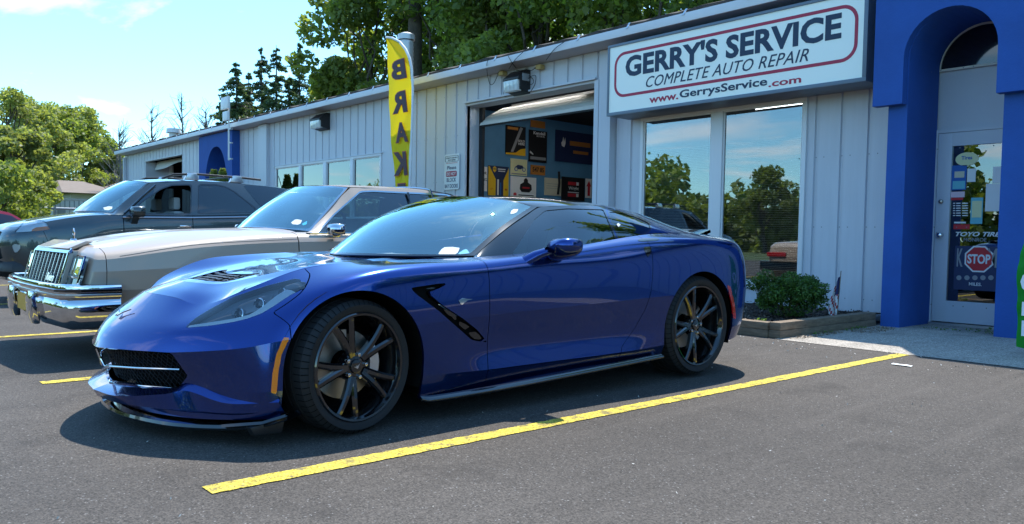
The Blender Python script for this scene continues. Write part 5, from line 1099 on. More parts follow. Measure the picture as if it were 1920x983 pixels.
q = MB(); q.prism([(cx+rr*1.05*math.cos(t), cz+rr*1.05*math.sin(t)) for t in np.linspace(math.pi/8, 2*math.pi+math.pi/8, 9)[:-1]], 1, DY-.014, DY-.013); q.build('stop_border', 'print_white', dp)
q = MB(); q.prism([(cx+rr*.93*math.cos(t), cz+rr*.93*math.sin(t)) for t in np.linspace(math.pi/8, 2*math.pi+math.pi/8, 9)[:-1]], 1, DY-.0155, DY-.0145); q.build('stop_octagon', 'print_red', dp)
fit_text('STOP', 'print_white', dp, cx-.12, cx+.12, cz-.055, cz+.055, DY-.017, offset=.03)
for k in range(5):
    a = on_y(1798+k*15, 521, DY-.012); q = MB(); q.cyl((a[0], DY-.014, a[2]), .028, .002, 1, 14); q.build('poster_dial', 'print_grey', dp)
px_text('MILES.', 'print_white', dp, 1817, 529.5, 1840.5, 535.5, DY-.013, offset=.01)
sub('knob_rose', 'satin_silver', *[on_y(1757, 441, DY)[0], on_y(1758, 441, DY)[0]+.03, DY-.04, DY-.03, 1.02, 1.09])
for (py, r, l) in ((441, .028, .06), (378, .024, .02)):
    a = on_y(1764, py, DY-.05); q = MB(); q.revolve([(0, .0), (0, r), (-l*.6, r*.6 if l > .03 else r), (-l, r*1.05), (-l-.02, r*.9), (-l-.03, .0)], 20, 1); q.build('door_knob' if l > .03 else 'deadbolt', 'chrome' if l > .03 else 'cast_iron', leaf_d, smooth=40, loc=(a[0], DY-.03, a[2]))
for k in range(0): pass
# ================================================================== big shop sign
SY_ = 9.27; sx0, sx1 = on_y(1141, 87, SY_)[0], on_y(1623, 163, SY_)[0]; sz0, sz1 = on_y(1143, 217, SY_)[2]-.005, on_y(1141, 87, SY_)[2]
sign = thing('shop_sign', 'big white box sign over the office window reading GERRY\'S SERVICE', 'sign', ((sx0+sx1)/2, SY_, sz0))
so_ = Vector((-(sx0+sx1)/2, -SY_, -sz0))
def S(mb, name, m, **k): o = mb.build(name, m, sign, **k); o.location = Vector(o.location)+so_; return o
q = MB(); q.box(sx0, sx1, SY_+.02, 9.80, sz0, sz1); S(q, 'cabinet', 'sign_frame', bevel=.004)
w = .045
for (a, b, c, d) in ((sx0-.004, sx1+.004, sz0-.004, sz0+w), (sx0-.004, sx1+.004, sz1-w*.8, sz1+.004), (sx0-.004, sx0+w*.7, sz0+w, sz1-w*.8), (sx1-w, sx1+.004, sz0+w, sz1-w*.8)):
    q = MB(); q.box(a, b, SY_-.01, SY_+.04, c, d); S(q, 'frame', 'sign_frame', bevel=.004)
q = MB(); q.box(sx0+w*.7, sx1-w, SY_+.004, SY_+.02, sz0+w, sz1-w*.8); S(q, 'face', 'sign_face')
YF = SY_+.003
bx0, bx1 = on_y(1152, 140, YF)[0], on_y(1609, 60, YF)[0]; bz1 = on_y(1170, 97.5, YF)[2]+.0; bz0 = on_y(1164, 183, YF)[2]
def rrect(x0, x1, z0, z1, r, n=8):
    o = []
    for (cx_, cz_, a0) in ((x1-r, z1-r, 0), (x0+r, z1-r, math.pi/2), (x0+r, z0+r, math.pi), (x1-r, z0+r, 1.5*math.pi)): o += [(cx_+r*math.cos(a0+t), cz_+r*math.sin(a0+t)) for t in np.linspace(0, math.pi/2, n)]
    return o
A, B = rrect(bx0, bx1, bz0, bz1, .20), rrect(bx0+.042, bx1-.042, bz0+.042, bz1-.042, .16); n = len(A)
q = MB(); q.add([(p[0], YF-.001, p[1]) for p in A]+[(p[0], YF-.001, p[1]) for p in B], [(i, (i+1) % n, n+(i+1) % n, n+i) for i in range(n)]); S(q, 'red_border', 'sign_crimson')
tp = [px_text("GERRY'S SERVICE", 'sign_navy', sign, 1173.4, 105.5, 1576, 145.5, YF-.001, offset=.036, spacing=1.02),
      px_text('COMPLETE AUTO REPAIR', 'sign_navy', sign, 1211.5, 144.5, 1515, 164.5, YF-.001, offset=.0, shear=.32, spacing=1.05),
      px_text('www.', 'sign_crimson', sign, 1217.5, 184.5, 1271.5, 194, YF-.001, offset=.02), px_text('GerrysService', 'sign_navy', sign, 1274.5, 169.5, 1438, 188.5, YF-.001, offset=.02), px_text('.com', 'sign_crimson', sign, 1441, 154.5, 1502, 163.8, YF-.001, offset=.02)]
for o in tp: o.location = so_
# ================================================================== things on the facade
def root_at(name, label, cat, p, group=None): t = thing(name, label, cat, tuple(p), 0, group); return t, Vector([-c for c in p])
def T(mb, name, m, t, off, **k): o = mb.build(name, m, t, **k); o.location = Vector(o.location)+off; return o
dsx0, dsx1 = on_y(834, 289, 9.68)[0], on_y(862, 289, 9.68)[0]; dz1, dz0 = on_y(834, 290.5, 9.68)[2], on_y(834, 356.5, 9.68)[2]
t, off = root_at('wall_sign', 'small white metal sign reading Please DO NOT BLOCK BAY DOORS', 'sign', ((dsx0+dsx1)/2, 9.68, dz0))
q = MB(); q.prism(rrect(dsx0, dsx1, dz0, dz1, .04, 5), 1, 9.672, 9.68); T(q, 'plate', 'print_white', t, off)
H = dz1-dz0; Wd = dsx1-dsx0
A, B = rrect(dsx0+.05*Wd, dsx1-.05*Wd, dz1-.22*H, dz1-.05*H, .03, 4), rrect(dsx0+.08*Wd, dsx1-.08*Wd, dz1-.21*H, dz1-.06*H, .02, 4); n = len(A)
q = MB(); q.add([(p[0], 9.671, p[1]) for p in A]+[(p[0], 9.671, p[1]) for p in B], [(i, (i+1) % n, n+(i+1) % n, n+i) for i in range(n)]); T(q, 'border', 'print_black', t, off)
for txt, m_, u0, u1, v0, v1 in (("GERRY'S SERVICE", 'print_black', .12, .88, .13, .09), ('AUTO REPAIR', 'print_black', .25, .75, .19, .15), ('www.GerrysService.com', 'print_red', .12, .88, .27, .24), ('Please', 'print_navy', .20, .80, .43, .33), ('BLOCK', 'print_navy', .18, .80, .78, .67), ('BAY DOORS', 'print_navy', .05, .93, .955, .845)):
    o = fit_text(txt, m_, t, dsx0+u0*Wd, dsx0+u1*Wd, dz1-v0*H, dz1-v1*H, 9.671, offset=.01, ex=.001); o.location = off
q = MB(); q.prism(rrect(dsx0+.13*Wd, dsx0+.84*Wd, dz1-.635*H, dz1-.48*H, .03, 4), 1, 9.668, 9.6715); T(q, 'red_panel', 'sign_crimson', t, off)
o = fit_text('DO NOT', 'print_white', t, dsx0+.18*Wd, dsx0+.79*Wd, dz1-.605*H, dz1-.51*H, 9.667, offset=.015, ex=.001); o.location = off
def wallpack(label, xl, xr, zb, zt, wall=9.70, dep=.29):
    t, off = root_at('flood_light', label, 'wall light', ((xl+xr)/2, wall, zb), 'wall flood lights')
    y0 = wall-dep; zf = zb+(zt-zb)*.62
    q = MB(); q.prism([(y0+.05, zb+.02), (wall, zb-.04), (wall, zt+.06), (wall-.10, zt+.06), (y0, zf+.03), (y0, zf-.01), (y0+.05, zf-.02)], 0, xl, xr); T(q, 'housing', 'satin_black', t, off, bevel=.008)
    q = MB(); q.prism([(y0+.03, zb), (y0+.10, zb-.01), (y0+.10, zf), (y0+.005, zf-.012)], 0, xl+.02, xr-.03); T(q, 'lens', 'lens_white', t, off, bevel=.008)
    for k in range(4):
        x = xl+.06+(xr-xl-.12)*k/3; q = MB(); q.box(x-.004, x+.004, y0+.0, y0+.004, zb+.02, zf-.03); T(q, 'lens_rib', 'satin_silver', t, off)
    return t
mat('lens_white', (.62, .66, .66), rough=.15, coat=1.0)
a = on_y(943, 145, 9.42); b = on_y(971, 168, 9.42); wallpack('grey flood light over the open bay door with loose cables beside it', a[0], b[0]+.02, b[2]-.0, a[2]+.05)
a = on_y(578, 222, 9.38); b = on_y(596, 238, 9.38); wallpack('grey flood light on the wall above the row of four windows', a[0], b[0]+.02, b[2]-.0, a[2]+.05)
a = on_y(983, 147, 9.62); t, off = root_at('sensor_box', 'small pale sensor box right of the flood light over the bay', 'junction box', a); q = MB(); q.box(a[0]-.09, a[0]+.09, a[1]-.12, a[1]+.05, a[2]-.06, a[2]+.07); T(q, 'box', 'print_grey', t, off, bevel=.01); q = MB(); q.cyl((a[0]+.05, a[1]-.02, a[2]-.12), .035, .07, 2, 12); T(q, 'sensor', 'satin_black', t, off)
for k, (px, py, lb) in enumerate(((940, 138, 'yellowish cable fitting left of the flood light under the eave'), (1010, 126, 'yellowish cable fitting right of the flood light under the eave'))):
    a = on_y(px, py, 9.60); t, off = root_at('cable_fitting', lb, 'cable box', a, 'cable fittings under the eave'); q = MB(); q.box(a[0]-.05, a[0]+.07, a[1]-.03, a[1]+.08, a[2]-.04, a[2]+.04); T(q, 'body', 'brass_yellow' if 'brass_yellow' in MAT else col('brass_yellow', (.45, .33, .12)), t, off, bevel=.008); q = MB(); q.cyl((a[0]-.09, a[1], a[2]-.005), .018, .04, 0, 8); T(q, 'nozzle', 'satin_black', t, off)
def cable(label, pts, Y, r=.006):
    P3 = [on_y(x, y, Y if not isinstance(Y, (list, tuple)) else Y[i]) for i, (x, y) in enumerate(pts)]; a = P3[0]
    q = MB(); q.tube([p-a for p in spline(P3, 6)], r, 5); o = q.build('cable', 'satin_black', loc=tuple(a), smooth=True); tag(o, label, 'cable', 'cables at the bay light')
cable('black cable looping down from the roof edge left of the bay flood light', [(917, 110), (913, 120), (914, 140), (919, 158), (926, 156), (933, 142), (938, 139)], [9.27, 9.27, 9.5, 9.6, 9.6, 9.6, 9.6])
cable('black cable from the roof edge down to the flood light top', [(985, 94), (966, 112), (954, 130)], [9.27, 9.27, 9.5])
cable('short black cable crossing the longer one on the fascia', [(952, 104), (960, 118), (968, 128)], [9.27, 9.27, 9.5])
cable('black cable from the roof clip to the right fitting', [(1062, 76), (1040, 92), (1024, 113)], [9.27, 9.27, 9.4])
cable('black cable drooping between flood light and right fitting', [(968, 132), (985, 134), (997, 132), (1004, 127)], [9.45, 9.6, 9.6, 9.6])
cable('coiled black cable hanging right of the sensor box', [(992, 142), (1000, 150), (998, 158), (989, 156), (992, 146), (1004, 142), (1003, 158), (995, 172)], 9.64)
cable('thin white cable hanging under the flood light', [(946, 168), (944, 178), (949, 181), (955, 172)], 9.66, .004)
# aerial on the far arch
a0 = on_y(429, 301, 9.14); t, off = root_at('aerial_mast', 'white aerial pole with two flat boxes on the far blue arch', 'antenna', a0)
q = MB(); q.tube([a0, on_y(429, 186, 9.14)], .028, 8); T(q, 'pole', 'white_plastic', t, off, smooth=True)
for (u0, v0, u1, v1) in ((416.5, 184.5, 430, 203.5), (420, 210.5, 429, 226)):
    x0, x1, z0, z1 = px_rect(u0, v0, u1, v1, 9.05); q = MB(); q.box(x0, x1, 9.0, 9.08, z0, z1); T(q, 'aerial_panel', 'white_plastic', t, off, bevel=.02)
for v in (242, 268, 298): p = on_y(432, v, 9.16); q = MB(); q.box(p[0]-.04, p[0]+.04, 9.14, 9.22, p[2]-.02, p[2]+.02); T(q, 'bracket', 'satin_silver', t, off)
# far entrance arch
fa0, fa1 = on_y(373, 330, 9.46)[0], on_y(435, 330, 9.46)[0]; o0, o1 = on_y(383, 333, 9.46)[0], on_y(427, 333, 9.46)[0]; az = on_y(405, 275, 9.46)[2]; c_ = (o0+o1)/2; r_ = (o1-o0)/2
pl_ = [(fa0, 0), (fa0, 3.99), (fa1, 3.99), (fa1, 0), (o1, 0), (o1, 1.9)]+[(c_+r_*math.cos(a)**.85, 1.9+(az-1.9)*math.sin(a)) for a in np.linspace(.05, math.pi/2, 14)]+[(c_-r_*math.cos(a)**.85, 1.9+(az-1.9)*math.sin(a)) for a in np.linspace(math.pi/2, .05, 14)][1:]+[(o0, 1.9), (o0, 0)]
fe = SP(MB().prism(pl_, 1, 9.46, 9.50), 'entrance_arch', 'stucco_blue'); SP(MB().prism([(x, min(z, 3.995)) for x, z in pl_], 1, 9.501, 10.3), 'entrance_arch', 'stucco_blue'); SP(MB().box(fa0+.1, fa1-.1, 10.31, 10.4, 0, 3.99), 'entrance_wall', 'stucco_blue')
# chimney and vent on the roof
b = on_y(761, 160, 10.3); bt = on_y(761, 62, 10.3); rad = (on_y(773, 100, 10.3)[0]-on_y(748.5, 100, 10.3)[0])/2*.60; t, off = root_at('roof_flue', 'tall galvanised round flue with rain cap behind the yellow flag', 'chimney', (b[0], 10.3, 4.3))
q = MB(); zz_ = np.arange(4.3, bt[2]-.16, .045); q.revolve([(z, rad+(.006 if i % 2 else 0)) for i, z in enumerate(zz_)], 28, 2); T(q, 'pipe', 'galvanised' if 'galvanised' in MAT else col('galvanised', (.45, .46, .47), rough=.4, metal=.7), t, Vector((b[0], 10.3, 0))+off, smooth=True)
q = MB(); h = bt[2]; q.revolve([(h-.17, .01), (h-.17, rad*1.22), (h-.05, rad*1.22), (h, rad*.5), (h+.01, .01)], 28, 2); T(q, 'cap', 'galvanised', t, Vector((b[0], 10.3, 0))+off, smooth=35)
b = on_y(325.5, 256, 10.2); t, off = root_at('roof_vent', 'short round roof vent near the far end of the roof', 'roof vent', (b[0], 10.2, 4.2)); q = MB(); q.cyl((b[0], 10.2, 4.2), .16, b[2]-4.2+.12, 2, 16); q.cyl((b[0], 10.2, b[2]+.12), .26, .16, 2, 16, .24); T(q, 'pipe', 'white_plastic', t, off, smooth=35)
# ================================================================== posters on the wall of the open bay
PX = -14.485
def yz(px, py): p = on_x(px, py, PX); return p[1], p[2]
def poster(name, label, m, x0, y0, x1, y1, border=None, cat='poster'):
    (ya, zb), (yb, _) = yz(x0, y1), yz(x1, y1); _, za = yz(x0, y0); hh = za-zb
    t, off = root_at(name, label, cat, (PX, (ya+yb)/2, zb)); q = MB(); q.box(PX, PX+.02, ya, yb, zb, za); T(q, 'board', m, t, off)
    def rect(u0, v0, u1, v1, mm, nm='printed_block', d=.021): q = MB(); q.box(PX+d-.001, PX+d+.002, ya+(yb-ya)*u0, ya+(yb-ya)*u1, zb+hh*v0, zb+hh*v1); return T(q, nm, mm, t, off)
    def poly(pts, mm, nm='printed_shape', d=.022): q = MB(); q.prism([(ya+(yb-ya)*u, zb+hh*v) for u, v in pts], 0, PX+d, PX+d+.003); return T(q, nm, mm, t, off)
    def text(txt, mm, u0, v0, u1, v1, **k): o = fit_text(txt, mm, t, ya+(yb-ya)*u0, ya+(yb-ya)*u1, zb+hh*v0, zb+hh*v1, PX+.026, ex=.001, wall='x', **k); o.location = off; return o
    return t, rect, poly, text
t, rect, poly, text = poster('poster', 'black poster with a yellow lower corner, highest on the bay wall', 'print_black', 947, 234, 984, 289)
poly([(.0, 0), (1, 0), (1, .26), (.75, .22), (.5, .08), (0, .05)], 'print_yellow'); text('SOLD', 'print_white', .62, .46, .95, .54, offset=.02); text('HERE', 'print_white', .62, .36, .95, .44, offset=.02); poly([(.25, .1), (.38, .1), (.85, .95), (.72, .98)], 'print_grey'); rect(.08, .86, .6, .95, 'print_orange')
t, rect, poly, text = poster('poster', 'dark poster headed Kendall, right of the yellow-cornered one', 'print_black', 990.5, 243, 1024, 303)
text('Kendall', 'print_white', .22, .87, .88, .97, offset=.03); text('MOTOR OIL', 'print_white', .40, .80, .86, .85, offset=.01); poly([(.04, .28), (.22, .22), (.24, .25), (.06, .34)], 'print_white'); rect(.08, .08, .94, .17, 'print_grey')
t, rect, poly, text = poster('banner', 'wide dark banner with a white hand sign at its left, high on the bay wall', 'print_navy', 1040, 243, 1112, 302, cat='banner')
poly([(.16, .50), (.22, .47), (.25, .60), (.24, .78), (.21, .64), (.19, .80), (.17, .66), (.14, .60)], 'print_white'); rect(.36, .55, .9, .70, 'print_orange'); rect(.45, .30, .85, .40, 'print_orange')
t, rect, poly, text = poster('poster', 'square cream poster with a green motorcycle drawing', 'print_pale_yellow', 956.5, 297, 987, 328)
for c in (.32, .80): q = [(c+.11*math.cos(a), .38+.13*math.sin(a)) for a in np.linspace(0, 6.28, 13)]; poly(q, 'print_blue'); poly([(c+.07*math.cos(a), .38+.09*math.sin(a)) for a in np.linspace(0, 6.28, 11)], 'print_pale_yellow', d=.026)
poly([(.25, .5), (.42, .64), (.70, .62), (.78, .5), (.6, .38), (.42, .38)], 'print_navy'); rect(.05, .06, .95, .12, 'print_grey')
t, rect, poly, text = poster('number_plate', 'orange number plate hung on the bay wall', 'print_orange', 994.5, 309, 1021, 327, cat='number plate'); text('547 85', 'print_black', .10, .28, .90, .78, offset=.02)
t, rect, poly, text = poster('poster', 'yellow and navy battery poster with spark plugs, low on the bay wall', 'print_navy', 914, 310, 952, 366)
poly([(0, 0), (0, .98), (.06, .96), (.36, .55), (.36, 0)], 'print_yellow'); poly([(1, 0), (.74, 0), (.74, .52), (1, .96)], 'print_yellow'); rect(.44, .02, .52, .55, 'print_white'); rect(.58, .02, .64, .45, 'print_blue'); poly([(.22, .84), (.30, .78), (.38, .84), (.38, .94), (.30, .99), (.22, .94)], 'print_yellow'); text('NAPA', 'print_navy', .235, .87, .365, .92, offset=.02); rect(.46, .885, .84, .92, 'print_white', 'printed_line'); rect(.48, .82, .82, .85, 'print_white', 'printed_line'); poly([(.08, .22), (.16, .17), (.26, .22), (.16, .27)], 'print_red'); poly([(.80, .22), (.87, .17), (.95, .22), (.87, .27)], 'print_red')
t, rect, poly, text = poster('poster', 'white poster with a dark figure with folded arms', 'print_white', 956.5, 330, 1004, 368)
poly([(.50, .86), (.58, .96), (.66, .86), (.66, .74), (.80, .62), (.82, .38), (.72, .24), (.42, .24), (.34, .38), (.36, .62), (.50, .74)], 'print_black'); poly([(.45, .50), (.72, .50), (.72, .42), (.45, .42)], 'print_red', d=.026); rect(.30, .06, .90, .11, 'print_black', 'printed_line'); poly([(.1, .05), (.22, .05), (.22, .16), (.16, .2), (.1, .16)], 'print_red')
t, rect, poly, text = poster('wall_sign', 'white sign half behind the left door jamb, last letters TOR KING LY', 'print_white', 897, 312, 912, 358, cat='sign')
text('TOR', 'print_black', .15, .68, .92, .80, offset=.01); text('KING', 'print_black', .12, .42, .95, .54, offset=.01); text('LY', 'print_black', .25, .15, .65, .28, offset=.01)
t, rect, poly, text = poster('chart', 'plain cream wall chart beside the air hose', 'print_cream', 1020, 333, 1051, 366, cat='chart')
for k in range(3): rect(.1, .40+.13*k, .85, .42+.13*k, 'print_grey', 'printed_line')
t, rect, poly, text = poster('tool_board', 'black framed board with red and white stacked blocks', 'print_black', 1052, 331, 1095, 375, cat='board')
for v in (.66, .16): rect(.26, v, .74, v+.14, 'print_red'); rect(.62, v, .72, v+.14, 'print_white', 'printed_block', .024)
rect(.26, .33, .74, .37, 'print_white'); text('Wright', 'print_white', .28, .42, .72, .60, offset=.02)
q = MB(); pa, pb_ = yz(1043, 365), yz(1045, 322); q.tube([(PX+.06, pa[0], pa[1]), (PX+.06, (pa[0]+pb_[0])/2+.03, (pa[1]+pb_[1])/2), (PX+.06, pb_[0], pb_[1])], .03, 8); o = q.build('air_gun', 'satin_black', smooth=True); tag(o, 'long black air tool hanging between chart and framed board', 'tool')
t, rect, poly, text = poster('notice', 'narrow white notice with a red arrow at the right of the bay', 'print_white', 1097, 335, 1108, 371, cat='notice'); poly([(.3, .1), (.7, .1), (.7, .6), (.9, .6), (.5, .9), (.1, .6), (.3, .6)], 'print_red')
t, rect, poly, text = poster('panel', 'plain brown square panel just under the raised door', 'print_orange', 994.5, 225, 1021, 238, cat='panel')
# ================================================================== planter, bush, little flag, litter
pt = thing('timber_planter', 'low timber-edged bed along the office wall', 'planter', (-4.2, 7.2, 0)); off = Vector((4.2, -7.2, 0))
for (x0, x1, y0, y1, h_) in ((-6.9, -4.235, 7.10, 7.235, .150), (-9.3, -6.91, 7.11, 7.24, .148), (-4.23, -4.10, 7.12, 9.20, .158)):
    q = MB(); q.box(x0, x1, y0, y1, 0, h_/2-.001); T(q, 'timber', 'timber', pt, off, bevel=.006); q = MB(); q.box(x0+.004, x1-.003, y0+.003, y1-.002, h_/2+.001, h_); T(q, 'timber', 'timber', pt, off, bevel=.008)
def bumpy(x0, x1, y0, y1, z, amp, nx, ny):
    from mathutils import noise as _n
    return [[(x, y, z+amp*_n.noise((x*6, y*6, 3))+amp*.6*_n.noise((x*22, y*22, 5))) for x in np.linspace(x0, x1, nx)] for y in np.linspace(y0, y1, ny)]
q = MB(); q.grid(bumpy(-9.3, -4.235, 7.24, 9.80, .095, .035, 90, 50)); T(q, 'mulch', 'mulch', pt, off, smooth=False)['kind'] = 'stuff'
def scatter(name, m, n, fx, size, parent=None, flat=.5, loc=(0, 0, 0), aspect=.45):
    """n little four-sided faces at positions fx(n)"""
    C = fx(n); n = len(C); D = RNG.normal(size=(n, 3)); D /= np.linalg.norm(D, axis=1, keepdims=True); N = RNG.normal(size=(n, 3)); N[:, 2] += flat*3; N /= np.linalg.norm(N, axis=1, keepdims=True)
    U = np.cross(N, D); U /= np.maximum(1e-6, np.linalg.norm(U, axis=1, keepdims=True)); Vv = np.cross(N, U); s = (size*RNG.uniform(.6, 1.35, n))[:, None]
    V = np.stack([C-U*s, C-Vv*s*aspect, C+U*s, C+Vv*s*aspect], 1).reshape(-1, 3)
    me = bpy.data.meshes.new(name); me.vertices.add(4*n); me.vertices.foreach_set('co', V.reshape(-1)); me.loops.add(4*n); me.loops.foreach_set('vertex_index', np.arange(4*n, dtype=np.int32)); me.polygons.add(n); me.polygons.foreach_set('loop_start', np.arange(0, 4*n, 4, dtype=np.int32)); me.polygons.foreach_set('loop_total', np.full(n, 4, dtype=np.int32)); me.update(calc_edges=True); me.materials.append(MAT[m])
    return link(name, me, parent, loc)
col('bark_chip', (.06, .04, .028)); col('bark_chip_pale', (.22, .17, .12))
def ub(x0, x1, y0, y1, z0, z1): return lambda n: np.stack([RNG.uniform(x0, x1, n), RNG.uniform(y0, y1, n), RNG.uniform(z0, z1, n)], 1)
scatter('bark_chips', 'bark_chip', 7000, ub(-9.2, -4.25, 7.25, 9.7, .085, .13), .018, pt, .8, off)['kind'] = 'stuff'; scatter('bark_chips', 'bark_chip_pale', 700, ub(-9.2, -4.25, 7.25, 9.7, .10, .13), .016, pt, .8, off)['kind'] = 'stuff'
leafmat('yew_leaf', (.025, .065, .012), (.10, .20, .03), .3, 6); leafmat('weed_leaf', (.08, .16, .02), (.16, .26, .05), .3, 6)
def ell(c, r, shell=.55):
    c, r = np.array(c), np.array(r)
    def f(n): D = RNG.normal(size=(n, 3)); D /= np.linalg.norm(D, axis=1, keepdims=True); return c+D*r*(RNG.uniform(shell**3, 1, n)**(1/3))[:, None]
    return f
def blobs(cs, w=None):
    def f(n): k = RNG.multinomial(n, np.array([np.prod(r)**(2/3) for _, r in cs])/sum(np.prod(r)**(2/3) for _, r in cs)); return np.concatenate([ell(c, r)(m_) for (c, r), m_ in zip(cs, k) if m_])
    return f
sh_ = thing('yew_bush', 'round clipped dark green bush in the planter under the office window', 'bush', (-4.70, 8.30, .08))
bl = [((0, 0, .24), (.36, .32, .22))]+[((.36*math.cos(a)*u, .30*math.sin(a)*u, .16+.26*v), (s_, s_, s_*.9)) for a, u, v, s_ in [(RNG.uniform(0, 6.28), RNG.uniform(.4, 1.12), RNG.uniform(.05, 1.12), RNG.uniform(.06, .13)) for _ in range(46)]]
scatter('foliage', 'yew_leaf', 16000, blobs(bl), .017, sh_, .3)
q = MB()
for k in range(7): a = k*.9; q.tube([(0, 0, 0), (.08*math.cos(a), .08*math.sin(a), .12), (.2*math.cos(a), .2*math.sin(a), .3)], .01, 5)
q.build('stem', 'timber', sh_)
scatter('planter_weeds', 'weed_leaf', 160, blobs([((-4.45, 7.33, .14), (.07, .05, .03)), ((-5.1, 7.5, .14), (.12, .06, .03)), ((-5.35, 7.9, .15), (.12, .1, .05)), ((-4.9, 7.35, .13), (.05, .04, .02))]), .02)
tag(bpy.data.objects['planter_weeds'], kind='stuff')
wz = scatter('threshold_weeds', 'weed_leaf', 240, blobs([((-3.15, 9.42, .03), (.10, .02, .02)), ((-3.0, 9.44, .04), (.05, .03, .04)), ((-3.5, 9.40, .02), (.25, .015, .012)), ((-4.05, 8.6, .02), (.02, .3, .02)), ((-4.06, 7.9, .02), (.02, .25, .02))]), .013); tag(wz, kind='stuff')
lt_ = scatter('wood_litter', 'bark_chip_pale', 500, blobs([((-4.02, 7.7, .01), (.07, .55, .008)), ((-3.9, 8.7, .01), (.15, .5, .006))]), .014); tag(lt_, kind='stuff')
uf = thing('stick_flag', 'small American flag on a stick in the planter by the blue pier', 'flag', tuple(on_y(1569, 598, 8.9))); b = on_y(1569, 598, 8.9); tpp = on_y(1577, 508, 8.9)
q = MB(); q.tube([(0, 0, 0), tuple(tpp-b)], .005, 6); q.build('stick', 'timber', uf)
col('flag_red', (.45, .02, .03)); col('flag_white', (.75, .75, .76)); col('flag_navy', (.02, .03, .12))
Gf = []; D = tpp-b
for i in range(25):
    t_ = i/24; z = D[2]*(.90-.82*t_); x = D[0]*(.90-.82*t_); row = []
    for j in range(9): u = j/8; row.append((x-.002-(.105*min(1, .35+t_))*u*(1 if t_ < .95 else .8), .018*math.sin(u*9+t_*4), z-.05*u))
    Gf.append(row)
for nm, mt_, fn in (('canton', 'flag_navy', lambda i, j: i < 11 and j < 6), ('red_stripe', 'flag_red', lambda i, j: not (i < 11 and j < 6) and (i//2+j) % 3 == 0), ('white_stripe', 'flag_white', lambda i, j: not (i < 11 and j < 6) and (i//2+j) % 3 != 0)):
    q = MB()
    for i in range(24):
        for j in range(8):
            if fn(i, j): q.quad(Gf[i][j], Gf[i][j+1], Gf[i+1][j+1], Gf[i+1][j])
    q.build(nm, mt_, uf, recalc=False)
col('grit_pale', (.50, .47, .42), rough=.9)
tag(scatter('grit', 'grit_pale', 420, lambda n: np.stack([RNG.uniform(-4.6, 3, n), 7.02-np.abs(RNG.normal(size=n))*.35, np.full(n, .006)], 1), .008), kind='stuff')
tag(scatter('grit', 'grit_pale', 260, lambda n: np.stack([RNG.uniform(-9, 1, n), RNG.uniform(.3, 6.5, n), np.full(n, .005)], 1), .006), kind='stuff')
p = on_z(1691, 686); q = MB(); q.grid([[(x, y, .004+.006*math.sin(x*60)*math.cos(y*50)) for x in np.linspace(-.07, .07, 8)] for y in np.linspace(-.03, .03, 5)]); o = q.build('paper_scrap', 'paper', loc=(p[0], p[1], .004)); tag(o, 'crumpled white paper scrap on the asphalt by the pavement edge', 'litter')
# ================================================================== feather flags
def clothmat(name, c, tr=.5):
    m = bpy.data.materials.new(name); m.use_nodes = True; nt = m.node_tree; b = nt.nodes['Principled BSDF']; b.inputs['Base Color'].default_value = (*c, 1); b.inputs['Roughness'].default_value = .8
    t = nt.nodes.new('ShaderNodeBsdfTranslucent'); t.inputs[0].default_value = (*c, 1); mx = nt.nodes.new('ShaderNodeMixShader'); mx.inputs[0].default_value = tr; nt.links.new(b.outputs[0], mx.inputs[1]); nt.links.new(t.outputs[0], mx.inputs[2]); nt.links.new(mx.outputs[0], nt.nodes['Material Output'].inputs[0]); MAT[name] = m
clothmat('flag_yellow', (.88, .70, .01), .4); col('flag_ink', (.055, .02, .03)); col('flag_edge_red', (.55, .12, .03)); clothmat('flag_green', (.02, .36, .03))
def cloth(par, name, m, Lp, Rp, Y, off, nx=9, ny=40, amp=.02):
    L_, R_ = np.array([on_y(x, y, Y)[[0, 2]] for x, y in Lp]), np.array([on_y(x, y, Y)[[0, 2]] for x, y in Rp]); q = MB(); G = []
    for i in range(ny+1):
        t_ = i/ny; z = None; li = np.array([np.interp(t_, np.linspace(0, 1, len(L_)), L_[:, k]) for k in (0, 1)]); ri = np.array([np.interp(t_, np.linspace(0, 1, len(R_)), R_[:, k]) for k in (0, 1)])
        G.append([(li[0]+(ri[0]-li[0])*u, Y+amp*math.sin(u*5+t_*9)+amp*.5*math.sin(t_*31+u*11), li[1]+(ri[1]-li[1])*u) for u in np.linspace(0, 1, nx)])
    q.grid(G); return T(q, name, m, par, off, smooth=True)
FY = 8.8; ff, off = root_at('feather_flag', 'tall yellow feather flag with dark mirrored lettering beside the small wall sign', 'flag', (on_y(757, 346, FY)[0], FY, 0))
Lp = [(724, 71), (725.5, 112), (727, 154), (730.5, 202), (733.6, 247), (737.5, 298), (741.5, 348), (747, 420), (752, 480)]; Rp = [(732, 73), (760, 100), (769.5, 130), (771.5, 165), (771, 202), (770, 247), (768, 298), (766.5, 348), (765, 420), (764, 480)]
Rp = [(726, 71.5), (768, 125), (771.5, 165), (771, 202), (770, 247), (768.5, 298), (766.5, 348), (765, 420), (764, 480)]
cl = cloth(ff, 'cloth', 'flag_yellow', Lp, Rp, FY, off, amp=.018)
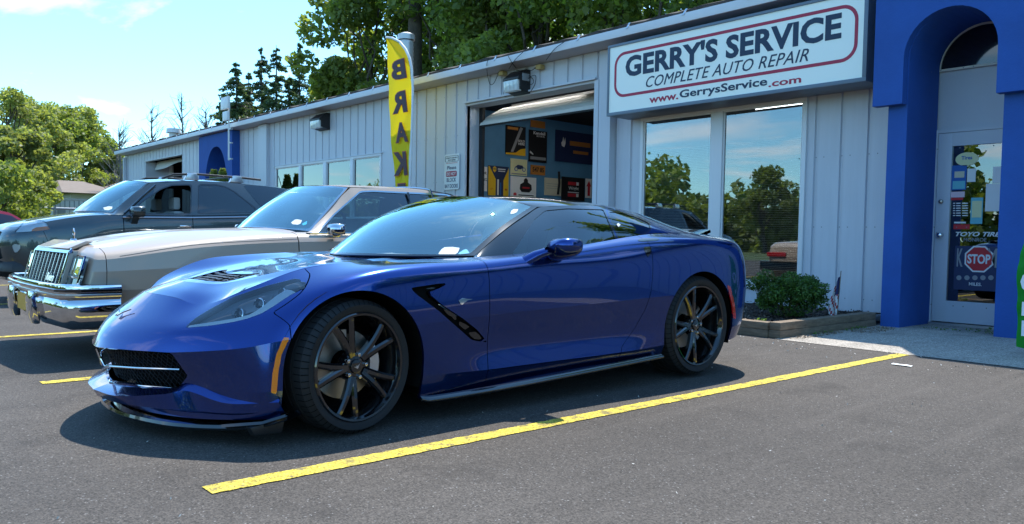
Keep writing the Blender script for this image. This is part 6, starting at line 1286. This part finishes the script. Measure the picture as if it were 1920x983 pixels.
# top quarter is curved: fill the bow and its sleeve
bow = [(725, 71), (735.5, 73), (749, 80.5), (760, 94), (766.5, 111), (770, 130), (771.5, 165), (768, 125)]
q = MB(); q.prism([tuple(on_y(x, y, FY)[[0, 2]]) for x, y in [(725, 71.5), (735.5, 74), (748, 81.5), (758, 94), (764.5, 108), (768.5, 126)]], 1, FY-.002, FY+.002); T(q, 'cloth_bow', 'flag_yellow', ff, off)
q = MB(); q.tube([on_y(x, y, FY) for x, y in [(724, 70.5), (735.5, 71.5), (750, 79), (761, 92.5), (768, 109), (772, 129), (774, 165), (773.5, 202), (772, 247), (770.5, 298), (768.5, 348), (767, 420), (766, 480)]], .024, 8); T(q, 'sleeve', 'white_plastic', ff, off, smooth=True)
pb = on_y(766, 480, FY); q = MB(); q.tube([pb, (pb[0], FY, 0)], .016, 8); q.box(pb[0]-.3, pb[0]+.3, FY-.02, FY+.02, 0, .02); q.box(pb[0]-.02, pb[0]+.02, FY-.3, FY+.3, 0.001, .021); T(q, 'pole', 'satin_silver', ff, off)
for ch, x0, y0, x1, y1 in (('B', 735.5, 116, 762.5, 152), ('R', 737.5, 175, 764, 214), ('A', 743.5, 232, 765, 268), ('K', 738.5, 287, 764, 330), ('E', 746, 345, 763, 382), ('S', 749, 398, 763, 432)):
    for nm, mt_, ofs, dy, gr in (('letter_edge', 'flag_edge_red', .05, .030, 1.2), ('letter', 'flag_ink', .035, .036, 0)):
        o = px_text(ch, mt_, ff, x0-gr, y0-gr, x1+gr, y1+gr, FY-dy, offset=ofs, mirror=True, shear=.15, name=nm); o.location = off
GY = 7.75; gf, off = root_at('feather_flag', 'green feather flag with white letters at the right edge', 'flag', (on_y(1925, 655, GY)[0]+.2, GY, 0))
Lp = [(1926, 380), (1920, 436), (1915.5, 470), (1910, 500), (1907.5, 557), (1904.8, 591), (1905, 650)]; Rp = [(x+150, y+4) for x, y in [(1800, 330), (1830, 400), (1850, 470), (1856, 500), (1858, 557), (1858, 600), (1856, 672)]]
cloth(gf, 'cloth', 'flag_green', Lp, Rp, GY, off, amp=.03); pb = on_y(2006, 660, GY); q = MB(); q.tube([(pb[0], GY+.04, 0), (pb[0], GY+.04, 2.6)], .016, 8); T(q, 'pole', 'satin_silver', gf, off)
for ch, x0, y0, x1, y1 in (('O', 1914.5, 505, 1975, 552), ('I', 1916.5, 566, 1932, 592), ('L', 1916, 601, 1965, 630)):
    o = px_text(ch, 'print_white', gf, x0, y0, x1, y1, GY-.05, offset=.03, name='letter'); o.location = off
# ================================================================== far things on the left
mat('red_paint', (.42, .012, .03), rough=.25, coat=1.0); col('brown_roof', (.20, .155, .125), rough=.9, var=(3, .1)); col('cream_wall', (.50, .47, .40)); col('trailer_white', (.62, .63, .62)); col('galv', (.42, .43, .43), rough=.45, metal=.5)
rc = thing('red_hatchback', 'red hatchback, only its roof and windows showing over the SUV bonnet', 'car', (-20.6, -.35, 0))
rrows = [[(.2,0,.25),(.25,.5,.25),(.4,.8,.28),(.8,.85,.28),(2.2,.86,.26),(3.4,.86,.28),(3.95,.78,.32),(4.1,.5,.34),(4.12,0,.34)], [(.0,0,.55),(.08,.5,.55),(.28,.82,.56),(.8,.88,.58),(2.2,.88,.58),(3.4,.89,.60),(4.05,.80,.62),(4.22,.5,.62),(4.25,0,.62)], [(.1,0,.78),(.18,.5,.78),(.40,.76,.82),(.8,.84,.88),(2.2,.86,.93),(3.4,.85,.96),(4.0,.76,.95),(4.15,.5,.95),(4.18,0,.95)], [(.35,0,.86),(.42,.4,.87),(.6,.6,.90),(.9,.68,.94),(2.2,.78,.98),(3.4,.76,1.0),(3.9,.68,.99),(4.02,.4,.99),(4.05,0,.99)]]
rb = surf(rrows, 6, 4, it=2, ends=2); Patch.join([rb, rb.mirror()]).build('body', 'red_paint', rc, 0)
hb = MB(); hb.grid([[(x, y, z-.05*(abs(x)/.78)**2) for x in np.linspace(-.72, .72, 9)] for y, z in ((.4, .87), (.8, .94), (1.15, .99))]); hb.build('hood', 'red_paint', rc, smooth=True)
def gh2_(y): return np.interp(y, [1.0, 1.75, 2.3, 3.0, 3.6, 4.05], [1.0, 1.40, 1.47, 1.45, 1.33, 1.0])
for s in (1, -1):
    ys = np.linspace(1.0, 4.05, 26); q = MB(); q.grid([[(s*.80, y, .97) for y in ys], [(s*(.80-.22*(gh2_(y)-.97)/.5), y, gh2_(y)-.03) for y in ys]]); q.build('pillar', 'red_paint', rc, smooth=True)
    for (ya, yb) in ((1.35, 2.35), (2.45, 3.25), (3.32, 3.75)):
        ys = np.linspace(ya, yb, 10); q = MB(); q.grid([[(s*(.808), y, 1.0) for y in ys], [(s*(.812-.22*(max(1.03, gh2_(y)-.09)-.97)/.5), y, max(1.03, gh2_(y)-.09)) for y in ys]]); q.build('side_window', 'dark_glass', rc)
ys = np.linspace(1.7, 3.65, 12); q = MB(); q.grid([[(x*(.80-.22*(gh2_(y)-.97)/.5), y, gh2_(y)-.03*abs(x)**2) for x in np.linspace(-1, 1, 9)] for y in ys]); q.build('roof', 'red_paint', rc, smooth=True)
for ya, yb, nm in ((1.0, 1.7, 'windshield'), (3.65, 4.05, 'rear_window')):
    q = MB(); q.grid([[(x*(.80-.22*(gh2_(y)-.97)/.5), y, gh2_(y)-.03*abs(x)**2) for x in np.linspace(-1, 1, 9)] for y in np.linspace(ya, yb, 5)]); q.build(nm, 'dark_glass', rc, smooth=True)
plain_wheel(rc, .85, .31, .87, .19, 'satin_silver'); plain_wheel(rc, 3.4, .31, .87, .19, 'satin_silver')
# low houses beyond the lot
def house(label, X, px0, px1, pyr, pye, depth=12, wallm='cream_wall'):
    a, b = on_x(px0, pyr, X), on_x(px1, pyr, X); ze = on_x(px0, pye, X)[2]; zr = a[2]; w = b[1]-a[1]
    t = thing('bungalow', label, 'house', (X, (a[1]+b[1])/2, 0)); e = w*.75
    y0, y1, x0, x1 = -w/2-e, w/2+e, -depth/2, depth/2
    q = MB(); q.add([(x1, y0, ze), (x1, y1, ze), (x0, y1, ze), (x0, y0, ze), (0, -w/2, zr), (0, w/2, zr)], [(0, 1, 5, 4), (1, 2, 5), (2, 3, 4, 5), (3, 0, 4), (0, 3, 2, 1)]); q.build('roof', 'brown_roof', t)
    q = MB(); q.box(x0+.6, x1-.6, y0+.6, y1-.6, 0, ze-.02); wl_ = q.build('wall', wallm, t)
    for k in range(4): yy = y0+1.5+(y1-y0-3)*k/3.4; q = MB(); q.box(x1-.6, x1-.55, yy, yy+1.1, 1.0, 2.2); wi = q.build('window', 'window_frame_white', t); q = MB(); q.box(x1-.549, x1-.54, yy+.1, yy+1.0, 1.1, 2.1); q.build('pane', 'gloss_black', wi)
    return t
house('low house with a wide brown hipped roof behind the white trailer', -62, 108, 156, 338, 368, 14)
house('low house with a brown roof right of the trailer, by the end of the shop', -74, 222, 262, 342, 360, 14)
# white box trailer
a = on_x(99, 371, -46); b = on_x(182, 363, -46); t = thing('box_trailer', 'long white box trailer in front of the brown roofed house', 'trailer', (-46, (a[1]+b[1])/2, 0)); w = (b[1]-a[1])/2; zt = a[2]
q = MB(); q.box(-2.5, 0, -w, w*.9, .8, zt); q.build('box', 'trailer_white', t, bevel=.03); q = MB(); q.box(-2.55, .03, -w, w*.9, zt-.10, zt); q.build('top_rail', 'galv', t)
for k in range(9): q = MB(); q.box(.0, .03, -w+2*w*.95*(k+.5)/9-.02, -w+2*w*.95*(k+.5)/9+.02, .85, zt-.12); q.build('side_rib', 'print_grey', t)
q = MB(); q.add([(.04, w*.38, 1.0), (.04, w*.50, 1.0), (.04, w*.62, zt-.3), (.04, w*.50, zt-.3)], [(0, 1, 2, 3)]); q.build('red_marking', 'print_red', t); q = MB(); q.box(.03, .05, -w*.8, -w*.45, zt-.9, zt-.6); q.build('dark_marking', 'print_grey', t)
for y in (-w*.7, -w*.5, w*.5): q = MB(); q.cyl((-.3, y, .45), .45, .25, 0, 16); q.build('wheel', 'rubber', t)
a, b = on_x(66, 389.5, -34), on_x(146, 392.5, -34); t = thing('barrier_gate', 'grey horizontal pole gate across the far edge of the lot', 'gate', tuple(a)); q = MB(); q.tube([(0, 0, 0), tuple(b-a)], .045, 8); q.build('rail', 'galv', t)
for u in (0, .45, 1): p = (b-a)*u; q = MB(); q.tube([(p[0], p[1], -a[2]), (p[0], p[1], p[2]+.1)], .05, 8); q.build('post', 'galv', t)
# ================================================================== trees
mat('bark', (.085, .065, .05), rough=.95, var=(4, .35), bump=(12, 1, .05)); mat('bark_grey', (.16, .145, .13), rough=.95, var=(4, .25))
leafmat('leaf_dark', (.085, .135, .03), (.27, .35, .09), .55, .35); leafmat('leaf_mid', (.12, .16, .04), (.27, .32, .09), .5, .35); leafmat('leaf_light', (.19, .22, .07), (.33, .36, .14), .5, .3); leafmat('needle', (.04, .08, .04), (.13, .18, .08), .35, .5)
def limb(q, a, b, r0, r1, bend=.08, n=5):
    a, b = Vector(a), Vector(b); L = (b-a).length; pts = [a.lerp(b, k/n)+Vector(RNG.normal(size=3))*L*bend*math.sin(math.pi*k/n) for k in range(n+1)]; q.tube(pts, r0, 6, radii=[r0+(r1-r0)*k/n for k in range(n+1)]); return pts
def broadleaf(label, x, y, h, r, m, n, ls, trunk=.3, base=.25, group=None, seed=0, z0=0., nb=34, cat='tree', name='broadleaf_tree', gap=1.0):
    rg = np.random.default_rng(seed+int(abs(x)*10)); t = thing(name, label, cat, (x, y, z0), 0, group); bl = []; q = MB(); hb_ = h*base
    tp_ = limb(q, (0, 0, 0), (rg.normal()*.3, rg.normal()*.3, h*.80), trunk, trunk*.25, .02, 8)
    for k in range(nb):
        u = rg.uniform(0, 1)**.8; zc = hb_+(h-hb_)*(.06+.88*u); w = r*math.sin(math.pi*min(.97, .16+.80*u))**.65; a = rg.uniform(0, 6.283); d = w*rg.uniform(.35, .95); c = (d*math.cos(a), d*math.sin(a), zc); s = r*rg.uniform(.20, .38); bl.append((c, (s*gap, s*gap, s*.72*gap)))
        if k % 2 == 0: limb(q, tp_[min(7, int(8*max(.2, (zc/h)-.22)))], c, trunk*.35, .03, .08, 4)
    q.build('trunk', 'bark', t, smooth=True)
    global RNG; keep = RNG; RNG = rg; scatter('crown', m, n, blobs(bl), ls, t, .25, aspect=.6); RNG = keep; return t
GB = 'broadleaf trees behind the shop'
spec = [(-42.5, 25.8, 20, 4.4, 'leaf_mid', 'tall tree whose leafy crown stands left of the yellow flag', 3), (-37.5, 28, 26, 6.0, 'leaf_dark', 'tallest dark tree rising behind the yellow flag', 5), (-43.5, 24.8, 11.5, 3.4, 'leaf_mid', 'lighter rounded tree low behind the roof between conifers and flag', 2), (-33, 26.5, 21, 5.4, 'leaf_dark', 'dark full tree just right of the flue', 8), (-27.8, 26, 20, 5.2, 'leaf_dark', 'broad tree behind the roof over the bay door', 4), (-30, 25, 13, 3.4, 'leaf_mid', 'yellow-green sunlit tree over the bay door', 9), (-23, 26, 18, 5.2, 'leaf_dark', 'dark tree behind the roof left of the big sign', 1), (-18.8, 26, 18, 5.4, 'leaf_mid', 'green tree above the left end of the big sign', 7), (-13.5, 26.5, 18, 5.2, 'leaf_dark', 'dark tree behind the roof above the big sign', 6), (-40.5, 33, 24, 6.5, 'leaf_dark', 'dark tree set back behind the flue', 11), (-22, 33, 23, 7, 'leaf_dark', 'tall dark tree set back above the bay', 12)]
for (x, y, h, r, m, lb, sd_) in spec: broadleaf(lb, x, y, h, r, m, 15000, .16 if x > -33 else .19, .28, .22, GB, sd_, nb=40)
broadleaf('dense undergrowth thicket low behind the roof line', -33, 24.5, 9, 3.6, 'leaf_dark', 9000, .17, .15, .1, GB, 20, cat='thicket', name='thicket'); broadleaf('dark thicket behind the roof right of the bay', -22, 24.2, 8.5, 4.0, 'leaf_dark', 9000, .15, .15, .1, GB, 21, cat='thicket', name='thicket'); broadleaf('dark thicket behind the roof at the flag foot', -38.5, 24.5, 9, 4.0, 'leaf_dark', 9000, .18, .15, .1, GB, 22, cat='thicket', name='thicket')
p = on_y(777, 160, 24.0); t = thing('dead_tree', 'straight bare grey trunk right behind the flue', 'dead tree', (p[0], 24.0, 0)); q = MB(); q.tube([(0, 0, 0), (.1, 0, 6), (0, 0, 12), (-.1, 0, 20)], .42, 12, radii=[.45, .40, .36, .28]); q.build('trunk', 'bark', t, smooth=True)
def conifer(label, px, topy, X, r, seed, n=20000):
    a = on_x(px, topy, X); h = a[2]; rg = np.random.default_rng(seed); t = thing('spruce_tree', label, 'conifer', (X, a[1], 0), 0, 'spruces left of the big trees'); q = MB(); q.tube([(0, 0, 0), (.05, .05, h*.5), (0, 0, h)], .25, 6, radii=[.26, .15, .02]); C = []; D = []
    nb = 165
    for k in range(nb):
        u = rg.uniform(0, 1)**.85; z = h*(.995-.80*u); L = r*(.05+u**.75)*rg.uniform(.45, 1.45); az_ = rg.uniform(0, 6.283); dr = np.array([math.cos(az_), math.sin(az_), 0]); L_ = L; e = dr*L_+np.array([0, 0, z-.10*L-.22*L*rg.uniform(0, 1)])
        if k % 2 == 0: q.tube([(0, 0, z), tuple(dr*L*.55+np.array([0, 0, z-.02*L])), tuple(e)], .02, 4, radii=[.035, .02, .008])
        m_ = int(n/nb*(.3+u)); s = rg.uniform(.1, 1, m_); P_ = np.outer(s, e-np.array([0, 0, z]))+np.array([0, 0, z]); side_ = np.array([-dr[1], dr[0], 0]); P_ += side_*(rg.normal(size=(m_, 1))*.16*L*(1.15-s[:, None]))*1.2; P_[:, 2] -= np.abs(rg.normal(size=m_))*.10*L*.8+.04; C.append(P_)
    q.build('trunk', 'bark', t, smooth=True); C = np.concatenate(C); scatter('crown', 'needle', len(C), lambda n_: C, .155, t, .1, aspect=.35)
for i, (px, ty, r, lb) in enumerate(((443, 116, 3.0, 'leftmost spruce of the row, above the aerial'), (466, 135, 2.5, 'short spruce right of the leftmost one'), (490, 88, 2.6, 'slender spruce third from the left'), (518, 85, 2.7, 'spruce with a thin spire in the middle of the row'), (561, 79, 3.0, 'tallest spruce of the row'), (597, 120, 2.7, 'short spruce beside the big leafy tree'), (542, 140, 2.4, 'low spruce half hidden between the two tallest'), (418, 175, 2.0, 'lowest spruce at the left end of the row'), (622, 138, 2.4, 'spruce tucked under the big leafy crown'))): conifer(lb, px, ty, -60-(i % 3)*2, r, 30+i)
def bare(label, px, topy, X, seed, basey=260):
    a = on_x(px, topy, X); h = a[2]; rg = np.random.default_rng(seed); t = thing('bare_tree', label, 'bare tree', (X, a[1], 0), 0, 'thin bare trees beyond the shop'); q = MB(); q.tube([(0, 0, 0), (.1, .15, h*.5), (0, 0, h)], .12, 6, radii=[.16, .10, .02])
    for k in range(46):
        z = h*rg.uniform(.35, .97); L = (h-z)*.35+rg.uniform(.3, 1.2); az_ = rg.uniform(0, 6.283); d = np.array([math.cos(az_)*L*.6, math.sin(az_)*L*.6, L*.7]); p0 = np.array([0, 0, z]); q.tube([tuple(p0), tuple(p0+d*.5+rg.normal(size=3)*.08), tuple(p0+d)], .02, 4, radii=[.035, .022, .01])
        for j in range(3): e = p0+d*rg.uniform(.3, .9); f_ = rg.normal(size=3)*.35+np.array([0, 0, .3]); q.tube([tuple(e), tuple(e+f_)], .008, 3, radii=[.012, .006])
    q.build('trunk', 'bark_grey', t)
bare('thin bare tree with many twigs above the roof vent', 340, 182, -58, 1); bare('spindly leaning bare tree left of the roof vent', 283, 205, -60, 2); bare('crooked bare tree by the shop end with grey limbs', 222, 240, -56, 3); bare('small bare tree just left of the spruces', 386, 205, -60, 4)
GL = 'trees at the left beyond the lot'
for i, (px, ty, X, r, m, lb) in enumerate(((14, 158, -62, 3.0, 'leaf_light', 'tall pale tree at the left edge'), (62, 182, -76, 4.2, 'leaf_light', 'pale green tree second from the left edge'), (105, 188, -82, 4.4, 'leaf_mid', 'broad green tree above the brown roof'), (140, 196, -84, 4.4, 'leaf_light', 'light tree in the middle of the left group'), (172, 218, -86, 3.6, 'leaf_mid', 'rounded green tree right in the left group'), (196, 262, -88, 3.0, 'leaf_mid', 'smaller tree near the shop end'), (215, 290, -84, 2.4, 'leaf_light', 'low light bush-like tree by the shop corner'), (22, 235, -44, 1.9, 'leaf_light', 'yellow-green tree in front at the left'), (52, 250, -50, 1.4, 'leaf_light', 'yellow-green tree before the house roof'), (232, 305, -90, 2.2, 'leaf_mid', 'small dark tree just left of the wall corner'))):
    a = on_x(px, ty, X); broadleaf(lb, X, a[1], a[2], r, m, 9000, .17 if X < -70 else .12, .16, .12, GL, 50+i, nb=48, gap=.8)
for i, (px, ty, X, r, m, lb) in enumerate(((5, 300, -33, 1.8, 'leaf_mid', 'big green shrub at the left edge of the lot'), (34, 322, -36, 1.2, 'leaf_light', 'leafy shrub behind the red car'), (186, 330, -76, 1.1, 'leaf_light', 'round bright bush between the two brown roofs'))):
    a = on_x(px, ty, X); broadleaf(lb, X, a[1], a[2], r, m, 5000, .085, .06, .02, 'shrubs at the left', 70+i, nb=24, cat='shrub', name='shrub')
for i, px in enumerate((401, 418)):
    a = on_y(px, 319+i*-2, 8.6); t = thing('arborvitae', 'bright green cone shrub at the far blue arch, '+('left of the pair' if i == 0 else 'right of the pair'), 'shrub', (a[0], 8.6, 0), 0, 'cone shrubs at the far arch'); h = a[2]
    f = lambda n, h=h: (lambda u, a_, k: np.stack([np.cos(a_)*(.06+.62*(1-u))*k, np.sin(a_)*(.06+.62*(1-u))*k, u*h], 1))(RNG.uniform(0, 1, n)**1.2, RNG.uniform(0, 6.283, n), RNG.uniform(.75, 1.05, n)); scatter('foliage', 'leaf_mid', 6000, f, .045, t, .1)
    q = MB(); q.tube([(0, 0, 0), (0, 0, h*.8)], .04, 6); q.build('trunk', 'bark', t)
hm = MB(); hm.grid([[(x+dx, y, -1+hz*(13+5*math.sin(y*.021)+3*math.sin(y*.05+2))) for y in np.linspace(-260, 40, 60)] for x, dx, hz in ((-190, 0, 0), (-200, 0, .8), (-230, 0, 1.0), (-300, 0, 0))])
mat('hill_green', (.07, .085, .05), rough=.95, var=(.05, .3)); tag(hm.build('hills', 'hill_green', smooth=True), kind='structure')
# woodland across the road, seen only as reflections in glass and paint
def belt_(n, x0, x1, y0, y1, h):
    x = RNG.uniform(x0, x1, n); hh = h*(.62+.25*np.sin(x*.23+1)+.18*np.sin(x*.71)+.10*np.sin(x*1.9)); u = RNG.uniform(0, 1, n); return np.stack([x, RNG.uniform(y0, y1, n)+2*np.sin(x*.5), hh*u], 1)
tag(scatter('woodland', 'leaf_mid', 26000, lambda n: belt_(n, -95, 14, -48, -42, 9.0), .42, None, .2, aspect=.7), kind='stuff')
tag(scatter('woodland', 'leaf_dark', 16000, lambda n: belt_(n, -40, 50, -47, -40, 9.0)[:, [1, 0, 2]]*np.array([-1, 1, 1]), .42, None, .2, aspect=.7), kind='stuff')
tag(scatter('woodland', 'leaf_dark', 24000, lambda n: belt_(n, -8, 38, 23.5, 29, 27.0), .42, None, .2, aspect=.7), kind='stuff')
broadleaf('leafy tree across the road mirrored in the office window', -36, -40, 7.0, 2.6, 'leaf_mid', 5000, .16, .2, .2, 'trees across the road', 90)
conif = broadleaf('dark pine across the road mirrored in the left office pane', -50, -34, 13.5, 2.8, 'needle', 7000, .18, .2, .3, 'trees across the road', 91, nb=18)
tag(scatter('woodland', 'leaf_light', 15000, lambda n: belt_(n, -90, 2, 112, 118, 9.5)[:, [1, 0, 2]]*np.array([-1, 1, 1]), .42, None, .2, aspect=.7), kind='stuff')
